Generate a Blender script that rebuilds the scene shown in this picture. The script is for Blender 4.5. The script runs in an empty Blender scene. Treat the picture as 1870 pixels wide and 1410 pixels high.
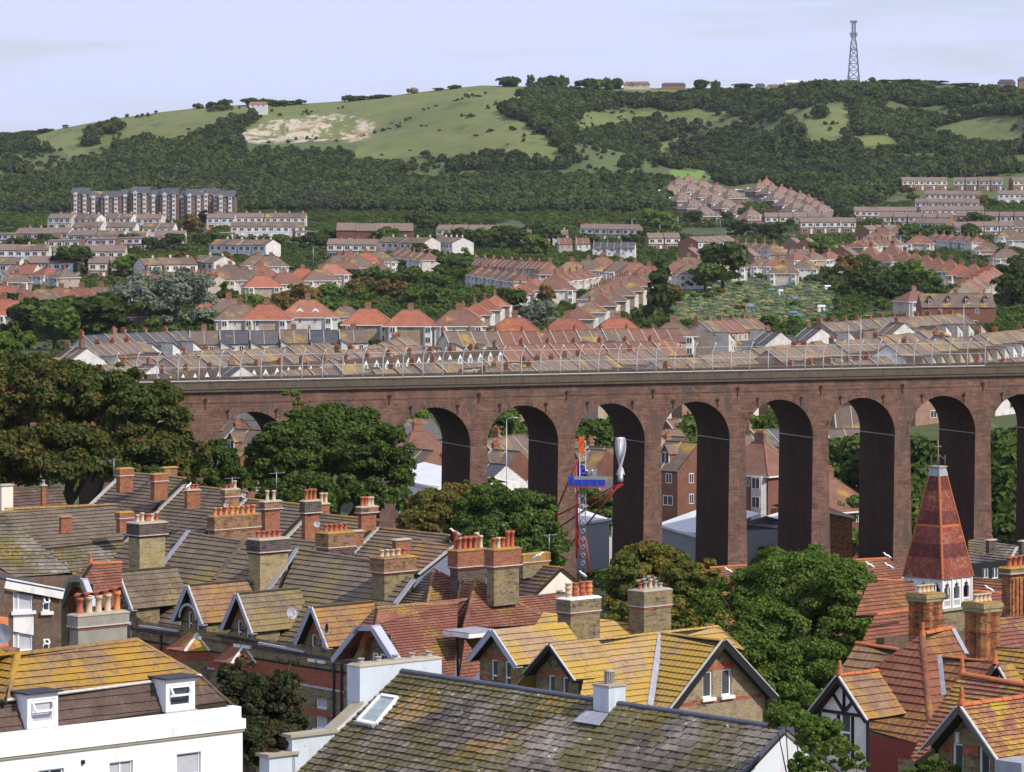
import bpy, math, random
import numpy as np
from mathutils import Vector, Matrix
from mathutils.geometry import tessellate_polygon
random.seed(7); rng = np.random.default_rng(7)
R = math.radians
scene = bpy.context.scene
COL = scene.collection
F, PX, HY, CZ = 7000.0, 935.0, 340.0, 60.0       # focal length and principal point in photo pixels, camera height in metres

# ------------------------------------------------------------------ camera, sky, sun, exposure
cam_d = bpy.data.cameras.new('camera'); cam = bpy.data.objects.new('camera', cam_d); COL.objects.link(cam)
cam.location = (0, 0, CZ); cam.rotation_euler = (R(90), 0, 0)
cam_d.sensor_width = 36; cam_d.lens = 36*F/1870; cam_d.shift_y = -(705-HY)/1870
cam_d.clip_start = 1; cam_d.clip_end = 30000
scene.camera = cam
SUN_EL, SX, SY = R(43), .85, -.527               # the sun stands behind and to the right of the camera
w = bpy.data.worlds.new('World'); scene.world = w; w.use_nodes = True
wn = w.node_tree; nd = wn.nodes; nd.clear()
sky = nd.new('ShaderNodeTexSky'); sky.sky_type = 'NISHITA'; sky.sun_disc = False
sky.sun_elevation = SUN_EL; sky.sun_rotation = math.atan2(SX, SY); sky.air_density = 1.0; sky.dust_density = .6; sky.ozone_density = 2.0
tc = nd.new('ShaderNodeTexCoord'); mp = nd.new('ShaderNodeMapping'); mp.inputs['Scale'].default_value = (7, 7, 70)
mp.inputs['Location'].default_value = (3.1, 1.7, .4)
ns = nd.new('ShaderNodeTexNoise'); ns.inputs['Scale'].default_value = 1.1; ns.inputs['Detail'].default_value = 6; ns.inputs['Roughness'].default_value = .55
cr = nd.new('ShaderNodeValToRGB'); cr.color_ramp.elements[0].position = .40; cr.color_ramp.elements[1].position = .54
cr.color_ramp.elements[0].color = (.62, .62, .62, 1); cr.color_ramp.elements[1].color = (.97, .97, .97, 1)
mx = nd.new('ShaderNodeMixRGB'); mx.inputs[2].default_value = (6.9, 7.5, 10.4, 1)   # thin bright cloud veil
bg = nd.new('ShaderNodeBackground'); bg.inputs[1].default_value = .102
wo = nd.new('ShaderNodeOutputWorld')
wn.links.new(tc.outputs['Generated'], mp.inputs[0]); wn.links.new(mp.outputs[0], ns.inputs[0]); wn.links.new(ns.outputs[0], cr.inputs[0])
wn.links.new(cr.outputs[0], mx.inputs[0]); wn.links.new(sky.outputs[0], mx.inputs[1]); wn.links.new(mx.outputs[0], bg.inputs[0]); wn.links.new(bg.outputs[0], wo.inputs[0])
sl = bpy.data.lights.new('sun', 'SUN'); sl.energy = 4.35; sl.angle = R(.53); sl.color = (1, .92, .79)
so = bpy.data.objects.new('sun', sl); COL.objects.link(so)
sv = Vector((SX*math.cos(SUN_EL), SY*math.cos(SUN_EL), math.sin(SUN_EL)))
so.rotation_euler = sv.to_track_quat('Z', 'Y').to_euler()
scene.view_settings.view_transform = 'Standard'; scene.view_settings.look = 'None'
scene.view_settings.exposure = 0; scene.view_settings.gamma = 1; scene.view_settings.use_curve_mapping = False
scene.render.engine = 'CYCLES'
scene.cycles.max_bounces = 5; scene.cycles.diffuse_bounces = 3; scene.cycles.glossy_bounces = 2; scene.cycles.volume_bounces = 0

# ------------------------------------------------------------------ geometry helpers
def V(*a): return Vector(a)
UP = V(0, 0, 1)
E1 = V(math.cos(R(42)), math.sin(R(42)), 0)      # street grid: right and away
E2 = V(math.sin(R(42)), -math.cos(R(42)), 0)     # right and towards the camera
DW, DS, DE, DN = -E1, E2, E1, -E2
def at(px, row, Z): return V((px-PX)/F*Z, Z, CZ-(row-HY)/F*Z)
def atz(px, row, z): return at(px, row, F*(CZ-z)/(row-HY))
class Plane:
    def __init__(s, anchor, down, pitch):
        s.a = anchor.copy(); s.down = down.normalized(); p = R(pitch)
        s.n = s.down*math.sin(p)+UP*math.cos(p); s.v = (UP*math.sin(p)-s.down*math.cos(p)); s.u = s.v.cross(s.n)
        if pitch == 90: s.n = s.down.copy(); s.v = UP.copy(); s.u = s.v.cross(s.n)
    def hit(s, px, row):
        d = V((px-PX)/F, 1, -(row-HY)/F); o = V(0, 0, CZ)
        return o + d*((s.a-o).dot(s.n)/d.dot(s.n))
    def uv(s, p): q = p-s.a; return (q.dot(s.u), q.dot(s.v))
    def pt(s, u, v, off=0): return s.a+s.u*u+s.v*v+s.n*off

class MB:
    def __init__(s): s.v = []; s.f = []; s.m = []; s.t = []; s.mats = []; s.sm = []
    def mi(s, mat):
        if mat not in s.mats: s.mats.append(mat)
        return s.mats.index(mat)
    def poly(s, pts, mat, tint=None, smooth=False):
        b = len(s.v); s.v += [tuple(p) for p in pts]; s.f.append(tuple(range(b, b+len(pts)))); s.m.append(s.mi(mat))
        s.t += [random.random() if tint is None else tint]*len(pts); s.sm.append(smooth); return b
    def faces(s, pts, fs, mat, tint=None, smooth=False):
        b = len(s.v); s.v += [tuple(p) for p in pts]; k = s.mi(mat)
        for f in fs: s.f.append(tuple(b+i for i in f)); s.m.append(k); s.sm.append(smooth)
        s.t += [random.random() if tint is None else tint]*len(pts)
    def box(s, c, ax, ay, az, mat, tint=None):   # c centre, half-vectors
        P = [c+ax*i+ay*j+az*k for k in (-1, 1) for j in (-1, 1) for i in (-1, 1)]
        s.faces(P, [(0, 2, 3, 1), (4, 5, 7, 6), (0, 1, 5, 4), (2, 6, 7, 3), (0, 4, 6, 2), (1, 3, 7, 5)], mat, tint)
    def bx(s, x0, x1, y0, y1, z0, z1, mat, tint=None):
        s.box(V((x0+x1)/2, (y0+y1)/2, (z0+z1)/2), V((x1-x0)/2, 0, 0), V(0, (y1-y0)/2, 0), V(0, 0, (z1-z0)/2), mat, tint)
    def bar(s, a, b, w, h, mat, up=UP, tint=None):
        d = (b-a); L = d.length
        if L < 1e-6: return
        d = d/L; x = d.cross(up)
        if x.length < 1e-3: x = d.cross(V(1, 0, 0))
        x.normalize(); y = x.cross(d)
        s.box((a+b)/2, d*(L/2), x*(w/2), y*(h/2), mat, tint)
    def slab(s, pts, th, mat, n=None, tint=None):   # polygon with thickness under it
        p = [Vector(q) for q in pts]
        if n is None: n = (p[1]-p[0]).cross(p[2]-p[0]).normalized()
        k = len(p); Q = p+[q-n*th for q in p]
        s.faces(Q, [tuple(range(k)), tuple(range(2*k-1, k-1, -1))]+[(i, i+k, (i+1) % k+k, (i+1) % k) for i in range(k)], mat, tint)
    def tube(s, pts, r, mat, seg=8, smooth=True, tint=None, cap=True):
        pts = [Vector(p) for p in pts]; rs = r if isinstance(r, (list, tuple)) else [r]*len(pts); P = []; n = len(pts)
        for i, p in enumerate(pts):
            d = (pts[min(i+1, n-1)]-pts[max(i-1, 0)]).normalized()
            x = d.cross(V(0, 1, .01)) if abs(d.y) < .9 else d.cross(V(1, 0, 0)); x.normalize(); y = d.cross(x)
            for k in range(seg): a = 2*math.pi*k/seg; P.append(p+(x*math.cos(a)+y*math.sin(a))*rs[i])
        fs = [(i*seg+k, i*seg+(k+1) % seg, (i+1)*seg+(k+1) % seg, (i+1)*seg+k) for i in range(n-1) for k in range(seg)]
        if cap: fs += [tuple(range(seg-1, -1, -1)), tuple(range((n-1)*seg, n*seg))]
        s.faces(P, fs, mat, tint, smooth)
    def lathe(s, c, prof, mat, seg=12, smooth=True, tint=None):
        P = []; n = len(prof)
        for r, z in prof:
            for k in range(seg): a = 2*math.pi*k/seg; P.append(c+V(r*math.cos(a), r*math.sin(a), z))
        fs = [(i*seg+k, i*seg+(k+1) % seg, (i+1)*seg+(k+1) % seg, (i+1)*seg+k) for i in range(n-1) for k in range(seg)]
        s.faces(P, fs, mat, tint, smooth)
    def build(s, name, parent=None, org=None, kind=None, label=None):
        if not s.f: return None
        if org is None: org = Vector(parent['_o']) if parent is not None and '_o' in parent else V(0, 0, 0)
        me = bpy.data.meshes.new(name)
        va = np.array(s.v, dtype=np.float64)-np.array(org)
        me.from_pydata(va.tolist(), [], s.f)
        for m in s.mats: me.materials.append(m)
        me.polygons.foreach_set('material_index', s.m); me.polygons.foreach_set('use_smooth', s.sm)
        at_ = me.attributes.new('tint', 'FLOAT', 'POINT'); at_.data.foreach_set('value', np.array(s.t, dtype=np.float32))
        me.update(); box_uv(me, va)
        o = bpy.data.objects.new(name, me); COL.objects.link(o)
        if parent is not None: o.parent = parent
        else: o.location = org
        if kind: o['kind'] = kind
        if label: o['label'] = label
        return o
def box_uv(me, va):
    n = len(me.loops); li = np.empty(n, dtype=np.int32); me.loops.foreach_get('vertex_index', li)
    pn = np.empty(len(me.polygons)*3, dtype=np.float32); me.polygons.foreach_get('normal', pn); pn = pn.reshape(-1, 3)
    lt = np.empty(len(me.polygons), dtype=np.int32); me.polygons.foreach_get('loop_total', lt)
    ln = np.repeat(pn, lt, axis=0); h = np.hypot(ln[:, 0], ln[:, 1]); flat = h < .05
    tx = np.where(flat, 1, -ln[:, 1]/np.maximum(h, 1e-6)); ty = np.where(flat, 0, ln[:, 0]/np.maximum(h, 1e-6))
    P = va[li]; u = P[:, 0]*tx+P[:, 1]*ty
    bx_ = -ty*ln[:, 2]; by_ = tx*ln[:, 2]; bz_ = h   # v = n x u roughly
    v = np.where(flat, P[:, 1], -P[:, 0]*bx_*-1*1.0+P[:, 1]*by_+P[:, 2]*bz_)
    uv = me.uv_layers.new(name='UVMap'); uv.data.foreach_set('uv', np.stack([u, v], 1).astype(np.float32).ravel())

def tag(o, label=None, cat=None, group=None, kind=None):
    if label: o['label'] = label
    if cat: o['category'] = cat
    if group: o['group'] = group
    if kind: o['kind'] = kind
    return o
def thing(name, label, cat, loc, group=None, rz=0, local=False):
    o = bpy.data.objects.new(name, None); COL.objects.link(o); o.location = loc; o.rotation_euler[2] = rz; o.empty_display_size = .3
    tag(o, label, cat, group)
    o['_o'] = (0, 0, 0) if local else tuple(loc)
    return o
def copy_tree(o, parent=None):
    c = o.copy(); COL.objects.link(c); c.parent = parent
    for ch in o.children: copy_tree(ch, c)
    return c
ORD = 'first second third fourth fifth sixth seventh eighth ninth tenth eleventh twelfth thirteenth fourteenth fifteenth sixteenth seventeenth eighteenth nineteenth twentieth'.split()
TENS = {20: 'twenty', 30: 'thirty', 40: 'forty', 50: 'fifty', 60: 'sixty', 70: 'seventy', 80: 'eighty', 90: 'ninety'}
def ordi(n):
    if n <= 20: return ORD[n-1]
    t = n//10*10
    return TENS[t]+'-'+ORD[n-t-1] if n > t else {30: 'thirtieth', 40: 'fortieth', 50: 'fiftieth', 60: 'sixtieth'}.get(t, TENS[t]+'th')

def mk(desc, n, where):      # label of at most 16 words
    for d in (desc, desc.split(' with ')[0], ' '.join(desc.split(' with ')[0].split()[-3:]), ' '.join(desc.split(' with ')[0].split()[-2:])):
        for t in ('%s, %s from the left in the %s', '%s, %s from left in %s', '%s, %s from left, %s'):
            l = t % (d, ordi(n), where)
            if len(l.split()) <= 16: return l
    print('LONG', l); return l
# ------------------------------------------------------------------ materials
def nt(name):
    m = bpy.data.materials.new(name); m.use_nodes = True; t = m.node_tree; t.nodes.clear()
    o = t.nodes.new('ShaderNodeOutputMaterial'); b = t.nodes.new('ShaderNodeBsdfPrincipled'); t.links.new(b.outputs[0], o.inputs[0])
    b.inputs['Specular IOR Level'].default_value = .25; b.inputs['Roughness'].default_value = .85
    return m, t, b
def N(t, typ, **k):
    n = t.nodes.new('ShaderNode'+typ)
    for a, v in k.items():
        if a in n.inputs.keys() if isinstance(a, str) else False: n.inputs[a].default_value = v
        else: setattr(n, a, v)
    return n
def noise(t, vec, scale, detail=4, rough=.6, dist=0):
    n = t.nodes.new('ShaderNodeTexNoise'); n.inputs['Scale'].default_value = scale; n.inputs['Detail'].default_value = detail
    n.inputs['Roughness'].default_value = rough; n.inputs['Distortion'].default_value = dist
    if vec is not None: t.links.new(vec, n.inputs['Vector'])
    return n.outputs[0]
def ramp(t, fac, a, b, ca=(0, 0, 0), cb=(1, 1, 1)):
    r = t.nodes.new('ShaderNodeValToRGB'); e = r.color_ramp.elements; e[0].position = a; e[1].position = b
    e[0].color = (*ca, 1); e[1].color = (*cb, 1); t.links.new(fac, r.inputs[0]); return r.outputs[0]
def mix(t, fac, a, b, typ='MIX'):
    m = t.nodes.new('ShaderNodeMixRGB'); m.blend_type = typ
    for i, x in ((0, fac), (1, a), (2, b)):
        if hasattr(x, 'is_linked'): t.links.new(x, m.inputs[i])
        elif i == 0: m.inputs[0].default_value = x
        else: m.inputs[i].default_value = (*x, 1)
    return m.outputs[0]
def math_(t, op, a, b=0.0):
    m = t.nodes.new('ShaderNodeMath'); m.operation = op
    for i, x in ((0, a), (1, b)):
        if hasattr(x, 'is_linked'): t.links.new(x, m.inputs[i])
        else: m.inputs[i].default_value = x
    return m.outputs[0]
def pos(t): return t.nodes.new('ShaderNodeNewGeometry').outputs['Position']
def tintf(t):
    a = t.nodes.new('ShaderNodeAttribute'); a.attribute_name = 'tint'; o = t.nodes.new('ShaderNodeObjectInfo')
    return math_(t, 'FRACT', math_(t, 'ADD', a.outputs['Fac'], o.outputs['Random']))
def bump(t, b, h, d=.02, s=.6):
    n = t.nodes.new('ShaderNodeBump'); n.inputs['Distance'].default_value = d; n.inputs['Strength'].default_value = s
    t.links.new(h, n.inputs['Height']); t.links.new(n.outputs[0], b.inputs['Normal'])
def scalev(t, vec, s):
    m = t.nodes.new('ShaderNodeMapping'); m.inputs['Scale'].default_value = s; t.links.new(vec, m.inputs[0]); return m.outputs[0]
def m_plain(name, col, rough=.8, var=.15, sc=2.0, metal=0, dirt=None, dirt_amt=.5, bmp=0):
    m, t, b = nt(name); p = pos(t)
    n1 = noise(t, p, sc, 5); c = mix(t, n1, tuple(x*(1-var) for x in col), tuple(min(1, x*(1+var)) for x in col))
    if dirt: c = mix(t, ramp(t, noise(t, scalev(t, p, (1, 1, .35)), sc*1.7, 6, .7), .5, .5+.5*(1.05-dirt_amt)), c, dirt)
    t.links.new(c, b.inputs['Base Color']); b.inputs['Roughness'].default_value = rough; b.inputs['Metallic'].default_value = metal
    if bmp: bump(t, b, noise(t, p, sc*8, 4), bmp)
    return m
def m_brick(name, c1, c2, mortar, soot=(.03, .025, .022), soot_amt=.3, yellow=0):
    m, t, b = nt(name); uv = t.nodes.new('ShaderNodeUVMap').outputs[0]; p = pos(t)
    k = t.nodes.new('ShaderNodeTexBrick'); t.links.new(uv, k.inputs['Vector'])
    k.inputs['Color1'].default_value = (*c1, 1); k.inputs['Color2'].default_value = (*c2, 1); k.inputs['Mortar'].default_value = (*mortar, 1)
    k.inputs['Scale'].default_value = 1; k.inputs['Brick Width'].default_value = .235; k.inputs['Row Height'].default_value = .085
    k.inputs['Mortar Size'].default_value = .011; k.inputs['Bias'].default_value = -.1
    c = k.outputs[0]
    c = mix(t, 1, c, ramp(t, noise(t, p, 3, 5, .7), .3, .7, (.62, .6, .58), (1.0, 1.0, 1.0)), 'MULTIPLY')
    if soot_amt: c = mix(t, ramp(t, noise(t, scalev(t, p, (1, 1, 3)), 1.6, 6, .8), .58-soot_amt*.22, .66), c, soot)
    if yellow: c = mix(t, ramp(t, noise(t, p, 2.1, 6, .8), .60-yellow*.25, .66), c, (.33, .26, .05))
    t.links.new(c, b.inputs['Base Color']); b.inputs['Roughness'].default_value = .92
    bump(t, b, math_(t, 'ADD', math_(t, 'MULTIPLY', k.outputs['Fac'], -1), math_(t, 'MULTIPLY', noise(t, p, 30, 3), .5)), .012, .7)
    return m
def m_tile(name, a, b_, lichen=(.42, .27, .035), amt=.3, lsc=.6, lichen2=(.30, .30, .22), amt2=.25, moss=0, rand=None, vert=True):
    if rand is None: rand = .12 if vert else .7
    m, t, b = nt(name); p = pos(t); ti = tintf(t)
    c = mix(t, math_(t, 'MULTIPLY', ti, rand), a, b_)
    c = mix(t, 1, c, ramp(t, noise(t, p, 1.1, 6, .75), .32, .66, (.70, .69, .68), (1.22, 1.2, 1.16)), 'MULTIPLY')
    c = mix(t, 1, c, ramp(t, noise(t, p, 9, 5, .75), .3, .7, (.72, .72, .72), (1.2, 1.2, 1.2)), 'MULTIPLY')
    if amt2: c = mix(t, math_(t, 'MULTIPLY', ramp(t, noise(t, p, lsc*3.1, 7, .78), .60-amt2*.22, .68), .65), c, lichen2)
    if amt:
        f1 = noise(t, p, lsc, 4, .6); f2 = noise(t, scalev(t, p, (1, 1, 1.4)), 5, 6, .8)
        f = math_(t, 'ADD', math_(t, 'MULTIPLY', f1, .55), math_(t, 'ADD', math_(t, 'MULTIPLY', f2, .42), math_(t, 'MULTIPLY', ti, .05)))
        lc = mix(t, noise(t, p, 3.2, 4), lichen, tuple(x*.6+.02 for x in lichen))
        c = mix(t, math_(t, 'MULTIPLY', ramp(t, f, .585-amt*.19, .655-amt*.15), .86), c, lc)
    if moss: c = mix(t, ramp(t, noise(t, p, 1.3, 8, .85), .58-moss*.2, .64), c, (.050, .048, .016))
    t.links.new(c, b.inputs['Base Color']); b.inputs['Roughness'].default_value = .9
    if vert:
        uv = t.nodes.new('ShaderNodeUVMap').outputs[0]; wv = t.nodes.new('ShaderNodeTexWave'); wv.bands_direction = 'X'
        wv.inputs['Scale'].default_value = 1.0; t.links.new(scalev(t, uv, (1.05, 0, 0)), wv.inputs[0])
        bump(t, b, math_(t, 'ADD', wv.outputs['Fac'], math_(t, 'MULTIPLY', noise(t, p, 25, 4), .5)), .03, .6)
    else: bump(t, b, noise(t, p, 18, 5), .02, .6)
    return m
def m_slate():
    m, t, b = nt('weathered_slate'); p = pos(t); ti = tintf(t)
    c = mix(t, ti, (.105, .09, .08), (.21, .18, .155))
    c = mix(t, 1, c, ramp(t, noise(t, p, .5, 4, .6), .35, .65, (.62, .60, .60), (1.35, 1.33, 1.28)), 'MULTIPLY')
    pale = math_(t, 'MULTIPLY', ramp(t, noise(t, p, .33, 2, .4), .50, .60), ramp(t, noise(t, p, 5, 5, .8), .42, .56)); c = mix(t, math_(t, 'MULTIPLY', pale, .35), c, (.40, .37, .29))
    och = math_(t, 'MULTIPLY', ramp(t, noise(t, scalev(t, p, (1, 1, 1.7)), .30, 3, .5), .53, .60), ramp(t, noise(t, p, 3.4, 6, .85), .44, .54)); c = mix(t, math_(t, 'MULTIPLY', och, .9), c, (.38, .21, .035))
    mo = math_(t, 'MULTIPLY', ramp(t, noise(t, scalev(t, p, (1.2, 1, .8)), .42, 3, .5), .44, .53), ramp(t, noise(t, p, 6, 6, .85), .44, .52)); c = mix(t, math_(t, 'MULTIPLY', mo, .9), c, (.115, .10, .018))
    sp = ramp(t, noise(t, p, 4.5, 2, .4), .735, .745); c = mix(t, sp, c, (.55, .55, .52))
    t.links.new(c, b.inputs['Base Color']); b.inputs['Roughness'].default_value = .85; bump(t, b, noise(t, p, 18, 5), .02, .6); return m
def m_leaf(name, a, b_, c_=None, trans=.25, camt=.3, csc=.3):
    m, t, b = nt(name); t.nodes.remove(b); out = [n for n in t.nodes if n.type == 'OUTPUT_MATERIAL'][0]
    ti = tintf(t); c = mix(t, ti, a, b_)
    if c_: c = mix(t, ramp(t, noise(t, pos(t), csc, 4, .6), .62-camt*.4, .72-camt*.2), c, c_)
    d = t.nodes.new('ShaderNodeBsdfDiffuse'); tr = t.nodes.new('ShaderNodeBsdfTranslucent'); mxs = t.nodes.new('ShaderNodeMixShader'); mxs.inputs[0].default_value = trans
    t.links.new(c, d.inputs[0]); t.links.new(mix(t, 1, c, (1.3, 1.5, .6), 'MULTIPLY'), tr.inputs[0]); t.links.new(d.outputs[0], mxs.inputs[1]); t.links.new(tr.outputs[0], mxs.inputs[2])
    gl = t.nodes.new('ShaderNodeBsdfGlossy'); gl.inputs['Roughness'].default_value = .45; gl.inputs[0].default_value = (.5, .55, .6, 1); m2 = t.nodes.new('ShaderNodeMixShader'); m2.inputs[0].default_value = .012
    t.links.new(mxs.outputs[0], m2.inputs[1]); t.links.new(gl.outputs[0], m2.inputs[2]); t.links.new(m2.outputs[0], out.inputs[0]); return m
def m_objvar(name, cols, rough=.85, lich=0, lcol=(.4, .25, .04)):   # far houses: colour spread by object, mottled by noise
    m, t, b = nt(name); o = t.nodes.new('ShaderNodeObjectInfo'); r = t.nodes.new('ShaderNodeValToRGB'); el = r.color_ramp.elements
    for i, c in enumerate(cols):
        e = el[i] if i < 2 else el.new(1); e.position = i/max(1, len(cols)-1); e.color = (*c, 1)
    t.links.new(o.outputs['Random'], r.inputs[0]); p = pos(t)
    c = mix(t, 1, r.outputs[0], ramp(t, noise(t, p, .8, 5, .7), .3, .7, (.7, .7, .7), (1.15, 1.15, 1.15)), 'MULTIPLY')
    if lich: c = mix(t, ramp(t, noise(t, p, .22, 5, .65), .62-lich*.25, .72), c, lcol)
    t.links.new(c, b.inputs['Base Color']); b.inputs['Roughness'].default_value = rough
    return m
def m_glass(name, col=(.03, .035, .045), rough=.08):
    m, t, b = nt(name); c = mix(t, noise(t, pos(t), 3.5, 2), col, tuple(x*2.6+.01 for x in col)); t.links.new(c, b.inputs['Base Color'])
    b.inputs['Roughness'].default_value = rough; b.inputs['Specular IOR Level'].default_value = .6; return m

M = {}
M['white'] = m_plain('white_paint', (.80, .79, .77), .6, .04, 1.5, dirt=(.42, .38, .33), dirt_amt=.25)
M['white_clean'] = m_plain('white_upvc', (.84, .84, .85), .45, .02)
M['stucco_white'] = m_plain('white_stucco', (.86, .86, .86), .75, .03, .7, dirt=(.52, .47, .42), dirt_amt=.30, bmp=.004)
M['stucco_blue'] = m_plain('pale_blue_render', (.56, .62, .70), .85, .07, .9, dirt=(.40, .38, .36), dirt_amt=.35, bmp=.006)
M['stucco_peel'] = m_plain('peeling_pale_render', (.66, .70, .75), .85, .05, .5, dirt=(.50, .38, .32), dirt_amt=.30, bmp=.006)
M['cream'] = m_plain('cream_render', (.80, .70, .60), .85, .05, .6, dirt=(.5, .44, .36), dirt_amt=.2)
M['grey_render'] = m_plain('grey_render', (.30, .28, .24), .9, .15, 1.2, dirt=(.17, .16, .13), dirt_amt=.5, bmp=.01)
M['cap'] = m_plain('mortar_cap', (.36, .32, .26), .9, .2, 3, dirt=(.36, .28, .06), dirt_amt=.45, bmp=.01)
M['bluegrey'] = m_plain('blue_grey_paint', (.42, .44, .54), .6, .06)
M['greyblue'] = m_plain('grey_blue_cladding', (.17, .19, .26), .6, .06)
M['lead'] = m_plain('lead', (.30, .31, .36), .55, .2, 2, dirt=(.5, .5, .5), dirt_amt=.4)
M['pale_flash'] = m_plain('pale_mortar_fillet', (.50, .48, .47), .9, .2, 4, dirt=(.25, .23, .2), dirt_amt=.4)
M['black'] = m_plain('black_paint', (.018, .018, .022), .5, .2)
M['dark_wood'] = m_plain('dark_weathered_wood', (.12, .11, .105), .8, .25, 4)
M['gutter'] = m_plain('black_gutter', (.03, .028, .03), .4, .2)
M['felt'] = m_plain('bitumen_felt', (.045, .047, .06), .7, .2, 1.2)
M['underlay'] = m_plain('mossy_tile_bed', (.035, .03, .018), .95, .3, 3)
M['b_yellow'] = m_brick('yellow_stock_brick', (.46, .37, .19), (.34, .26, .12), (.40, .36, .26), soot_amt=.02, yellow=.15)
M['b_buff'] = m_brick('weathered_stock_brick', (.34, .26, .15), (.22, .17, .10), (.33, .29, .22), soot_amt=.38, yellow=.35)
M['b_red'] = m_brick('red_brick', (.42, .13, .065), (.30, .09, .05), (.36, .24, .17), soot_amt=.12, yellow=.1)
M['b_rough'] = m_brick('lichened_red_brick', (.40, .16, .09), (.25, .12, .06), (.40, .33, .24), soot_amt=.5, yellow=.25)
M['b_dark'] = m_brick('sooty_brick', (.10, .06, .055), (.045, .03, .03), (.30, .26, .24), soot_amt=.3)
M['b_orange'] = m_brick('orange_brick', (.55, .17, .05), (.40, .11, .04), (.46, .30, .18), soot_amt=.6, yellow=.12)
M['b_brown'] = m_brick('brown_brick', (.20, .13, .09), (.14, .09, .065), (.20, .16, .13), soot_amt=.1)
M['b_warm'] = m_brick('buff_gable_brick', (.40, .31, .19), (.30, .22, .13), (.42, .36, .27), soot_amt=.1)
M['redband'] = m_brick('red_band_brick', (.50, .13, .06), (.38, .09, .045), (.38, .2, .14), soot_amt=.05)
M['tilehang'] = m_plain('red_tile_hanging', (.24, .055, .045), .85, .25, 5)
M['t_slate'] = m_slate()
M['t_brown'] = m_tile('brown_concrete_tile', (.15, .115, .09), (.20, .155, .12), (.36, .26, .07), .12, .4, (.24, .21, .165), .45)
M['t_brown2'] = m_tile('dark_brown_tile', (.105, .072, .062), (.14, .098, .083), (.34, .22, .03), .04, .4, (.2, .16, .12), .2)
M['t_olive'] = m_tile('olive_lichen_tile', (.16, .125, .095), (.21, .165, .125), (.30, .225, .07), .34, .3, (.26, .225, .16), .6)
M['t_yellow'] = m_tile('yellow_lichen_tile', (.34, .225, .15), (.42, .30, .20), (.54, .34, .035), .80, .42, (.38, .34, .20), .5)
M['t_gold'] = m_tile('golden_lichen_tile', (.22, .14, .09), (.28, .18, .11), (.48, .27, .02), .72, .45, (.27, .21, .11), .4)
M['t_orangelichen'] = m_tile('orange_lichen_tile', (.24, .14, .09), (.32, .18, .11), (.45, .23, .04), .50, .6, (.30, .24, .16), .5)
M['t_rose'] = m_tile('rose_clay_tile', (.215, .085, .062), (.27, .115, .08), (.38, .28, .04), .28, .35, (.30, .2, .14), .35)
M['t_red'] = m_tile('red_clay_tile', (.215, .082, .05), (.27, .11, .065), (.38, .21, .045), .30, .33, (.28, .17, .12), .35)
M['t_mottle'] = m_tile('mottled_clay_tile', (.24, .10, .07), (.38, .15, .09), (.52, .40, .03), .36, .9, (.33, .25, .2), .35, vert=False)
M['t_fish'] = m_tile('spire_clay_tile', (.22, .055, .04), (.34, .11, .08), (.42, .3, .12), .12, 1.0, (.38, .22, .17), .3, vert=False)
M['t_fishdark'] = m_tile('spire_dark_tile', (.12, .035, .035), (.19, .055, .05), (.3, .2, .1), .05, 1.0, (.3, .17, .14), .2, vert=False)
M['t_ridge'] = m_plain('red_ridge_tile', (.46, .13, .05), .8, .2, 3, dirt=(.45, .28, .08), dirt_amt=.3)
M['t_ridgeblue'] = m_plain('blue_ridge_tile', (.085, .09, .125), .6, .2, 2.5)
M['t_dirt'] = m_plain('tile_edge_grime', (.035, .025, .018), .95, .3, 5)  # darkens tile risers to paint the course shadows; also serves viaduct plates and cornice
M['t_edgered'] = m_plain('red_tile_edge_grime', (.10, .03, .02), .95, .3, 5)  # overlap shadow of red tile courses put into the riser colour
M['pot_red'] = m_plain('terracotta_pot', (.42, .115, .055), .75, .2, 6, dirt=(.2, .1, .07), dirt_amt=.25)
M['pot_orange'] = m_plain('orange_pot', (.60, .21, .08), .75, .15, 6)
M['pot_buff'] = m_plain('buff_pot', (.58, .43, .29), .8, .12, 5, dirt=(.3, .24, .17), dirt_amt=.3)
M['pot_grey'] = m_plain('grey_pot', (.35, .32, .30), .8, .12, 5)
M['soot'] = m_plain('soot', (.01, .01, .01), 1, 0)
M['glass'] = m_glass('window_glass'); M['curtain'] = m_plain('net_curtain', (.45, .46, .50), .9, .2, 6)
M['glass_sky'] = m_glass('skylight_glass', (.16, .20, .20), .15)
M['metal'] = m_plain('galvanised_metal', (.42, .43, .45), .4, .1, 3, metal=.6)
M['dish'] = m_plain('dish_grey', (.36, .37, .40), .5, .05)
M['sheet_white'] = m_plain('pale_sheet_roof', (.62, .64, .66), .5, .06, .3, dirt=(.45, .46, .47), dirt_amt=.3)
M['sheet_grey'] = m_plain('grey_sheet_wall', (.34, .37, .41), .5, .06, .3)
M['redsteel'] = m_plain('red_steel', (.42, .045, .05), .45, .15)
M['bluepanel'] = m_plain('blue_panel', (.02, .05, .42), .45, .1)
M['orangepanel'] = m_plain('orange_panel', (.75, .13, .02), .5, .1)
M['silver'] = m_plain('silver_turbine', (.62, .63, .68), .35, .04, 1, metal=.35)
M['gull'] = m_plain('gull_white', (.85, .85, .85), .7, .02); M['gullgrey'] = m_plain('gull_grey', (.22, .23, .25), .7, .05)
M['bark'] = m_plain('bark', (.07, .055, .04), .95, .3, 2, bmp=.03)
M['concrete'] = m_plain('concrete', (.33, .31, .28), .9, .15, 1)
M['asphalt'] = m_plain('asphalt', (.055, .055, .058), .9, .2, 1)
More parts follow.
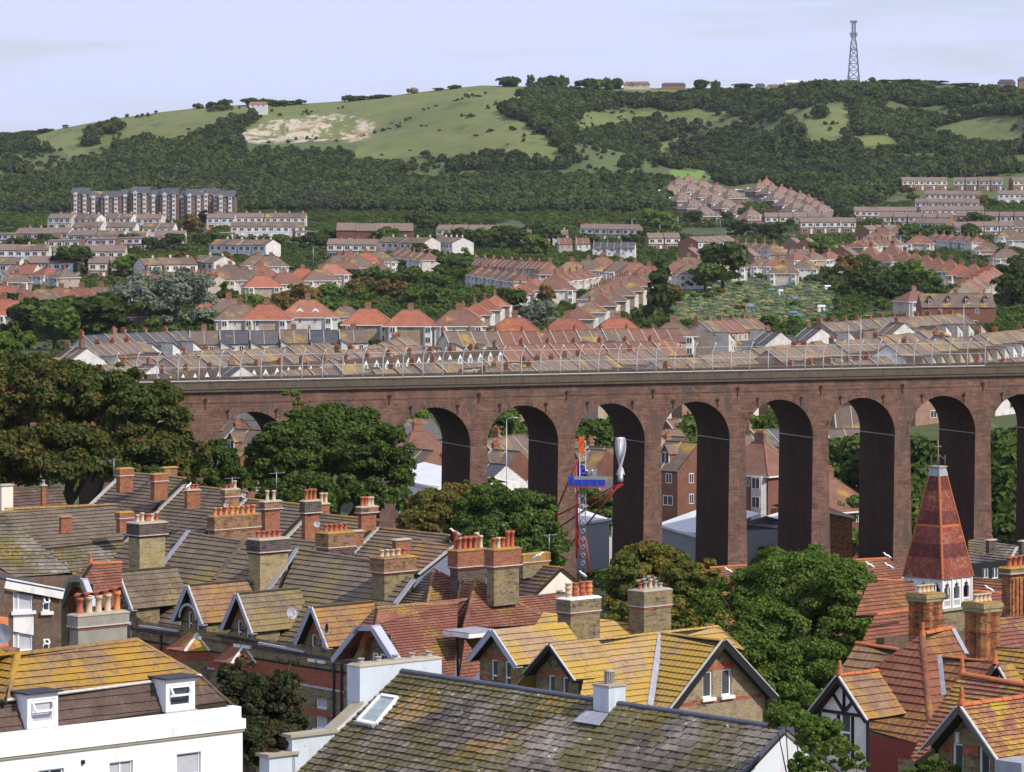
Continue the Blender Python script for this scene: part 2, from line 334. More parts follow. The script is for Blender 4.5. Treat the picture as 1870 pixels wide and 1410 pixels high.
# ------------------------------------------------------------------ roofs, walls, windows, chimneys
def poly_iv(P2, v):
    xs = []
    n = len(P2)
    for i in range(n):
        (u0, v0), (u1, v1) = P2[i], P2[(i+1) % n]
        if (v0 <= v) != (v1 <= v): xs.append(u0+(u1-u0)*(v-v0)/(v1-v0))
    return (min(xs), max(xs)) if len(xs) >= 2 else None
class House:
    def __init__(s, name, label, cat, loc, group=None):
        s.root = thing(name, label, cat, loc, group); s.parts = {}; s.subs = []; s.o = Vector(loc)
    def mb(s, part, kind=None):      # every piece asked for becomes a part of its own; only masses of tiles stay joined
        if kind: 
            if part not in s.parts: s.parts[part] = (MB(), kind)
            return s.parts[part][0]
        m = MB(); s.subs.append((part, m)); return m
    def finish(s):
        for p, (mb, kind) in s.parts.items(): mb.build(p, s.root, s.o, kind)
        for p, mb in s.subs: mb.build(p.split('|')[0], s.root, s.o)
        return s.root
def tiles(mb, pl, P2, mat, edge, course=.33, tw=.32, lift=.055, stag=True, jit=.003, over=.02, gap=.006, sink=None, keep=None):
    v0 = min(p[1] for p in P2); v1 = max(p[1] for p in P2); nrow = max(1, int(round((v1-v0)/course))); c = (v1-v0)/nrow
    for i in range(nrow):
        a, b = v0+i*c, v0+(i+1)*c
        A, B = poly_iv(P2, a+1e-4), poly_iv(P2, b-1e-4)
        if not A or not B: continue
        ph = i*.9+v0
        L0, R0 = A; L1, R1 = B; off = (i % 2)*tw/2 if stag else 0
        k0 = math.floor((min(L0, L1)-off)/tw); k1 = math.ceil((max(R0, R1)-off)/tw)
        for k in range(k0, k1):
            x, y = k*tw+off+gap/2, (k+1)*tw+off-gap/2
            xa, ya = min(max(x, L0), R0), min(max(y, L0), R0); xb, yb = min(max(x, L1), R1), min(max(y, L1), R1)
            if ya-xa < .02 and yb-xb < .02: continue
            j = random.uniform(-jit, jit); j2 = random.uniform(-jit, jit); lo = lift+j; hi = .006+j2*.3; dv = random.uniform(-jit, jit)
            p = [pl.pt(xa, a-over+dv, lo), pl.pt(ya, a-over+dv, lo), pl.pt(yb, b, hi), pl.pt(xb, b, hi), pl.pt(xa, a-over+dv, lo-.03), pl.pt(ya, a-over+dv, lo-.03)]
            if keep is not None: keep.append((p, xa, ya, a, b)); continue
            t = random.random(); bse = len(mb.v)
            if xa != ya: s0, s1 = .014*math.sin(xa*.9+ph)+.006*math.sin(xa*3.1+ph*2), .014*math.sin(ya*.9+ph)+.006*math.sin(ya*3.1+ph*2); p[0] = p[0]+pl.v*s0; p[4] = p[4]+pl.v*s0; p[1] = p[1]+pl.v*s1; p[5] = p[5]+pl.v*s1
            mb.v += [tuple(q) for q in p]; mb.t += [t]*6
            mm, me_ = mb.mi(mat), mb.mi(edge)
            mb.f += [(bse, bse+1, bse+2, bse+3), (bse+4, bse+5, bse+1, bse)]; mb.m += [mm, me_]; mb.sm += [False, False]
def roof(H, pl, pts, mat, course=.33, tw=.32, px=True, edge=None, thick=.14, part='roof', **k):
    """pts: photo pixels on the plane (px) or (u,v) pairs; builds the roof slab and its courses of tiles"""
    P3 = [pl.hit(*p) for p in pts] if px else [pl.pt(*p) for p in pts]
    P2 = [pl.uv(p) for p in P3]
    H.mb(part).slab([p-pl.n*.012 for p in P3], thick, M['underlay'], pl.n)
    if course > .25: k = dict(dict(gap=0, jit=.0008, stag=False), **k)
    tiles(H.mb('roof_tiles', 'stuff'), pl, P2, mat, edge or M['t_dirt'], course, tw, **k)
    return P3
def ridge(H, a, b, mat, r=.11, L=.42, part='ridge_tiles', single=False, drop=.03):
    a, b = Vector(a), Vector(b); d = b-a; n = max(1, int(d.length/L)); d.normalize(); x = d.cross(UP).normalized(); y = x.cross(d)
    for i in range(n):
        s = (b-a).length/n; p, q = a+d*(s*i+.008), a+d*(s*(i+1)-.008); lift = random.uniform(0, .012); P = []
        for e, c in enumerate((p, q)):
            for k in range(7):
                an = math.pi*k/6; rr = r*(1.06 if e == 0 else 1)
                P.append(c+x*(rr*math.cos(an))+y*(rr*math.sin(an)*.8-drop+lift))
        fs = [(k, k+1, k+8, k+7) for k in range(6)]+[(0, 6, 5, 4, 3, 2, 1), (7, 8, 9, 10, 11, 12, 13)]
        if single: mb = MB(); mb.faces(P, fs, mat, smooth=False); mb.build('ridge_tile', H.root, H.o)
        else: H.mb(part, 'stuff').faces(P, fs, mat)
def finial(H, p, mat, h=.5):
    H.mb('finial').lathe(p, [(.13, -.1), (.10, .1), (.06, h*.35), (.09, h*.5), (.045, h*.65), (.07, h*.8), (.0, h)], mat, 8)
def wall(H, pl, outer, holes, mat, depth=.14, part='wall', rev=None):
    """outer/holes in (u,v) of the plane; real openings with reveals"""
    rings = [[V(u, v, 0) for u, v in outer]]+[[V(u, v, 0) for u, v in h] for h in holes]
    tri = tessellate_polygon(rings); flat = [p for r in rings for p in r]; mb = H.mb(part)
    P = [pl.pt(p.x, p.y) for p in flat]; mb.faces(P, [tuple(t) for t in tri], mat, .5)
    for r in rings[1:]:
        n = len(r)
        for i in range(n):
            a, b = r[i], r[(i+1) % n]
            mb.poly([pl.pt(a.x, a.y), pl.pt(b.x, b.y), pl.pt(b.x, b.y, -depth), pl.pt(a.x, a.y, -depth)], rev or mat, .5)
def window(H, pl, u, v, w_, h_, frame=None, fr=.07, inset=.09, mull=(), trans=(.5,), pane=None, sill=None, lintel=None, curtain=False, open_top=False, parent=None):
    """(u,v) lower left corner of the opening"""
    frame = frame or M['white_clean']; mb = MB(); z = -inset
    def bar(u0, u1, v0, v1, d=.05, o=0):
        c = pl.pt((u0+u1)/2, (v0+v1)/2, z+o); mb.box(c, pl.u*((u1-u0)/2), pl.v*((v1-v0)/2), pl.n*(d/2), frame)
    bar(u, u+fr, v, v+h_); bar(u+w_-fr, u+w_, v, v+h_); bar(u+fr, u+w_-fr, v, v+fr); bar(u+fr, u+w_-fr, v+h_-fr, v+h_)
    for m in mull: bar(u+w_*m-fr/2, u+w_*m+fr/2, v+fr, v+h_-fr)
    for m in trans: bar(u+fr, u+w_-fr, v+h_*m-fr/2, v+h_*m+fr/2, .06)
    if open_top:
        t = trans[0]; lo = v+h_*t; hi = v+h_-fr; k = .22
        a, b, c, d = pl.pt(u+fr, hi, z+.03), pl.pt(u+w_-fr, hi, z+.03), pl.pt(u+w_-fr, lo+.04, z+k), pl.pt(u+fr, lo+.04, z+k)
        for p, q in ((a, b), (b, c), (c, d), (d, a)): mb.bar(p, q, fr*.9, fr*.9, frame, pl.n)
    f = mb.build('window', parent or H.root, H.o)
    g = MB(); g.box(pl.pt(u+w_/2, v+h_/2, z-.02), pl.u*(w_/2-.01), pl.v*(h_/2-.01), pl.n*.006, pane or M['glass']); 
    if parent is None: g.build('pane', f, H.o)
    else: g.build('pane', parent, H.o)
    if curtain:
        c = MB(); k = 14
        for i in range(k):
            a0, a1 = u+fr+(w_-2*fr)*i/k, u+fr+(w_-2*fr)*(i+1)/k; o0, o1 = (.0, .012) if i % 2 else (.012, .0)
            c.poly([pl.pt(a0, v+fr, z-.012+o0), pl.pt(a1, v+fr, z-.012+o1), pl.pt(a1, v+h_*.93, z-.012+o1), pl.pt(a0, v+h_*.93, z-.012+o0)], M['curtain'], .5)
        if parent is None: c.build('curtain', f, H.o)
    if sill:
        s = H.mb('window_sill'); s.box(pl.pt(u+w_/2, v-.07, .03), pl.u*(w_/2+.12), pl.v*.075, pl.n*.12, sill)
    if lintel:
        s = H.mb('lintel'); s.box(pl.pt(u+w_/2, v+h_+.13, .0), pl.u*(w_/2+.14), pl.v*.13, pl.n*.02, lintel)
def pot(parent, o, p, mat, h=.6, r=.12, hood=None, style=0):
    mb = MB(); pr = [(r*1.12, 0), (r*1.12, .05), (r*.92, .07), (r*.82, h*.5), (r*.86, h*.8), (r*1.1, h*.83), (r*1.14, h*.93), (r*1.0, h), (r*.74, h), (r*.7, h*.75)]
    if style == 1: pr = [(r, 0), (r*.96, h*.28), (r*1.12, h*.3), (r*1.12, h*.36), (r*.94, h*.4), (r*.94, h*.6), (r*1.1, h*.63), (r*1.1, h*.7), (r*.92, h*.73), (r*.95, h*.93), (r*1.1, h*.95), (r*1.1, h), (r*.76, h), (r*.7, h*.75)]
    mb.lathe(p, pr, mat, 12); mb.lathe(p, [(r*.72, h*.8), (0, h*.79)], M['soot'], 12)
    if hood:
        c = p+V(0, 0, h+.03); k = 7; rr = r*1.15; P = []
        for e in (-1, 1):
            for i in range(k+1): a = math.pi*i/k; P.append(c+DS*(e*rr*1.1)+DE*(rr*math.cos(a))+UP*(rr*math.sin(a)*.9))
        mb.faces(P, [(i, i+1, i+k+2, i+k+1) for i in range(k)]+[tuple(reversed(range(k+1)))], hood)
    mb.build('chimney_pot', parent, o)
def chimney(H, base, w_, d_, h_, mat, band=None, bandh=.5, pots=(), rows=1, cap=True, ax=None, ay=None, capm=None, over=.05, flare=0, pot_h=.45, pot_r=.115, ridge_band=True, name='chimney', flash=True, potstyle=0):
    """base: centre of the foot; w_ along E1 (lit wide face looks S), d_ along E2"""
    ax, ay = ax or E1, ay or E2; mb = MB(); hw, hd = ax*(w_/2), ay*(d_/2)
    b0 = h_-bandh if band else h_
    mb.box(base+UP*(b0/2), hw, hd, UP*(b0/2), mat, .5)
    if band:
        mb.box(base+UP*(b0+.04), ax*(w_/2+over*.6), ay*(d_/2+over*.6), UP*.04, M['t_edgered'] if band is M['b_dark'] else M['redband'], .5)
        mb.box(base+UP*((b0+.08+h_)/2), ax*(w_/2+over), ay*(d_/2+over), UP*((h_-b0-.08)/2), band, .5)
        mb.box(base+UP*(b0+.12), ax*(w_/2+over*1.5), ay*(d_/2+over*1.5), UP*.025, M['pale_flash'], .5)
    if cap:   # sloping mortar flaunching
        ow, od = w_/2+over*1.4, d_/2+over*1.4; z0, z1 = h_, h_+.06
        P = [base+ax*(i*ow)+ay*(j*od)+UP*z0 for i, j in ((-1, -1), (1, -1), (1, 1), (-1, 1))]+[base+ax*(i*ow)+ay*(j*od)+UP*(z0+.035) for i, j in ((-1, -1), (1, -1), (1, 1), (-1, 1))]
        P += [base+ax*(i*(ow-.12))+ay*(j*(od-.12))+UP*(z1+.05) for i, j in ((-1, -1), (1, -1), (1, 1), (-1, 1))]
        mb.faces(P, [(3, 2, 1, 0), (0, 1, 5, 4), (1, 2, 6, 5), (2, 3, 7, 6), (3, 0, 4, 7), (4, 5, 9, 8), (5, 6, 10, 9), (6, 7, 11, 10), (7, 4, 8, 11), (8, 9, 10, 11)], capm or M['cap'], .5)
    c = mb.build(name, H.root, H.o)
    if pots:
        n = math.ceil(len(pots)/rows)
        for i, pm in enumerate(pots):
            r_, k = divmod(i, n); x = (k+.5)/n-.5; y = 0 if rows == 1 else (.25 if r_ == 0 else -.25)
            m_, hh, hood = (pm if isinstance(pm, tuple) else (pm, None, None))
            pot(c, H.o, base+ax*(x*(w_-.12))+ay*(y*d_)+UP*(h_+.07), m_, (hh or pot_h)*random.uniform(.96, 1.05), pot_r, hood, potstyle)
    return c
def chim_px(H, xl, xm, xr, ytop, ybot, Z, mat, **k):
    """stack seen as narrow W face xl..xm and wide S face xm..xr; corner nearest to the camera at xm"""
    P = at(xm, ytop, Z); u = (xm-PX)/F
    kx = lambda d: F*(d.x*Z-P.x*d.y)/Z**2
    w_ = (xr-xm)/kx(E1); d_ = (xl-xm)/kx(DN); h_ = (ybot-ytop)*Z/F+.25
    c = P+E1*(w_/2)+DN*(d_/2); c.z = P.z-h_
    return chimney(H, c, w_, d_, h_, mat, **k)
def gable_front(H, pk, face, hw, rise, wallh, back, wmat, rmat, barge, wins=(), overhang=.35, eave_over=.25, bargew=.22, course=.33, tw=.32, redge=None, ridgem=None, lintel=None, sill=None, bands=(), slopes=(1, 1), archm=None, walld=0, winframe=None, fin=None, under=None, rsink=0.0):
    """gabled front: pk = ridge end in 3D at the verge; face = outward horizontal direction; back = ridge length"""
    rt = UP.cross(face).normalized()     # to the viewer's right when looking at the face? (u axis of its plane)
    wp = pk-face*overhang; pl = Plane(wp, face, 90); ur = 1 if pl.u.dot(rt) > 0 else -1
    pitch = math.degrees(math.atan2(rise, hw)); s = rise/hw
    holes = []
    for (u, v, w_, h_) in [x[:4] for x in wins]: holes.append([(u, v), (u+w_, v), (u+w_, v+h_), (u, v+h_)])
    iw = hw-eave_over; t0 = -.10
    wall(H, pl, [(-iw, -rise-wallh), (iw, -rise-wallh), (iw, -s*iw+t0), (0, t0), (-iw, -s*iw+t0)], holes, wmat)
    for x in wins:
        u, v, w_, h_ = x[:4]; kw = x[4] if len(x) > 4 else {}
        window(H, pl, u, v, w_, h_, sill=sill, lintel=lintel, frame=winframe, **kw)
    for (v0, v1, bm) in bands:     # string courses, 12 mm proud, cut by the gable line
        for seg in [(-iw, iw)]:
            a, b = seg
            if v1 > -s*iw+t0: lim = (t0-v1)/s; a, b = max(a, -lim), min(b, lim)
            cuts = sorted([(u-.0, u+w_) for (u, v, w_, h_) in [x[:4] for x in wins] if v < v1 and v+h_ > v0]); st = a
            for cu in cuts+[(b, b)]:
                if cu[0]-st > .05: H.mb('string_course').box(pl.pt((st+cu[0])/2, (v0+v1)/2, .0), pl.u*((cu[0]-st)/2), pl.v*((v1-v0)/2), pl.n*.015, bm)
                st = max(st, cu[1])
    for sd in (-1, 1):
        dn = pl.u*sd; rp = Plane(pk, dn, pitch); SL = math.hypot(hw, rise)
        # u axis of rp is along the ridge; find sign so that 'back' is away from face
        sg = 1 if rp.u.dot(-face) > 0 else -1
        if slopes[0 if sd < 0 else 1]:
            a, b = sorted((0, sg*back)); roof(H, rp, [(a, -SL), (b, -SL), (b, 0), (a, 0)], rmat, course, tw, px=False, edge=redge)
        foot = pk+dn*hw-UP*rise
        if barge:
            q = face*.02
            a = pk+q-UP*.10; b = foot+q-UP*.10; nrm = rp.n
            H.mb('bargeboard').box((a+b)/2, (b-a)/2, nrm*(bargew/2), face*.025, barge)
            H.mb('verge').box((a+b)/2+nrm*(bargew/2+.03), (b-a)/2, nrm*.025, face*.05, M['pale_flash'])
            H.mb('soffit').box((a+b)/2-face*(overhang/2+.02)-nrm*.03, (b-a)/2, nrm*.02, face*(overhang/2-.03), under or barge)
    if ridgem: ridge(H, pk+UP*.02, pk-face*back+UP*.02, ridgem)
    if fin: finial(H, pk+UP*.08-face*.1, fin)
    if walld:   # side walls
        for sd in (-1, 1):
            a = wp+pl.u*(sd*iw)-UP*(rise+wallh); H.mb('wall').poly([a, a-face*walld, a-face*walld+UP*(wallh+.1), a+UP*(wallh+.1)], wmat, .5)
    return pl
def boxwall(H, a, b, z0, z1, mat, th=.25, part='wall'):
    d = (b-a); d.z = 0; L = d.length; d.normalize(); n = V(-d.y, d.x, 0)
    H.mb(part).box(V((a.x+b.x)/2, (a.y+b.y)/2, (z0+z1)/2), d*(L/2), n*(th/2), UP*((z1-z0)/2), mat, .5)
def dish(H, p, face, r=.35, mat=None):
    mb = H.mb('satellite_dish'); f = face.normalized(); x = f.cross(UP).normalized(); y = x.cross(f); P = []; mat = mat or M['dish']; n = 14
    for rr, dp in ((.02, 0), (.6, .03), (1, .09)):
        for k in range(n): a = 2*math.pi*k/n; P.append(p+x*(r*rr*math.cos(a))+y*(r*rr*math.sin(a))+f*dp)
    mb.faces(P, [(i*n+k, i*n+(k+1) % n, (i+1)*n+(k+1) % n, (i+1)*n+k) for i in range(2) for k in range(n)], mat, smooth=True)
    mb.tube([p-y*r*.8, p+f*.35], .015, M['metal'], 5); mb.box(p+f*.35, x*.04, y*.04, f*.05, M['metal']); mb.tube([p-f*.02, p-f*.15-UP*.35], .02, M['metal'], 5)
def aerial(name, label, p, h=2.2, arms=5, dr=E1, mount=None):
    mb = MB(); mb.tube([p, p+UP*h], .02, M['metal'], 5); r = MB()
    a = p+UP*(h*.95); r.bar(a-dr*.5, a+dr*.6, .02, .02, M['metal'])
    x = dr.cross(UP)
    for i in range(arms): c = a+dr*(-.45+i*1.0/arms); r.bar(c-x*.18, c+x*.18, .012, .012, M['metal'])
    t = thing(name, label, 'aerial', p); mb.build('mast', t, p); r.build('antenna', t, p)
def gull(label, p, hd, s=1.0, fly=False, stand=True):
    t = thing('seagull', label, 'seagull', p, 'seagulls on the roofs'); d = V(math.cos(hd), math.sin(hd), 0); sd = V(-d.y, d.x, 0)
    b = MB(); st = [(-.30, .02, .02), (-.2, .055, .05), (-.05, .10, .10), (.08, .10, .12), (.16, .06, .18), (.20, .05, .235), (.25, .055, .25), (.29, .035, .25), (.33, .01, .24)]
    P = []; n = 8; z0 = .10
    for x, r, z in st:
        for k in range(n): a = 2*math.pi*k/n; P.append(p+(d*x+sd*(r*math.cos(a))+UP*(z0+z*1.25-.05+r*math.sin(a)))*s)
    b.faces(P, [(i*n+k, i*n+(k+1) % n, (i+1)*n+(k+1) % n, (i+1)*n+k) for i in range(len(st)-1) for k in range(n)]+[tuple(range(n))], M['gull'], smooth=True); b.build('body', t, p)
    for e in (-1, 1):
        wg = MB(); q = [d*.10+UP*.27+sd*(e*.10), d*-.02+UP*.25+sd*(e*.115), d*-.36+UP*.08+sd*(e*.04), d*-.2+UP*.06+sd*(e*.11), d*.05+UP*.13+sd*(e*.125)]
        wg.slab([p+x*s for x in q], .015*s*e, M['gullgrey']); wg.build('wing', t, p)
        lg = MB(); lg.tube([p+(sd*(e*.035))*s, p+(sd*(e*.035)+UP*.14)*s], .008*s, M['pot_orange'], 4); lg.build('leg', t, p)
    bk = MB(); bk.tube([p+(d*.32+UP*.37)*s, p+(d*.40+UP*.35)*s], [.018*s, .004*s], M['pot_orange'], 5); bk.build('beak', t, p)
# ------------------------------------------------------------------ terrain
ZT = [(-600, 31), (150, 30), (240, 27), (330, 19), (430, 9), (560, 7), (650, 16), (700, 19.5), (800, 19.5), (900, 19.5), (1000, 19.6), (1200, 20), (1400, 22), (1600, 24.5), (1900, 29), (2200, 35), (2400, 41), (2550, 47)]
CRP = [(-900, 262), (-200, 252), (60, 246), (120, 233), (200, 218), (300, 204), (400, 193), (480, 191), (560, 189), (640, 184), (700, 177), (760, 169), (830, 161), (880, 156), (960, 158), (1100, 161), (1300, 161), (1450, 159), (1560, 153), (1650, 149), (1740, 153), (1800, 158), (1900, 160), (2600, 168), (4000, 200)]
ZC = 3250
_zx = np.array([a for a, b in ZT]); _zz = np.array([b for a, b in ZT]); _cx = np.array([a for a, b in CRP]); _cr = np.array([b for a, b in CRP])
def vnoise(x, y, seed=0):
    xi = np.floor(x).astype(np.int64); yi = np.floor(y).astype(np.int64); fx = x-xi; fy = y-yi
    fx = fx*fx*(3-2*fx); fy = fy*fy*(3-2*fy)
    def h(a, b):
        n = (a*374761393+b*668265263+seed*974634777) & 0xffffffff; n = ((n ^ (n >> 13))*1274126177) & 0xffffffff; return ((n ^ (n >> 16)) & 0xffff)/65535.0
    return (h(xi, yi)*(1-fx)+h(xi+1, yi)*fx)*(1-fy)+(h(xi, yi+1)*(1-fx)+h(xi+1, yi+1)*fx)*fy
def hfun(X, Z):
    X = np.asarray(X, float); Z = np.asarray(Z, float)
    base = np.interp(Z, _zx, _zz)
    px = PX+F*X/np.maximum(Z, 2400); zc = CZ+(HY-np.interp(px, _cx, _cr))/F*ZC
    z0 = 47; t = np.clip((Z-2550)/(ZC-2550), 0, 1); pr = t**1.18; pr = np.where(t > .93, pr-(t-.93)**2*1.2, pr); pr = pr/(1-.07**2*1.2)
    hill = z0+(zc-z0)*pr; win = np.sin(np.pi*np.clip(t, 0, 1))**1.2
    def bumpf(x0, z0_, x1, z1_, wd, amp):
        dx, dz = x1-x0, z1_-z0_; L = dx*dx+dz*dz; k = np.clip(((X-x0)*dx+(Z-z0_)*dz)/L, 0, 1); d2 = (X-x0-k*dx)**2+(Z-z0_-k*dz)**2
        return amp*np.exp(-d2/(2*wd*wd))
    hill = hill+1.7*win*(bumpf(0, 3200, 45, 2750, 60, 15)+bumpf(95, 3200, 110, 2850, 45, -20)+bumpf(270, 3150, 225, 2880, 42, 15)+bumpf(180, 3150, 170, 2900, 40, -9)+bumpf(400, 3150, 410, 2850, 60, 12)
                     + bumpf(-180, 3080, -130, 3060, 25, -7)+bumpf(-330, 3200, -350, 2800, 40, -11)+bumpf(320, 3200, 330, 2900, 35, -9)+5*(vnoise(X/60, Z/60)-.5)+2.2*(vnoise(X/18, Z/18, 3)-.5))
    beyond = zc-(Z-ZC)*.03
    r = np.where(Z <= 2550, base, np.where(Z <= ZC, hill, beyond))
    und = np.where((Z > 900) & (Z < 2700), 2.0*(vnoise(X/170, Z/170, 5)-.5), 0)
    return r+und
def gz(x, y): return float(hfun(x, y))
def ground_hit(px, row, H=0, zmin=450, zmax=3400):
    Zs = np.arange(zmin, zmax, 2.0); X = (px-PX)/F*Zs; ray = CZ-(row-HY)/F*Zs; g = hfun(X, Zs)+H
    i = np.argmax(g >= ray) if np.any(g >= ray) else len(Zs)-1
    Z = Zs[i]; return V((px-PX)/F*Z, Z, float(g[i])-H)
def inpoly(px, py, poly):
    c = np.zeros(px.shape, bool); n = len(poly); j = n-1
    for i in range(n):
        xi, yi = poly[i]; xj, yj = poly[j]
        c ^= ((yi > py) != (yj > py)) & (px < (xj-xi)*(py-yi)/((yj-yi) or 1e-9)+xi); j = i
    return c
GRASS = [[(1120, 212), (1200, 206), (1330, 214), (1300, 224), (1200, 218), (1130, 236)], [(1560, 250), (1640, 240), (1640, 262), (1560, 268)], [(1180, 262), (1230, 250), (1250, 262), (1210, 280)], [(55, 258), (60, 240), (120, 228), (330, 196), (470, 180), (640, 175), (880, 148), (975, 148), (958, 176), (905, 196), (935, 215), (985, 245), (1035, 272), (1022, 292), (965, 288), (900, 270), (850, 286), (760, 282), (700, 292), (640, 292), (655, 268), (590, 250), (500, 262), (440, 258), (432, 246), (455, 222), (420, 212), (380, 236), (345, 258), (290, 262), (275, 240), (210, 262), (130, 285), (75, 262)],
         [(1400, 206), (1530, 190), (1562, 205), (1556, 232), (1528, 252), (1495, 264), (1460, 254), (1452, 222)],
         [(1640, 250), (1700, 236), (1760, 218), (1880, 214), (1880, 262), (1810, 266), (1745, 250)],
         [(1040, 208), (1120, 200), (1180, 202), (1300, 203), (1400, 202), (1400, 210), (1180, 212), (1120, 222), (1085, 240), (1060, 238)],
         [(1228, 308), (1290, 312), (1302, 328), (1232, 332)], [(1110, 158), (1420, 158), (1420, 168), (1110, 168)]]
DARKP = [[(168, 232), (225, 236), (212, 262), (150, 268)], [(380, 246), (405, 226), (468, 208), (470, 222), (430, 250)], [(490, 250), (560, 246), (640, 250), (650, 270), (600, 276), (500, 270)], [(370, 195), (470, 180), (560, 182), (560, 194), (460, 200), (380, 206)], [(1480, 215), (1520, 210), (1500, 222)]]
CHALK = [(432, 250), (470, 226), (520, 216), (600, 208), (640, 210), (690, 232), (672, 252), (630, 262), (560, 258), (480, 266), (462, 262)]
def build_ground():
    xs = np.unique(np.concatenate([np.linspace(-9000, -620, 26), np.arange(-620, 621, 5.0), np.linspace(620, 9000, 26)]))
    ys = np.unique(np.concatenate([np.arange(-600, 400, 50.), np.arange(400, 700, 10.), np.arange(700, 2540, 25.), np.arange(2540, 3290, 5.), np.arange(3290, 3600, 30.), np.geomspace(3600, 14000, 22)]))
    X, Y = np.meshgrid(xs, ys); Zg = hfun(X, Y); nx, ny = len(xs), len(ys)
    me = bpy.data.meshes.new('ground'); me.vertices.add(nx*ny); me.vertices.foreach_set('co', np.stack([X, Y, Zg], -1).astype(np.float32).ravel())
    i, j = np.meshgrid(np.arange(nx-1), np.arange(ny-1)); a = (j*nx+i).ravel(); q = np.stack([a, a+1, a+nx+1, a+nx], 1).astype(np.int32)
    me.loops.add(q.size); me.polygons.add(len(q)); me.loops.foreach_set('vertex_index', q.ravel()); me.polygons.foreach_set('loop_start', np.arange(0, q.size, 4, dtype=np.int32))
    me.polygons.foreach_set('use_smooth', np.ones(len(q), bool)); me.update(); me.validate()
    px = PX+F*X/np.maximum(Y, 100); row = HY-(Zg-CZ)/np.maximum(Y, 100)*F; jx = (vnoise(X/14, Y/14, 9)-.5)*14; jy = (vnoise(X/14, Y/14, 11)-.5)*9
    gr = np.zeros(X.shape); ch = np.zeros(X.shape)
    for p in GRASS: gr = np.maximum(gr, inpoly(px+jx, row+jy, p)*1.0)
    gr *= (Y > 2540); gr = np.maximum(gr, (Y > ZC-8)*1.0); ch = inpoly(px+jx*.5, row+jy*.5, CHALK)*(Y > 2600)*1.0
    brt = inpoly(px, row, GRASS[7])*1.0
    hl = np.clip((Y-2450)/120, 0, 1)
    for nm, ar in (('hill', hl), ('grass', gr), ('chalk', ch), ('bright', brt)):
        t = me.attributes.new(nm, 'FLOAT', 'POINT'); t.data.foreach_set('value', ar.astype(np.float32).ravel())
    m, t, b = nt('ground'); p = pos(t)
    def A(n): a = t.nodes.new('ShaderNodeAttribute'); a.attribute_name = n; return a.outputs['Fac']
    town = mix(t, ramp(t, noise(t, p, .03, 5, .65), .42, .58), (.045, .062, .024), (.075, .088, .035))
    town = mix(t, ramp(t, noise(t, p, .11, 5, .7), .6, .64), town, (.13, .12, .105))
    scr = mix(t, noise(t, p, .035, 6, .75), (.045, .068, .024), (.13, .155, .052)); town = mix(t, A('hill'), town, scr)
    g1 = mix(t, noise(t, scalev(t, p, (1, .35, 1)), .022, 7, .68), (.075, .112, .030), (.205, .21, .07))
    g1 = mix(t, ramp(t, noise(t, scalev(t, p, (1, .5, 1)), .045, 7, .78), .52, .66), g1, (.075, .105, .032))
    g1 = mix(t, A('bright'), g1, (.14, .24, .05))
    c = mix(t, ramp(t, math_(t, 'ADD', math_(t, 'MULTIPLY', A('grass'), .75), math_(t, 'MULTIPLY', noise(t, p, .09, 6, .75), .5)), .45, .62), town, g1)
    ck = mix(t, noise(t, p, .2, 5, .7), (.40, .33, .24), (.52, .47, .38))
    ck = mix(t, ramp(t, noise(t, p, .07, 4, .7), .52, .6), ck, (.36, .25, .15))
    cf = math_(t, 'MULTIPLY', A('chalk'), ramp(t, noise(t, scalev(t, p, (1.3, .6, .8)), .055, 7, .72), .48, .53))
    c = mix(t, cf, c, ck); t.links.new(c, b.inputs['Base Color']); bump(t, b, noise(t, p, .25, 6, .7), 1.2, .6)
    me.materials.append(m); o = bpy.data.objects.new('ground', me); COL.objects.link(o); o['kind'] = 'structure'
build_ground()

# ------------------------------------------------------------------ foliage
M['leaf_dark'] = m_leaf('dark_leaf', (.036, .058, .013), (.070, .102, .022))
M['leaf_mid'] = m_leaf('mid_leaf', (.052, .088, .016), (.105, .155, .028))
M['leaf_sycamore'] = m_leaf('sycamore_leaf', (.046, .054, .014), (.092, .100, .024), (.17, .10, .03), camt=.42, csc=.16)
M['leaf_brown'] = m_leaf('browning_leaf', (.082, .076, .020), (.15, .125, .032), (.19, .11, .036), camt=.55, csc=.35)
M['leaf_green'] = m_leaf('green_leaf', (.062, .112, .020), (.122, .19, .034), (.15, .17, .036), camt=.25, csc=.35)
M['leaf_light'] = m_leaf('light_leaf', (.075, .125, .02), (.14, .20, .04))
M['leaf_ivy'] = m_leaf('ivy_leaf', (.13, .18, .025), (.22, .27, .05))
M['leaf_red'] = m_leaf('dark_red_leaf', (.028, .032, .020), (.06, .058, .034), (.085, .04, .028), camt=.3, csc=.8)
M['leaf_yel'] = m_leaf('yellowing_leaf', (.07, .082, .018), (.13, .132, .028), (.26, .165, .028), camt=.5, csc=.35)
M['berry'] = m_plain('orange_berry', (.55, .13, .05), .6, .2)
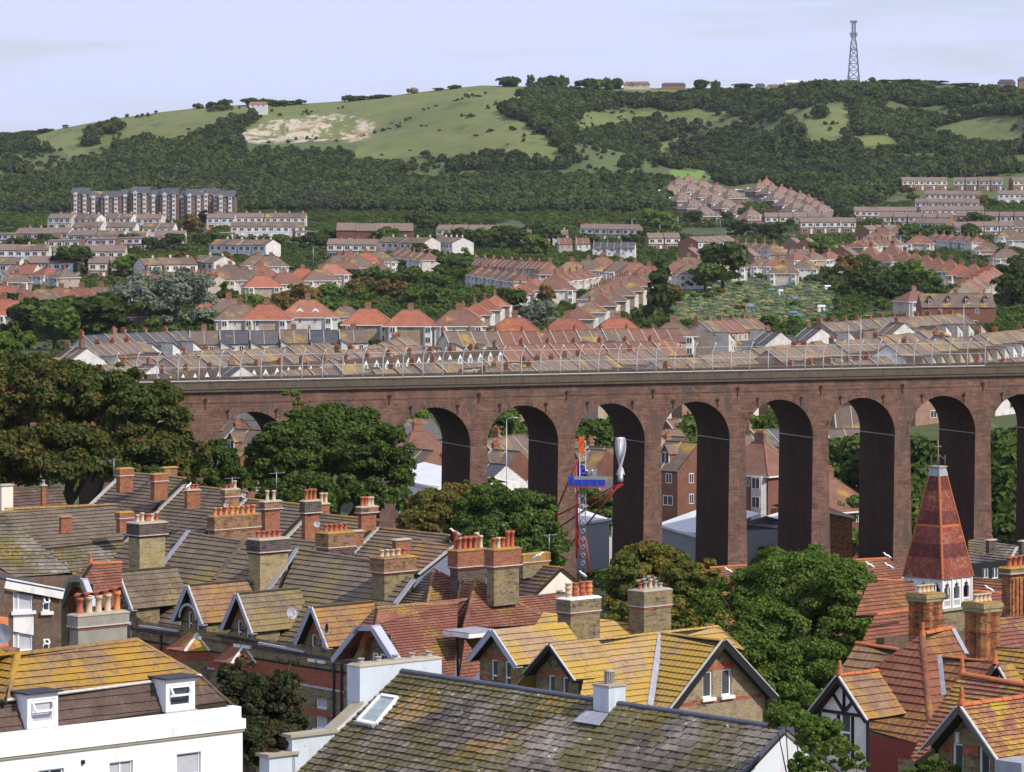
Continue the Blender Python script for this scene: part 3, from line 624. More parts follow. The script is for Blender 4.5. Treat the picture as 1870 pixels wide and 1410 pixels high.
def leaf_mesh(clumps, nleaf, size, mats, core=None, name='crown', aspect=.75, seed=1, outw=.75):
    """clumps: (x,y,z,r) ; leaves are small folded quads lying on and in each clump"""
    g = np.random.default_rng(seed); C = np.array(clumps); k = len(C); wts = C[:, 3]**2; cnt = np.maximum(4, (nleaf*wts/wts.sum()).astype(int))
    ci = np.repeat(np.arange(k), cnt); n = len(ci); d = g.normal(size=(n, 3)); d /= np.linalg.norm(d, axis=1)[:, None]; d[:, 2] = np.where(d[:, 2] < -.35, -d[:, 2]*.8, d[:, 2])
    rr = C[ci, 3]*(1.06-.5*g.random(n)**2); P = C[ci, :3]+d*rr[:, None]*np.array([1, 1, .8]); nr = d*outw+g.normal(size=(n, 3))*.42; nr[:, 2] += .25; nr /= np.linalg.norm(nr, axis=1)[:, None]
    a = np.cross(nr, g.normal(size=(n, 3))); a /= np.linalg.norm(a, axis=1)[:, None]+1e-9; b = np.cross(nr, a)
    s = size*(.6+.8*g.random(n))[:, None]; a = a*s*.5; b = b*s*.5*aspect
    Vt = np.stack([P-a*.9-b*.5, P+a*.2-b, P+a*1.1+b*.1, P+a*.1+b*1.0], 1).reshape(-1, 3)
    me = bpy.data.meshes.new(name); me.vertices.add(4*n); me.vertices.foreach_set('co', Vt.astype(np.float32).ravel()); me.loops.add(4*n); me.polygons.add(n)
    me.loops.foreach_set('vertex_index', np.arange(4*n, dtype=np.int32)); me.polygons.foreach_set('loop_start', np.arange(0, 4*n, 4, dtype=np.int32))
    t = me.attributes.new('tint', 'FLOAT', 'POINT'); ct = g.random(k); tv = np.clip(ct[ci]*.6+g.random(n)*.4, 0, .999); t.data.foreach_set('value', np.repeat(tv, 4).astype(np.float32))
    mi = (g.random(n)*len(mats)).astype(np.int32) if len(mats) > 1 else np.zeros(n, np.int32)
    for m in mats: me.materials.append(m)
    me.polygons.foreach_set('material_index', mi); me.update(); me.validate(); return me
def crown_clumps(lobes, n, g, rmin=.16, rmax=.32):
    """lobes: ellipsoids (x,y,z,rx,ry,rz); clumps sit near the surface and some inside"""
    out = []; L = np.array(lobes, float); wt = L[:, 3]*L[:, 5]; wt /= wt.sum()
    while len(out) < n:
        l = L[g.choice(len(L), p=wt)]; d = g.normal(size=3); d /= np.linalg.norm(d)
        if d[2] < -.5: continue
        f = g.uniform(.9, 1.04) if g.random() < .72 else g.uniform(.35, .85); r = min(l[3], l[4], l[5])*g.uniform(rmin, rmax)
        p = l[:3]+d*l[3:]*(f)-d*r*.75; out.append((*p, r))
    return out
def trunk_mb(base, top, r, lobes, g, nl=6, mat=None):
    mb = MB(); mat = mat or M['bark']; b, t = Vector(base), Vector(top); mid = b.lerp(t, .5)+V(g.normal()*r*.6, g.normal()*r*.6, 0)
    mb.tube([b-UP*.4, b.lerp(t, .15), mid, t], [r*1.5, r*1.05, r*.8, r*.35], mat, 8)
    for i in range(nl):
        l = lobes[i % len(lobes)]; s = b.lerp(t, g.uniform(.35, .85)); e = V(l[0]+g.uniform(-.6, .6)*l[3], l[1]+g.uniform(-.6, .6)*l[4], l[2]+g.uniform(-.1, .7)*l[5])
        m_ = s.lerp(e, .5)+V(0, 0, -(e-s).length*.08); mb.tube([s, m_, e], [r*.42, r*.26, r*.08], mat, 6)
    return mb
def tree(name, label, lobes, base, mats, nleaf=20000, size=.35, nclump=140, r=.4, seed=1, cat='tree', group=None, rmin=.16, rmax=.32):
    g = np.random.default_rng(seed); base = Vector(base); t = thing(name, label, cat, base, group)
    L = [(l[0]-base.x, l[1]-base.y, l[2]-base.z, l[3], l[4], l[5]) for l in lobes]
    me = leaf_mesh(crown_clumps(L, nclump, g, rmin, rmax), nleaf, size, [M[m] for m in mats], seed=seed)
    o = bpy.data.objects.new('crown', me); COL.objects.link(o); o.parent = t
    zz = np.mean([l[2]+l[5]*.1 for l in lobes]); xm = np.mean([l[0] for l in lobes]); ym = np.mean([l[1] for l in lobes])
    trunk_mb(base, (xm, ym, zz), r, lobes, g, 8).build('trunk', t, base); return t
def lobe_px(px, row, Z, rx_px, rz_px, ry=None):
    p = at(px, row, Z); rx = rx_px*Z/F; return (p.x, p.y, p.z, rx, ry or rx*.8, rz_px*Z/F)

# prototype crowns for the far trees
def proto_crown(kind, mats, seed, nleaf=1500, size=.13):
    g = np.random.default_rng(seed)
    if kind == 'round': lobes = [(0, 0, .6, .40, .40, .36), (.18, .1, .5, .3, .3, .26), (-.2, -.05, .52, .28, .3, .26), (0, -.05, .26, .44, .42, .26)]
    elif kind == 'wide': lobes = [(-.25, 0, .45, .36, .36, .32), (.25, .05, .5, .36, .36, .34), (0, 0, .25, .58, .48, .25), (.05, .1, .68, .3, .3, .24)]
    elif kind == 'tall': lobes = [(0, 0, .28, .24, .24, .28), (0, 0, .58, .19, .19, .3), (0, 0, .8, .11, .11, .2)]
    else: lobes = [(0, 0, .35, .5, .5, .35), (.2, 0, .4, .3, .3, .25), (-.2, .1, .38, .3, .3, .28)]
    return leaf_mesh(crown_clumps(lobes, 46 if kind != 'bush' else 24, g, .28, .5), nleaf, size, [M[m] for m in mats], seed=seed, outw=.9)
PC = {}
for k_, mats_ in (('dark', ['leaf_dark']), ('mid', ['leaf_mid']), ('green', ['leaf_green']), ('light', ['leaf_light']), ('brown', ['leaf_brown'])):
    for sh in ('round', 'wide'): PC[(k_, sh)] = proto_crown(sh, mats_, len(PC)+20)
PC[('dark', 'tall')] = proto_crown('tall', ['leaf_dark'], 41, 900, .12); PC[('green', 'bush')] = proto_crown('bush', ['leaf_green'], 42, 700, .2); PC[('dark', 'bush')] = proto_crown('bush', ['leaf_dark'], 43, 700, .2)
PC[('green', 'tall')] = proto_crown('tall', ['leaf_green'], 48, 900, .12); PC[('mid', 'tall')] = proto_crown('tall', ['leaf_mid'], 44, 900, .12); PC[('mid', 'bush')] = proto_crown('bush', ['leaf_mid'], 45, 700, .2)
m_leafgrey = m_leaf('silver_leaf', (.14, .16, .12), (.24, .26, .20)); M['leaf_silver'] = m_leafgrey; PC[('silver', 'wide')] = proto_crown('wide', ['leaf_silver'], 46, 9000, .045)
M['leaf_purple'] = m_leaf('purple_leaf', (.03, .015, .025), (.05, .03, .04)); PC[('purple', 'round')] = proto_crown('round', ['leaf_purple'], 47)
_tr = MB(); _tr.tube([(0, 0, -.04), (0.01, 0, .2), (0, .01, .55)], [.045, .03, .012], M['bark'], 6); _tr.tube([(0, 0, .22), (.12, .05, .45)], [.02, .008], M['bark'], 5); _tr.tube([(0, 0, .25), (-.13, -.05, .5)], [.02, .008], M['bark'], 5)
TRUNK = _tr.build('trunk').data; bpy.data.objects.remove(bpy.data.objects['trunk'])
def far_tree(px, row_base, h, k, sh, label, wid=1.0, Z=None, group='trees among the houses of the town'):
    p = ground_hit(px, row_base) if Z is None else V((px-PX)/F*Z, Z, gz((px-PX)/F*Z, Z))
    t = bpy.data.objects.new('tree' if sh != 'bush' else 'bush', None); COL.objects.link(t); t.location = p; t.empty_display_size = .3
    tag(t, label, 'tree' if sh != 'bush' else 'bush', group); t.scale = (h*wid, h*wid, h); t.rotation_euler[2] = random.uniform(0, 6.28)
    if (k, sh) not in PC: PC[(k, sh)] = proto_crown(sh, ['leaf_'+k], 100+len(PC), 800, .17 if sh != 'tall' else .12)
    c = bpy.data.objects.new('crown', PC[(k, sh)]); COL.objects.link(c); c.parent = t
    if sh != 'bush': q = bpy.data.objects.new('trunk', TRUNK); COL.objects.link(q); q.parent = t
    return t

# ------------------------------------------------------------------ the wood on the hill: one mass nobody could count, placed by geometry nodes
def build_wood():
    g = np.random.default_rng(5); n = 85000
    X = g.uniform(-560, 560, n); Y = g.uniform(2440, ZC-6, n); Zh = hfun(X, Y); px = PX+F*X/Y; row = HY-(Zh-CZ)/Y*F
    jx = (vnoise(X/22, Y/22, 21)-.5)*26; jy = (vnoise(X/22, Y/22, 22)-.5)*16
    open_ = np.zeros(n, bool)
    up = vnoise(X/60, Y/60, 40); scn = g.uniform(5.2, 10.5, n)*(.75+.5*up); topr = row-scn*.92*F/Y; midr = row-scn*.5*F/Y
    for p in GRASS: open_ |= inpoly(px+jx, row+jy, p) | (inpoly(px+jx, topr+jy, p) & inpoly(px+jx, midr+jy, p))
    fine = vnoise(X/9, Y/9, 30); edge_sc = open_ & (fine > .80) & (vnoise(X/50, Y/50, 31)+np.clip((row-245)/110, 0, .35) > .60) & (row > 172)
    for p in DARKP: open_ &= ~inpoly(px+jx*.4, row+jy*.4, p)
    open_ |= (inpoly(px, row, CHALK) | inpoly(px, row-16, CHALK)) & (row < 272)
    foot = np.interp(px, [-100, 130, 150, 430, 600, 760, 1000, 1200, 1215, 1230, 1400, 1380, 1520, 1640, 1900], [430, 400, 372, 384, 398, 402, 402, 398, 380, 345, 335, 335, 372, 330, 318])
    foot = np.where((px > 1215) & (px < 1520), np.interp(px, [1215, 1235, 1300, 1340, 1370, 1400, 1440, 1520], [372, 335, 332, 340, 335, 336, 345, 385]), foot)
    foot = np.where((px > 1510) & (px < 1650), np.interp(px, [1510, 1600, 1650], [388, 378, 340]), foot)
    keep = (~open_ | edge_sc) & (row < foot) & (row > 120); dens = g.random(n) < np.where(row > 300, 1.0, .9)
    thin = (vnoise(X/75, Y/75, 61)*.6+vnoise(X/28, Y/28, 62)*.4); sparse = (thin > .56) & (row < 330) & (row > 150); keep &= ~sparse | (g.random(n) < .10); scn = np.where(sparse, scn*.6, scn); keep &= dens; X, Y, Zh, row = X[keep], Y[keep], Zh[keep], row[keep]; es = edge_sc[keep]
    # thin to a natural spacing
    cell = {}; sel = []
    for i in range(len(X)):
        kx = (int(X[i]//4.6), int(Y[i]//4.6))
        if kx in cell: continue
        cell[kx] = 1; sel.append(i)
    X, Y, Zh, es = X[sel], Y[sel], Zh[sel], es[sel]; m = len(X)
    sc = np.where(es, g.uniform(1.8, 4, m), scn[keep][sel])
    nearc = np.clip((ZC-Y)/60, .35, 1); sc *= np.where(np.abs(X) < 560, nearc, 1)
    kind = np.clip(((vnoise(X/70, Y/70, 50)*.65+vnoise(X/25, Y/25, 51)*.35)*5+g.normal(size=m)*.7), 0, 4.99).astype(np.int32)
    M['w1'] = m_leaf('wood_leaf', (.038, .066, .022), (.068, .104, .034)); M['w2'] = m_leaf('wood_leaf_dark', (.024, .042, .021), (.042, .066, .030)); M['w3'] = m_leaf('wood_leaf_olive', (.064, .092, .028), (.104, .134, .042)); M['w4'] = m_leaf('wood_leaf_grey', (.048, .062, .040), (.070, .086, .052))
    scatter('hillside_wood', 'dark green scrub and woodland covering the slopes of the hill', 'woodland', X, Y, Zh-.4, sc, kind, [proto_crown(sh, [mm], 60+i, 520, .19) for i, (sh, mm) in enumerate((('bush', 'w2'), ('wide', 'w1'), ('round', 'w3'), ('bush', 'w1'), ('round', 'w4')))])
def scatter(name, label, cat, X, Y, Zh, sc, kind, meshes):
    g = np.random.default_rng(3); m = len(X); me = bpy.data.meshes.new(name); me.vertices.add(m); me.vertices.foreach_set('co', np.stack([X, Y, Zh], 1).astype(np.float32).ravel())
    for nm, ty, ar in (('sc', 'FLOAT', np.asarray(sc, np.float32)), ('kind', 'INT', kind), ('rz', 'FLOAT', g.uniform(0, 6.28, m).astype(np.float32))):
        a = me.attributes.new(nm, ty, 'POINT'); a.data.foreach_set('value', ar)
    o = bpy.data.objects.new(name, me); COL.objects.link(o); tag(o, label, cat, kind='stuff')
    pc = bpy.data.collections.new(name+'_crowns')
    for i, q in enumerate(meshes): pc.objects.link(bpy.data.objects.new('%d_%s' % (i, name), q))
    ng = bpy.data.node_groups.new(name, 'GeometryNodeTree'); ng.interface.new_socket('Geometry', in_out='INPUT', socket_type='NodeSocketGeometry'); ng.interface.new_socket('Geometry', in_out='OUTPUT', socket_type='NodeSocketGeometry')
    n_ = ng.nodes; gi = n_.new('NodeGroupInput'); go = n_.new('NodeGroupOutput'); ip = n_.new('GeometryNodeInstanceOnPoints'); ci = n_.new('GeometryNodeCollectionInfo'); ci.inputs[0].default_value = pc; ci.inputs['Separate Children'].default_value = True; ci.inputs['Reset Children'].default_value = True
    ip.inputs['Pick Instance'].default_value = True
    def NA(nm, ty): a = n_.new('GeometryNodeInputNamedAttribute'); a.data_type = ty; a.inputs[0].default_value = nm; return a.outputs[0]
    cx = n_.new('ShaderNodeCombineXYZ'); L = ng.links; L.new(NA('rz', 'FLOAT'), cx.inputs[2])
    L.new(gi.outputs[0], ip.inputs['Points']); L.new(ci.outputs[0], ip.inputs['Instance']); L.new(NA('kind', 'INT'), ip.inputs['Instance Index']); L.new(cx.outputs[0], ip.inputs['Rotation']); L.new(NA('sc', 'FLOAT'), ip.inputs['Scale']); L.new(ip.outputs[0], go.inputs[0])
    md = o.modifiers.new('scatter', 'NODES'); md.node_group = ng; print(name, m)
build_wood()

# ------------------------------------------------------------------ viaduct
VA = R(21.7); VD = V(math.cos(VA), math.sin(VA), 0); VN = V(-math.sin(VA), math.cos(VA), 0)   # along, and back
VO = V(1.25, 441.5, 0); PITCH = 10.9; VDEP = 9.2; VTOP = 38.1
def vp(s, z, d=0): return VO+VD*s+UP*z+VN*d
M['v_brick'] = None
def viaduct_mat():
    m, t, b = nt('viaduct_brick'); p = pos(t)
    c = mix(t, ramp(t, noise(t, p, .8, 8, .85), .34, .66), (.07, .036, .028), (.28, .155, .115))
    c = mix(t, ramp(t, noise(t, scalev(t, p, (.6, .6, 4)), .9, 6, .75), .5, .68), c, (.27, .17, .13))
    c = mix(t, ramp(t, noise(t, scalev(t, p, (.5, .5, 5)), .7, 6, .75), .58, .7), c, (.20, .065, .045))
    c = mix(t, ramp(t, noise(t, scalev(t, p, (1.5, 1.5, .4)), .4, 6, .75), .5, .62), c, (.115, .085, .072))
    t.links.new(c, b.inputs['Base Color']); b.inputs['Roughness'].default_value = .95
    uv = t.nodes.new('ShaderNodeUVMap').outputs[0]; k = t.nodes.new('ShaderNodeTexBrick'); k.inputs['Scale'].default_value = 1; k.inputs['Brick Width'].default_value = .46; k.inputs['Row Height'].default_value = .3; k.inputs['Mortar Size'].default_value = .03; t.links.new(uv, k.inputs[0])
    bump(t, b, math_(t, 'ADD', math_(t, 'MULTIPLY', k.outputs['Fac'], -1), noise(t, p, 3, 6, .8)), .08, .9)
    return m
M['v_brick'] = viaduct_mat()
M['v_soffit'] = m_plain('dark_lining_brick', (.060, .034, .025), .95, .4, .5, dirt=(.12, .045, .028), dirt_amt=.55, bmp=.03)  # arch lining brick, darker than the outer face
M['v_stone'] = m_plain('weathered_parapet', (.12, .095, .072), .95, .3, 1.2, dirt=(.055, .045, .035), dirt_amt=.6, bmp=.03)
def build_viaduct():
    t = thing('railway_viaduct', 'long dark red brick railway viaduct with tall round arches crossing the town', 'viaduct', tuple(VO+UP*8))
    ro = VO+UP*8; k0, k1 = -6, 9; hw = 4.42; zt = VTOP-1.05; zc = VTOP-3.35; zs = zc-hw; zb = 4.0; tp = .42
    prof = [(PITCH*(k0-.5)-60, zt), (PITCH*(k0-.5)-60, zb)]; mb = MB()
    for k in range(k0, k1+1):
        c = PITCH*k; w0 = hw-tp
        prof += [(c-w0, zb)]; prof += [(c-hw*math.cos(math.pi*i/24), zs+hw*math.sin(math.pi*i/24)) for i in range(25)]; prof += [(c+w0, zb)]
    prof += [(PITCH*(k1+.5)+6, zb), (PITCH*(k1+.5)+6, zt)]
    tri = tessellate_polygon([[V(x, z, 0) for x, z in prof]]); n = len(prof)
    mb.faces([vp(x, z) for x, z in prof], [tuple(q) for q in tri], M['v_brick'], .5); mb.faces([vp(x, z, VDEP) for x, z in prof], [tuple(reversed(q)) for q in tri], M['v_brick'], .5)
    mb.build('arcade_wall', t, ro)
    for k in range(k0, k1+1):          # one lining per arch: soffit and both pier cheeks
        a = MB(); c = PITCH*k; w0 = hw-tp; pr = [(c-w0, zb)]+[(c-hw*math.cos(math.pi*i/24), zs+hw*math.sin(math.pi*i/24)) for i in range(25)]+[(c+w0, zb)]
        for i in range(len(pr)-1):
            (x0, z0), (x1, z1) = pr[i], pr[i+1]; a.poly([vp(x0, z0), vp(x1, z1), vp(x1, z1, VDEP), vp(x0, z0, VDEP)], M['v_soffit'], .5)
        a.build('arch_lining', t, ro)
        r_ = MB()                       # arch ring of headers, 3 cm proud
        for i in range(24):
            a0, a1 = math.pi*i/24+.004, math.pi*(i+1)/24-.004; P = []
            for rr in (hw, hw+.42):
                for an in (a0, a1):
                    for d in (-.035, .1): P.append(vp(c-rr*math.cos(an), zs+rr*math.sin(an), d))
            r_.faces(P, [(0, 2, 6, 4), (0, 1, 3, 2), (4, 6, 7, 5), (0, 4, 5, 1), (2, 3, 7, 6)], M['v_brick'])
        r_.build('arch_ring', t, ro)
        for sx in (-1, 1):              # impost tie bars along the cheeks
            b = MB(); b.bar(vp(c+sx*(hw-.06), zs-.2, .1), vp(c+sx*(hw-.06), zs-.2, VDEP-.1), .06, .08, M['metal']); b.build('impost_rail', t, ro)
        for sx, zz, r0 in ((0, zc+1.35, .24), (-2.6, zc+.1, .2), (2.6, zc+.1, .2)):
            pm = MB(); q = vp(c+PITCH/2+(sx if sx else 0), zz-.0, -.06)
            P = [q+(VD*math.cos(2*math.pi*j/10)+UP*math.sin(2*math.pi*j/10))*r0 for j in range(10)]; P2 = [p-VN*.05 for p in P]
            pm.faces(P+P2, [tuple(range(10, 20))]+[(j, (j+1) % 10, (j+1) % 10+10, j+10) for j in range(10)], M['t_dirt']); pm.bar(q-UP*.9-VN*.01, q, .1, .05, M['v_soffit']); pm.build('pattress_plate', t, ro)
    x0, x1 = PITCH*(k0-.5)-60, PITCH*(k1+.5)+6
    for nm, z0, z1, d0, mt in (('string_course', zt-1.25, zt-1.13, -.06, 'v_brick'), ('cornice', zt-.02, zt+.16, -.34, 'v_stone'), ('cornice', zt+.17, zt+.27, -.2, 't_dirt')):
        s = MB(); s.box(vp((x0+x1)/2, (z0+z1)/2, d0/2+.1), VD*((x1-x0)/2), VN*((abs(d0)+.2)/2), UP*((z1-z0)/2), M[mt], .5); s.build(nm, t, ro)
    for d0 in (0.0, VDEP-.45):
        s = MB(); s.box(vp((x0+x1)/2, (zt+.28+VTOP)/2, d0+.225), VD*((x1-x0)/2), VN*.225, UP*((VTOP-zt-.28)/2), M['v_stone'], .5)
        n_ = int((x1-x0)/1.1)
        for i in range(n_): s.box(vp(x0+(i+.5)*1.1, VTOP+.06, d0+.225), VD*.54, VN*.29, UP*(.055+random.uniform(0, .012)), M['v_stone'])
        s.build('parapet', t, ro)
    s = MB(); s.box(vp((x0+x1)/2, zt+.3, VDEP/2), VD*((x1-x0)/2), VN*(VDEP/2-.46), UP*.15, M['asphalt'], .5); s.build('track_bed', t, ro)
    f = thing('safety_fence', 'pale curved steel posts and mesh fence standing along the viaduct parapet', 'fence', tuple(vp(-44, VTOP)))
    fo = vp(-44, VTOP); M['fpost'] = m_plain('pale_fence_steel', (.58, .56, .55), .5, .05)
    post = None; px_ = []
    for i in range(46):
        s0 = -48.5+i*2.42
        if post is None:
            p = MB(); base = V(0, 0, 0); pts = [base, base+UP*1.2, base+UP*2.4+VD*.05, base+UP*3.1+VD*.22-VN*.1, base+UP*3.55+VD*.4-VN*.28]; p.tube(pts, .055, M['fpost'], 6); p.box(base+UP*.03, VD*.12, VN*.12, UP*.03, M['fpost']); post = p.build('post'); post.parent = f
        else: q = post; post2 = bpy.data.objects.new('post', post.data); COL.objects.link(post2); post2.parent = f; post2.location = vp(s0, VTOP, .25)-fo; continue
        post.location = vp(s0, VTOP, .25)-fo
    a, b = vp(-48.5, VTOP, .25), vp(-48.5+45*2.42, VTOP, .25)
    for zz, ww in ((.18, .08), (1.7, .035), (3.0, .035)):
        r_ = MB(); r_.bar(a+UP*zz, b+UP*zz, ww*.7, ww, M['fpost']); r_.build('rail', f, fo)
    w_ = MB()
    for i in range(0, 545): s0 = -48.5+i*.2; w_.bar(vp(s0, VTOP+.25, .25), vp(s0, VTOP+2.95, .25), .006, .006, M['fpost'])
    w_.build('mesh_wires', f, fo, 'stuff')
build_viaduct()
# ------------------------------------------------------------------ far houses: prototypes, then copies
M['fr_ridge'] = m_plain('far_ridge_tile', (.27, .12, .08), .85, .2, .5); M['fr_brown'] = m_objvar('far_brown_roof', [(.125, .095, .078), (.165, .12, .095), (.145, .115, .095), (.19, .125, .095)], lich=.35)
M['fr_lich'] = m_objvar('far_lichen_roof', [(.15, .12, .095), (.19, .15, .115), (.165, .12, .095), (.13, .11, .095)], lich=.7, lcol=(.33, .215, .06))
M['fr_slate'] = m_objvar('far_slate_roof', [(.075, .078, .095), (.10, .10, .11), (.11, .10, .10), (.065, .07, .095)], lich=.15)
M['fr_grey'] = m_objvar('far_grey_roof', [(.15, .115, .095), (.19, .145, .11), (.17, .125, .10), (.13, .105, .09)], lich=.35, lcol=(.28, .2, .09))
M['fr_red'] = m_objvar('far_red_roof', [(.31, .105, .065), (.36, .13, .08), (.26, .095, .065), (.33, .15, .10)], lich=.1)
M['fr_dred'] = m_objvar('far_dull_red_roof', [(.21, .095, .07), (.18, .095, .072), (.235, .115, .08), (.165, .085, .068)], lich=.15)
M['fr_mauve'] = m_objvar('far_estate_roof', [(.20, .145, .115), (.225, .16, .13), (.19, .14, .115), (.21, .155, .12)])
M['fw_cream'] = m_objvar('far_pale_wall', [(.52, .44, .34), (.60, .53, .44), (.70, .66, .60), (.42, .34, .25)])
M['fw_white'] = m_objvar('far_white_wall', [(.66, .65, .64), (.70, .68, .65), (.60, .57, .53)])
M['fw_brick'] = m_objvar('far_brick_wall', [(.24, .14, .09), (.30, .15, .10), (.26, .19, .13), (.20, .12, .09)])
M['fw_red'] = m_objvar('far_red_wall', [(.20, .085, .062), (.17, .08, .062), (.24, .11, .078)])
M['fw_buff'] = m_objvar('far_buff_wall', [(.40, .31, .20), (.36, .27, .18), (.45, .36, .25)])
M['fw_mix'] = m_objvar('far_mixed_wall', [(.26, .14, .10), (.52, .44, .35), (.72, .70, .67), (.34, .25, .17), (.44, .34, .26)])
M['fw_pink'] = m_plain('pink_wall', (.70, .42, .38), .85, .05); M['fw_blue'] = m_plain('blue_wall', (.42, .55, .72), .85, .05)
M['pclad'] = m_objvar('painted_cladding', [(.80, .80, .80), (.76, .66, .50), (.78, .76, .72), (.62, .70, .80), (.80, .79, .76), (.74, .50, .48)])
M['far_cop'] = m_plain('far_coping', (.40, .37, .34), .9, .3, .5); M['f_frame'] = M['white']; M['f_glass'] = m_plain('far_window_glass', (.045, .05, .062), .25, .5, .7)
def wmesh(w_, h_, mul=1):
    mb = MB(); mb.box(V(0, -.03, 0), V(w_/2, 0, 0), V(0, .05, 0), V(0, 0, h_/2), M['f_frame'], .5); k = mul+1; fr = .09; pw = (w_-fr*(k+1))/k
    for i in range(k):
        x = -w_/2+fr+i*(pw+fr)+pw/2; mb.box(V(x, -.065, 0), V(pw/2, 0, 0), V(0, .02, 0), V(0, 0, h_/2-fr), M['f_glass'], .5)
    o = mb.build('window'); d = o.data; bpy.data.objects.remove(o); return d
WM = {(a, b): wmesh(a, b) for a, b in ((1.0, 1.3), (1.6, 1.3), (2.2, 1.4), (.8, 1.1), (3.4, 1.3), (2.4, 1.0), (1.3, 1.5))}
def add_win(root, x, y, z, size, rz=0):
    o = bpy.data.objects.new('window', WM[size]); COL.objects.link(o); o.parent = root; o.location = (x, y, z); o.rotation_euler[2] = rz
def kid(mb, name, root, kind=None): return mb.build(name, root, (0, 0, 0), kind)
def proto_root(name): o = bpy.data.objects.new(name, None); COL.objects.link(o); o.empty_display_size = .3; return o
def far_chim(root, x, y, z0, z1, w_=1.0, d_=.6, mat='fw_brick', pots=3, along='x'):
    c = MB(); c.bx(x-w_/2, x+w_/2, y-d_/2, y+d_/2, z0, z1, M[mat], .5); c.bx(x-w_/2-.07, x+w_/2+.07, y-d_/2-.07, y+d_/2+.07, z1-.3, z1-.08, M[mat], .5); o = kid(c, 'chimney', root)
    p = MB()
    for i in range(pots):
        t = (i+.5)/pots-.5; q = V(x+t*w_*.9, y, z1) if w_ > d_ else V(x, y+t*d_*.9, z1); p.lathe(q, [(.13, 0), (.11, .3), (.13, .42), (.0, .42)], M['pot_red'], 6)
    if pots: q = p.build('chimney_pots', o, (0, 0, 0))
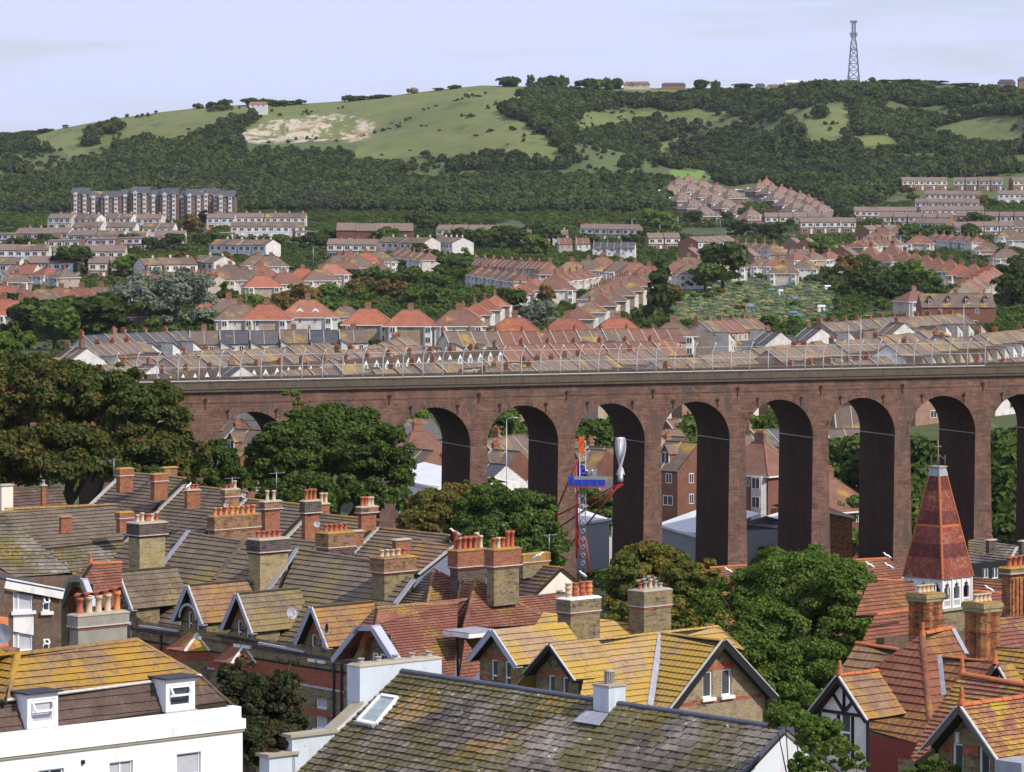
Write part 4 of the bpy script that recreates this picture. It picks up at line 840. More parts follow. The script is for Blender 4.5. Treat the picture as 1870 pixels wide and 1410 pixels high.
def terr(name, w_=6.3, d_=8.6, eave=5.4, rg=8.3, roofm='fr_grey', wallm='fw_mix', dormer=0, rear=True, party=True, chim='party', basez=-3, wins=True, dmat='white', dwin=(.8, 1.1), endwin=False):
    r = proto_root(name); h = d_/2; mb = MB()
    mb.faces([(-w_/2, -h, basez), (w_/2, -h, basez), (w_/2, h, basez), (-w_/2, h, basez), (-w_/2, -h, eave), (w_/2, -h, eave), (w_/2, h, eave), (-w_/2, h, eave), (-w_/2, 0, rg-.1), (w_/2, 0, rg-.1)],
             [(0, 1, 5, 4), (2, 3, 7, 6), (1, 2, 6, 9, 5), (3, 0, 4, 8, 7)], M[wallm], .5); kid(mb, 'wall', r)
    s = (rg-eave)/h; ov = .3; mb = MB()
    for sg in (-1, 1):
        pts = [(-w_/2, sg*(h+ov), eave-s*ov), (w_/2, sg*(h+ov), eave-s*ov), (w_/2, 0, rg), (-w_/2, 0, rg)]
        if sg > 0: pts = pts[::-1]
        mb.slab(pts, .16, M[roofm], tint=.5)
    mb.bx(-w_/2, w_/2, -.14, .14, rg-.05, rg+.08, M['t_orangelichen'] if roofm in ('fr_lich', 'fr_grey') else M[roofm], .5); kid(mb, 'roof', r)
    if party:
        mb = MB()
        for sg in (-1, 1): mb.bar(V(-w_/2, sg*(h+ov), eave-s*ov+.1), V(-w_/2, 0, rg+.1), .2, .12, M['far_cop'])
        kid(mb, 'party_coping', r); mb = MB(); mb.bar(V(0, -h-ov, eave-s*ov+.04), V(0, 0, rg+.04), .13, .08, M['far_cop']); kid(mb, 'party_coping', r)
    if chim == 'party': far_chim(r, -w_/2, 0.5, rg-1.2, rg+.85, .5, 1.0, 'fw_chim', 3)
    elif chim == 'mid': far_chim(r, 0, 0, rg-1, rg+1.2, 1.2, .55)
    if wins:
        for x in (-w_*.25, w_*.25): add_win(r, x, -h, eave-1.2, (1.0, 1.3)); add_win(r, x, h, eave-1.2, (1.0, 1.3), math.pi)
        add_win(r, w_*.22, -h, 1.5, (1.6, 1.3)); add_win(r, -w_*.25, h, 1.6, (1.0, 1.3), math.pi)
    for k in range(dormer):
        x = (k+.5)/dormer*w_-w_/2; dm = MB(); y0 = -h*.78; z0 = eave+s*(h*.22)-.1; ht = 1.35; dw = .62
        dm.faces([(x-dw, y0, z0), (x+dw, y0, z0), (x+dw, y0, z0+ht), (x, y0, z0+ht+.95), (x-dw, y0, z0+ht), (x-dw, y0+2.2, z0+ht), (x+dw, y0+2.2, z0+ht), (x-dw, y0+2, z0), (x+dw, y0+2, z0), (x, y0+2.8, z0+ht+.95)],
                 [(0, 1, 2, 3, 4), (1, 8, 6, 2), (7, 0, 4, 5)], M[dmat], .5); o = kid(dm, 'dormer', r)
        rf = MB(); e = .16
        for sg in (-1, 1):
            pts = [(x+sg*(dw+e), y0-.2, z0+ht-.2), (x, y0-.2, z0+ht+1.02), (x, y0+2.8, z0+ht+1.02), (x+sg*(dw+e), y0+2.2, z0+ht-.2)]
            if sg > 0: pts = pts[::-1]
            rf.slab(pts[::-1] if sg > 0 else pts[::-1], .08, M[roofm])
        rf.build('dormer_roof', o, (0, 0, 0))
        wo_ = bpy.data.objects.new('window', WM[dwin]); COL.objects.link(wo_); wo_.parent = o; wo_.location = (x, y0, z0+ht*.55)
    if rear:
        mb = MB(); rw = w_*.46; x0, x1 = -w_/2+.1, -w_/2+.1+rw; y0, y1 = -h-3.6, -h+.3; ez, rz_ = eave-1.2, eave+.55
        if not dormer:
            mb.faces([(x0, y0, basez), (x1, y0, basez), (x1, y1, basez), (x0, y1, basez), (x0, y0, rz_), (x1, y0, ez), (x1, y1, ez), (x0, y1, rz_)], [(0, 1, 5, 4), (1, 2, 6, 5), (3, 0, 4, 7)], M[wallm], .5); o = kid(mb, 'rear_wing', r)
            q = MB(); q.slab([(x0-.1, y0-.2, rz_+.15), (x1+.25, y0-.2, ez+.1), (x1+.25, y1+2.2, ez+.1), (x0-.1, y1+2.2, rz_+.15)], .12, M[roofm]); q.build('wing_roof', o, (0, 0, 0))
            wo_ = bpy.data.objects.new('window', WM[(.8, 1.1)]); COL.objects.link(wo_); wo_.parent = o; wo_.location = ((x0+x1)/2, y0, 3.4)
    if endwin:
        for y in (-1.6, 1.6):
            for z in (1.6, 4.3): add_win(r, w_/2, y, z, (1.0, 1.3), math.pi/2)
    return r
def hipped(name, w_=13, d_=9, eave=5.2, rg=8.9, rl=4, roofm='fr_red', wallm='fw_buff', chim=1, dormer=0, bay=True):
    r = proto_root(name); h = d_/2; W = w_/2; mb = MB()
    mb.faces([(-W, -h, -3), (W, -h, -3), (W, h, -3), (-W, h, -3), (-W, -h, eave), (W, -h, eave), (W, h, eave), (-W, h, eave)], [(0, 1, 5, 4), (1, 2, 6, 5), (2, 3, 7, 6), (3, 0, 4, 7)], M[wallm], .5)
    kid(mb, 'wall', r); mb = MB(); o = .4; ez = eave-.25
    P = [(-W-o, -h-o, ez), (W+o, -h-o, ez), (W+o, h+o, ez), (-W-o, h+o, ez), (-rl/2, 0, rg), (rl/2, 0, rg)]
    mb.faces(P, [(0, 1, 5, 4), (1, 2, 5), (2, 3, 4, 5), (3, 0, 4), (3, 2, 1, 0)], M[roofm], .5); mb.bar(V(-rl/2-.1, 0, rg+.02), V(rl/2+.1, 0, rg+.02), .26, .14, M['fr_ridge'])
    for a, b in ((0, 4), (3, 4), (1, 5), (2, 5)): mb.bar(V(*P[a]), V(*P[b]), .2, .12, M['fr_ridge'])
    kid(mb, 'roof', r); mb = MB(); 
    for a, b in ((0, 1), (1, 2), (2, 3), (3, 0)): mb.bar(V(*P[a])-UP*.12, V(*P[b])-UP*.12, .14, .2, M['white'])
    kid(mb, 'fascia', r)
    if chim: far_chim(r, 0, .4, rg-1.2, rg+1.3, 1.5, .6, 'fw_brick', 4)
    if chim > 1: far_chim(r, -W+.6, 0, eave+1, rg+.6, .6, 1.1, 'fw_brick', 2)
    for x in (-W*.68, W*.68):
        if bay:
            b = MB(); b.faces([(x-1.2, -h, -3), (x-.8, -h-.7, -3), (x+.8, -h-.7, -3), (x+1.2, -h, -3), (x-1.2, -h, eave-.3), (x-.8, -h-.7, eave-.3), (x+.8, -h-.7, eave-.3), (x+1.2, -h, eave-.3)], [(0, 1, 5, 4), (1, 2, 6, 5), (2, 3, 7, 6), (4, 5, 6, 7)], M['fw_white'], .5); kid(b, 'bay', r)
        for z in (1.5, 4.0): add_win(r, x, -h-(.7 if bay else 0), z, (1.3, 1.5) if bay else (1.6, 1.3)); add_win(r, x, h, z, (1.6, 1.3), math.pi)
    for x in (-W*.25, W*.25): add_win(r, x, -h, 4.0, (.8, 1.1))
    for z in (1.5, 4.0): add_win(r, W, 0, z, (1.0, 1.3), math.pi/2); add_win(r, -W, 0, z, (1.0, 1.3), -math.pi/2)
    for k in range(dormer):
        x = (-1, 1)[k % 2]*2.1; y0 = -h*.75; z0 = eave+.35; m2 = MB(); m2.faces([(x-.9, y0, z0), (x+.9, y0, z0), (x+.9, y0, z0+1.1), (x, y0, z0+1.9), (x-.9, y0, z0+1.1), (x-.9, y0+1.8, z0+1.1), (x+.9, y0+1.8, z0+1.1), (x, y0+2.6, z0+1.9)], [(0, 1, 2, 3, 4), (1, 6, 2), (0, 4, 5), (2, 6, 7, 3), (4, 3, 7, 5)], M['white'], .5)
        o_ = kid(m2, 'dormer', r); wo_ = bpy.data.objects.new('window', WM[(1.0, 1.3)]); COL.objects.link(wo_); wo_.parent = o_; wo_.location = (x, y0, z0+.6); wo_.scale = (1, 1, .8)
    return r
def estate(name, w_=6, d_=8, eave=5, rg=6.8, roofm='fr_mauve', wallm='fw_brick', clad='pclad', band=True, flat=False):
    r = proto_root(name); h = d_/2; W = w_/2; mb = MB()
    if flat: rg = eave+.35
    mb.faces([(-W, -h, -4), (W, -h, -4), (W, h, -4), (-W, h, -4), (-W, -h, eave), (W, -h, eave), (W, h, eave), (-W, h, eave), (-W, 0, rg-.1), (W, 0, rg-.1)], [(0, 1, 5, 4), (2, 3, 7, 6), (1, 2, 6, 9, 5), (3, 0, 4, 8, 7)], M[wallm], .5); kid(mb, 'wall', r)
    mb = MB(); s = (rg-eave)/h; ov = .35
    for sg in (-1, 1):
        pts = [(-W, sg*(h+ov), eave-s*ov), (W, sg*(h+ov), eave-s*ov), (W, 0, rg), (-W, 0, rg)]; mb.slab(pts if sg < 0 else pts[::-1], .2, M[roofm], tint=.5)
    kid(mb, 'roof', r)
    if band: mb = MB(); mb.box(V(0, -h-.04, 3.75), V(W-.25, 0, 0), V(0, .05, 0), V(0, 0, 1.05), M[clad], .5); kid(mb, 'cladding', r)
    add_win(r, -W*.48, -h-.1, 3.8, (1.6, 1.3)); add_win(r, W*.48, -h-.1, 3.8, (1.6, 1.3)); add_win(r, -W*.3, -h-.06, 1.4, (2.2, 1.4))
    d = MB(); d.bx(W*.45, W*.45+.9, -h-.06, -h+.02, 0, 2.1, M['white']); kid(d, 'door', r)
    if not flat: far_chim(r, W*.5, .3, rg-.6, rg+.7, .5, .5, wallm, 1)
    return r
def flats(name, w_=11, storeys=6):
    r = proto_root(name); sh = 2.75; H_ = sh*storeys; h = 6; W = w_/2; mb = MB(); mb.faces([(-W, -h, -6), (W, -h, -6), (W, h, -6), (-W, h, -6), (-W, -h, H_), (W, -h, H_), (W, h, H_), (-W, h, H_)], [(0, 1, 5, 4), (1, 2, 6, 5), (2, 3, 7, 6), (3, 0, 4, 7)], M['flat_brick'], .5); kid(mb, 'wall', r)
    rf = MB(); rf.slab([(-W-.3, -h-.6, H_-.1), (W+.3, -h-.6, H_-.1), (W+.3, 1, H_+3.9), (-W-.3, 1, H_+3.9)], .3, M['fr_slate']); rf.slab([(-W-.3, 1, H_+3.9), (W+.3, 1, H_+3.9), (W+.3, h+.5, H_-.1), (-W-.3, h+.5, H_-.1)], .3, M['fr_slate']); kid(rf, 'roof', r)
    for x in (-W*.52, W*.52):
        b = MB(); b.bx(x-1.05, x+1.05, -h-.6, -h+.02, -2, H_-.2, M['pclad2'], .5); kid(b, 'bay', r)
        for k in range(storeys): add_win(r, x, -h-.6, sh*(k+.55), (1.6, 1.3))
    for x in (-W*.06,):
        for k in range(storeys): add_win(r, x, -h, sh*(k+.55), (.8, 1.1))
    g = MB(); g.faces([(-W*.52-1.9, -h-.75, H_-.15), (-W*.52+1.9, -h-.75, H_-.15), (-W*.52, -h-.75, H_+1.2), (-W*.52, -h+2.5, H_+1.2)], [(0, 1, 2), (1, 3, 2), (0, 2, 3)], M['fw_white'], .5); kid(g, 'pediment', r); return r
M['flat_brick'] = m_objvar('flats_brick', [(.15, .09, .08), (.20, .12, .10), (.17, .10, .085)])
M['fw_chim'] = m_objvar('far_chimney_brick', [(.26, .12, .07), (.36, .14, .08), (.30, .20, .12), (.22, .13, .09)])
M['pclad2'] = m_plain('greyed_panel', (.68, .65, .62), .8, .1, .3)
protos = []
def P_(o): protos.append(o); return o
T_dorm = P_(terr('dormer_house', 6.3, 8, 5.4, 8.2, 'fr_brown', 'fw_mix', dormer=2, rear=False)); T_lich = P_(terr('terraced_house', 6.3, 8, 5.4, 8.3, 'fr_lich', 'fw_mix')); T_grey = P_(terr('terraced_house', 6.3, 8, 5.4, 8.1, 'fr_grey', 'fw_mix')); T_grey2 = P_(terr('terraced_house', 6.3, 8.6, 5.2, 8.3, 'fr_brown', 'fw_cream'))
T_lich2 = P_(terr('terraced_house', 6.3, 8, 5.4, 8.2, 'fr_lich', 'fw_mix', chim=None)); T_grey3 = P_(terr('terraced_house', 6.3, 8.4, 5.2, 8.0, 'fr_brown', 'fw_mix', chim=None))
T_white = P_(terr('terraced_house', 6.3, 8, 5.5, 8.2, 'fr_slate', 'fw_white')); T_whiteb = P_(terr('terraced_house', 6.3, 8, 5.5, 8.2, 'fr_brown', 'fw_white', chim='mid')); T_red = P_(terr('red_roofed_house', 6.3, 8, 5.4, 8.2, 'fr_dred', 'fw_mix', rear=False)); T_redb = P_(terr('red_roofed_house', 5.4, 9, 5.4, 8.8, 'fr_red', 'fw_cream', rear=False, party=False))
H_red = P_(hipped('semi_detached_house', roofm='fr_red')); H_dred = P_(hipped('semi_detached_house', roofm='fr_dred', wallm='fw_cream')); H_brown = P_(hipped('semi_detached_house', roofm='fr_brown', wallm='fw_cream')); H_dorm = P_(hipped('semi_detached_house', w_=16, d_=10, rg=9.6, roofm='fr_red', wallm='fw_white', dormer=2)); H_wh = P_(hipped('semi_detached_house', roofm='fr_brown', wallm='fw_white')); H_pyr = P_(hipped('detached_house', w_=9, d_=9, rl=.6, rg=9.4, roofm='fr_dred', wallm='fw_mix', bay=False)); H_pyrr = P_(hipped('detached_house', w_=9, d_=9, rl=.6, rg=9, roofm='fr_red', wallm='fw_mix')); H_mauve = P_(hipped('chalet_house', w_=12, d_=10, eave=2.9, rg=7.2, rl=3, roofm='fr_mauve', wallm='fw_brick', bay=False)); H_pink = P_(hipped('detached_house', w_=14, roofm='fr_brown', wallm='fw_pink'))
H_s1 = P_(hipped('semi_detached_house', w_=10.2, d_=8.5, rg=8, rl=2.6, roofm='fr_red', wallm='fw_mix')); H_s2 = P_(hipped('semi_detached_house', w_=10.2, d_=8.5, rg=8, rl=2.6, roofm='fr_dred', wallm='fw_mix')); H_s3 = P_(hipped('semi_detached_house', w_=10.2, d_=8.5, rg=8, rl=2.6, roofm='fr_brown', wallm='fw_mix'))
E_brick = P_(estate('estate_house', clad='pclad')); E_cream = P_(estate('estate_house', wallm='fw_cream', clad='pclad', roofm='fr_mauve')); E_flat = P_(estate('estate_house', wallm='flat_brick', flat=True)); E_gable = P_(terr('gabled_house', 7, 9, 5, 8, 'fr_mauve', 'fw_brick', rear=False, party=False, chim='mid')); E_wh = P_(estate('estate_house', wallm='fw_white', clad='pclad', roofm='fr_brown'))
E_red = P_(estate('apartment_house', w_=7, d_=10, eave=7.6, rg=10.2, wallm='fw_red', clad='pclad', roofm='fr_mauve', band=False)); FL = P_(flats('flat_block'))
for o in protos: o['_proto'] = 1
for o in [c for p in protos for c in [p]+list(p.children_recursive)]: pass
HOUSEP = []
def put(proto, loc, rz, label, cat, group, sc=1.0):
    HOUSEP.append((loc[0], loc[1]))
    o = copy_tree(proto); del o['_proto']; o.location = loc; o.rotation_euler[2] = rz; o.scale = (sc, sc, sc); o.name = proto.name.split('.')[0]; tag(o, label, cat, group); return o
nrow = {}
ESC = 1.32
def terrace(px0, r0, px1, r1, protos_, desc, where, H=8.3, step=None, cat='terraced house', flip=False, group=None, n=None, skip=()):
    es = ESC if protos_[0].name.startswith(('estate', 'apartment')) else 1; H *= es
    if step: step *= es
    """ridge line given by its two ends in the photo; house after house along it"""
    a = ground_hit(px0, r0, H); b = ground_hit(px1, r1, H); d = b-a; d.z = 0; L = d.length; st = step or 6.3; n = n or max(1, int(round(L/st))); d.normalize(); rz = math.atan2(d.y, d.x)
    nv = V(d.y, -d.x, 0)
    for i in range(n):
        if i in skip: continue
        t = (i+.5)/n; q = a.lerp(b, t); pr = random.choice(protos_); off = math.pi if flip else 0
        sc = (L/n)/st if abs((L/n)/st-1) < .15 else 1
        put(pr, (q.x, q.y, q.z+random.uniform(-.12, .12)), rz+off, mk(desc, i+1, where), cat, group or where, es)
def houses(lst, proto_default, desc, where, H=8.9, cat='house', rz0=0.0, rzv=.1, group=None, gs=1):
    for i, it in enumerate(lst):
        px, row = it[:2]; pr = it[2] if len(it) > 2 and it[2] else proto_default; rz = it[3] if len(it) > 3 else rz0+random.uniform(-rzv, rzv); sc = (it[4] if len(it) > 4 else 1)*gs
        p = ground_hit(px, row, H*sc); put(pr, p, rz, mk(desc, i+1, where), cat, group or where, sc)

# terraces just beyond the viaduct, front to back
A45 = [T_grey, T_grey2, T_grey3, T_lich2, T_grey3]; AL = [T_lich, T_lich2, T_grey3, T_lich2]
terrace(128, 632, 262, 622, [T_grey, T_grey2], 'cream terraced house with striped grey roof', 'short terrace behind the big left tree')
terrace(160, 668, 420, 634, A45, 'terraced house with lichened grey roof and pale party copings', 'terrace above the dormer windows')
terrace(255, 684, 900, 636, [T_dorm], 'terraced house with two white pointed dormers', 'long dormer terrace above the viaduct parapet')
terrace(410, 692, 660, 664, A45, 'terraced house with mottled brown roof', 'low terrace just above the viaduct fence')
terrace(150, 612, 340, 603, [T_white, T_whiteb, T_white], 'white terraced house with slate roof', 'far white terrace left of centre')
terrace(345, 603, 672, 602, [T_whiteb, T_white, T_whiteb], 'white terraced house with brown roof and central stack', 'far white terrace in the centre left')
terrace(520, 700, 830, 656, A45, 'terraced house with pale striped roof', 'terrace rising behind the fence left of centre')
terrace(600, 655, 745, 612, AL, 'terraced house with ochre lichened roof', 'steep terrace in the centre')
terrace(760, 700, 1010, 664, A45, 'terraced house with grey brown roof and rear wing', 'terrace behind the fence above the third arch')
terrace(810, 606, 1240, 600, [T_red, T_grey2, T_red], 'terraced house with dull reddish roof', 'far level terrace in the centre')
terrace(905, 628, 1235, 618, [T_red], 'red tiled terraced house', 'long red roofed terrace in the centre', H=8.6)
terrace(880, 672, 1200, 634, A45, 'terraced house with striped olive roof', 'terrace above the fourth arch')
terrace(1030, 694, 1330, 658, A45, 'terraced house with greyish lichened roof', 'terrace just behind the fence above the fifth arch')
terrace(1190, 660, 1500, 622, AL, 'terraced house with golden lichened roof', 'middle terrace right of centre')
terrace(1300, 690, 1620, 652, A45, 'terraced house with lichen spotted brown roof', 'terrace behind the fence above the seventh arch')
terrace(1400, 640, 1720, 600, AL, 'terraced house with ochre roof and tall stack', 'upper terrace right of centre')
terrace(1520, 692, 1875, 648, AL, 'terraced house with ochre and brown roof', 'terrace above the eighth arch')
terrace(1640, 690, 1880, 664, [T_dorm], 'terraced house with two small white dormers', 'dormer terrace at the right edge of the photo')
terrace(1620, 630, 1880, 600, AL, 'terraced house with golden brown roof', 'upper terrace at the right edge')
terrace(1500, 588, 1760, 572, [T_grey2, T_grey], 'grey roofed terraced house', 'terrace below the red timbered inn')
terrace(1275, 588, 1380, 580, [T_red, T_grey2], 'terraced house with brown red roof', 'short terrace below the allotments')
terrace(300, 652, 600, 626, [T_lich2, T_grey3, T_lich], 'terraced house with rusty lichened roof', 'terrace hiding the foot of the white row')
terrace(520, 650, 760, 628, [T_lich2, T_lich, T_grey3], 'terraced house with ochre ridge', 'second terrace before the white row')
# gable fronts facing the viaduct
for px, row, w, lb in ((272, 664, T_whiteb, 'white gable end of a house at the left end of the dormer terrace'), (148, 634, T_whiteb, 'cream gable end of the house nearest the big left tree'), (430, 668, T_white, 'small white gable end just above the viaduct fence'), (1412, 604, T_white, 'white gable ended house left of the allotments lamp'), (1487, 598, T_white, 'small white gable front below the allotments'), (1638, 588, T_whiteb, 'broad white gable end right of centre among lichened roofs'), (1720, 612, T_white, 'white gable end near the right edge')):
    p = ground_hit(px, row, 8.4); put(w, p, R(-62), lb, 'house', 'gable ended houses above the viaduct')
# red hipped semis in the middle distance
houses([(8, 522, H_red), (42, 530, H_dred), (78, 528, H_brown), (112, 526, H_dred), (148, 525, H_dred), (184, 524, H_brown), (219, 523, H_dred)], H_dred, 'hipped semi with brown red roof', 'upper row at the far left', H=8.9, rz0=-.1)
houses([(6, 546), (38, 549), (133, 548, H_red), (178, 548), (215, 551)], H_red, 'hipped semi with bright orange red roof', 'lower row at the far left', rz0=-.1)
houses([(388, 552, H_dorm, 0, .85), (438, 556, H_brown), (418, 545, H_brown)], H_brown, 'hipped house with brown and red roof', 'group right of the silver tree', rz0=.1)
houses([(487, 556, H_red, .0), (562, 552, H_dorm, .05), (631, 560, H_brown, .1, .7), (672, 564, H_red, 0), (750, 566, H_red, 0), (838, 566, H_dred, .1), (940, 580, H_red, 0), (1036, 584, H_red, 0), (1128, 583, H_red, .05)], H_red, 'large orange hipped semi', 'row above the long terraces')
houses([(399, 492, H_brown), (420, 484, H_brown), (445, 492, H_brown), (478, 487, H_dred)], H_brown, 'brown hipped house', 'cluster above the silver tree', rz0=.2)
houses([(478, 503, H_red), (520, 498, H_dred), (553, 491, H_red), (585, 492, H_brown), (604, 482, H_red), (628, 478, H_dred), (655, 470, H_brown), (640, 462, H_dred), (692, 460, H_brown)], H_red, 'hipped semi with orange or brown roof', 'rising row left of centre', rz0=.3)
houses([(620, 466, H_wh), (668, 462, H_red), (495, 468, H_wh), (470, 466, H_wh)], H_wh, 'white hipped house', 'small group left of centre beneath the flats', rz0=.2)
terrace(352, 497, 400, 503, [T_red], 'red roofed terraced house', 'small row above the silver tree')
for x0, r0, x1, r1, pr, ds, wh in ((0, 500, 60, 500, [H_s3, H_s2], 'hipped house', 'row at the left edge over the bright red rows'), (70, 488, 130, 492, [H_s1, H_s3], 'hipped house with white walls', 'upper left gardens'), (255, 472, 350, 470, [E_wh], 'low brown roofed house', 'row above the pale green tree'), (250, 492, 345, 496, [H_s3], 'brown hipped house', 'row over the silver tree'), (690, 478, 700, 482, [H_s3], 'brown hipped house', 'corner right of the rising row'),
    (720, 455, 790, 462, [H_s2, H_s3], 'small hipped house', 'row hidden under the dark belt'), (870, 486, 960, 500, [H_s3, H_s2], 'hipped house', 'row over the red street'), (1010, 500, 1075, 490, [H_s2], 'hipped house', 'row between the two red streets'), (1130, 505, 1195, 505, [H_s3], 'brown hipped house', 'row at the head of the second red street'), (1200, 590, 1260, 590, [H_s3, H_s2], 'brown hipped house', 'row left of the allotment foot'),
    (1335, 440, 1420, 445, [H_s3], 'brown hipped house', 'row beneath the playing field hedge'), (1440, 462, 1530, 460, [H_s3, H_s2], 'brown hipped house', 'row right of the gabled estate'), (1560, 440, 1640, 436, [H_s2, H_s3], 'hipped house', 'row over the pyramid roofs'), (1575, 412, 1640, 410, [E_brick], 'estate house', 'row left of the white villas'), (1700, 425, 1790, 432, [H_s3, H_s2], 'hipped house', 'row under the brick estate'), (1740, 405, 1850, 404, [E_brick], 'estate house', 'low row over the pink house'), (1180, 425, 1240, 425, [E_brick], 'estate house', 'row left of the playing field'),
    (940, 420, 1040, 420, [E_brick, E_wh], 'estate house', 'row over the light round tree'), (600, 436, 690, 436, [E_brick], 'estate house', 'row under the orange apartments'), (700, 432, 790, 434, [E_wh], 'estate house', 'row left of the white pair'), (1640, 532, 1700, 530, [H_s2], 'hipped house', 'row left of the inn'), (0, 446, 90, 446, [E_wh, E_brick], 'estate house', 'row under the flat roofed terraces'), (100, 448, 230, 448, [E_brick, E_cream], 'estate house', 'row under the left estate')):
    terrace(x0, r0, x1, r1, pr, ds, wh, cat='house', step=10.5 if pr[0] in (H_s1, H_s2, H_s3) else 6, H=8 if pr[0] in (H_s1, H_s2, H_s3) else 6.8)
# red timbered inn
p_ = ground_hit(1745, 536, 9.6); T_inn = P_(terr('inn', 21, 10, 6, 9.6, 'fr_brown', 'fw_red', dormer=4, rear=False, party=False, chim='mid', dmat='tilehang', dwin=(1.0, 1.3))); T_inn['_proto'] = 1; put(T_inn, p_, .05, 'red brick and timbered inn with four pointed dormers at the right', 'inn', None)
# two diagonal red streets in the centre
terrace(838, 566, 985, 505, [H_s1, H_s2, H_s1, H_s3], 'house with bright red hipped roof', 'red street climbing right in the centre', cat='house', step=13, H=8, n=9)
terrace(868, 470, 1000, 478, [T_red], 'small gabled house with purple brown roof', 'row behind the red street', step=6)
terrace(1045, 566, 1200, 490, [H_s2, H_s3, H_s2, H_s1], 'house with dull red hipped roof', 'second climbing street right of centre', cat='house', step=13, H=8, n=9)
terrace(1080, 530, 1150, 500, [H_s2, H_s3], 'brown hipped house', 'short climbing row right of the second red street', cat='house', step=10.5, H=8)
houses([(1015, 508, H_dred), (1005, 482, H_pyr), (1045, 478, H_wh), (1075, 475, H_wh), (1100, 470, H_dred), (1135, 477, H_wh), (1160, 480, H_dred), (1185, 486, H_dred)], H_dred, 'brown hipped house', 'row above the second climbing street', rz0=.1)
houses([(1240, 478, H_dred), (1262, 483, H_wh), (1330, 470, H_wh), (1258, 470, H_wh)], H_wh, 'white walled house', 'group left of the allotments', rz0=.1)
# right hand streets
houses([(1545, 470, H_pyr, 0, .9), (1590, 450, H_pyr), (1615, 458, H_pyr), (1630, 446, H_pyr), (1652, 458, H_pyr), (1672, 462, H_pyr), (1692, 466, H_pyr), (1712, 470, H_pyr), (1735, 474, H_pyr), (1755, 480, H_pyrr), (1778, 482, H_pyr), (1800, 486, H_pyrr)], H_pyr, 'pyramid roofed house with tall stack', 'descending row on the right', rz0=-.4, H=9.4)
terrace(1755, 520, 1815, 490, [T_redb, T_red], 'red roofed terraced house', 'short row at the right below the pyramid roofs', step=6)
houses([(1612, 415, H_dred), (1640, 416, H_brown), (1600, 424, H_wh), (1680, 430, H_dred)], H_wh, 'large white villa with brown roofs', 'group right of the playing field', rz0=-.3)
houses([(1803, 443, H_pink, -.1, .9), (1838, 455, H_brown), (1842, 418, H_wh), (1858, 402, H_wh), (1862, 424, H_wh)], H_wh, 'large hipped house', 'group at the right edge')
houses([(1392, 472, H_wh, .1, .8), (1420, 470, H_dred, 0, .9), (1430, 482, H_brown, -.1, .9), (1470, 476, H_wh, 0, .8), (1352, 476, H_wh, 0, .7)], H_wh, 'cream house with brown roof', 'row above the allotments')
# 1960s gabled houses
terrace(1256, 432, 1330, 430, [E_brick], 'brown roofed estate house', 'row below the playing field lamps', step=6, H=6.8)
for i, (px, row) in enumerate(((1262, 452), (1288, 452), (1312, 452), (1344, 454), (1366, 454), (1448, 434), (1475, 435), (1500, 438), (1512, 440), (1540, 448), (1546, 452))):
    p = ground_hit(px, row, 8); put(E_gable, p, R(62), 'brick estate house with gable end, %s from the left above the allotments' % ordi(i+1), 'house', 'gabled estate houses')
terrace(1400, 455, 1480, 455, [E_wh], 'estate house with brown roof', 'row right of the dark tree above the allotments', step=6, H=6.8)
terrace(1645, 324, 1728, 324, [E_brick], 'brick estate house with white panels', 'top row on the right', step=6, H=6.8)
terrace(1740, 324, 1833, 324, [E_brick], 'brick estate house with pale bays', 'top row near the right edge', step=6, H=6.8)
terrace(1848, 324, 1880, 324, [E_brick], 'brick estate house', 'last block of the top row', step=6, H=6.8)
terrace(1690, 348, 1790, 349, [E_brick], 'brick estate house with white windows', 'second row on the right', step=6, H=6.8)
terrace(1822, 348, 1880, 348, [E_cream], 'pink and cream estate house', 'second row at the right edge', step=6, H=6.8)
terrace(1672, 362, 1788, 363, [E_brick], 'brick estate house', 'third row on the right', step=6, H=6.8)
terrace(1560, 378, 1672, 378, [E_brick], 'brick estate house', 'fourth row on the right', step=6, H=6.8)
terrace(1680, 376, 1795, 376, [E_brick], 'brick estate house with long roof', 'row above the right hand trees', step=6, H=6.8)
terrace(1605, 388, 1740, 389, [E_brick], 'brick estate house with low roof', 'fifth row on the right', step=6, H=6.8)
terrace(1745, 386, 1880, 387, [E_brick], 'brown brick estate house', 'fifth row at the right edge', step=6, H=6.8)
terrace(1675, 398, 1740, 400, [E_brick], 'brick estate house', 'short row below the fifth row', step=6, H=6.8)
terrace(1395, 388, 1552, 388, [E_brick], 'brick estate house with brown roof', 'long row right of the stepped roofs', step=6, H=6.8)
terrace(1460, 397, 1562, 397, [E_brick], 'brick estate house with pale ground floor', 'lower row right of the stepped roofs', step=6, H=6.8)
# stepped chalet roofs
ch = []
for k in range(7): ch.append((1240+k*22, 326+k*9.5))
for k in range(4): ch.append((1226+k*20, 338+k*13))
for k in range(4): ch.append((1258+k*26, 322+k*8))
houses(ch, H_mauve, 'chalet house with broad brown hipped roof', 'left stepped hillside estate', H=7.2, rz0=.5, rzv=.05, gs=1.3)
houses([(1388, 334), (1400, 331, H_pyrr, 0, .8), (1410, 338), (1428, 342), (1445, 348), (1462, 353), (1478, 360), (1490, 367), (1502, 374), (1420, 350), (1440, 358), (1455, 368), (1474, 374)], H_mauve, 'chalet house with broad brown hipped roof', 'right stepped hillside estate', H=7.2, rz0=.5, rzv=.05, gs=1.3)
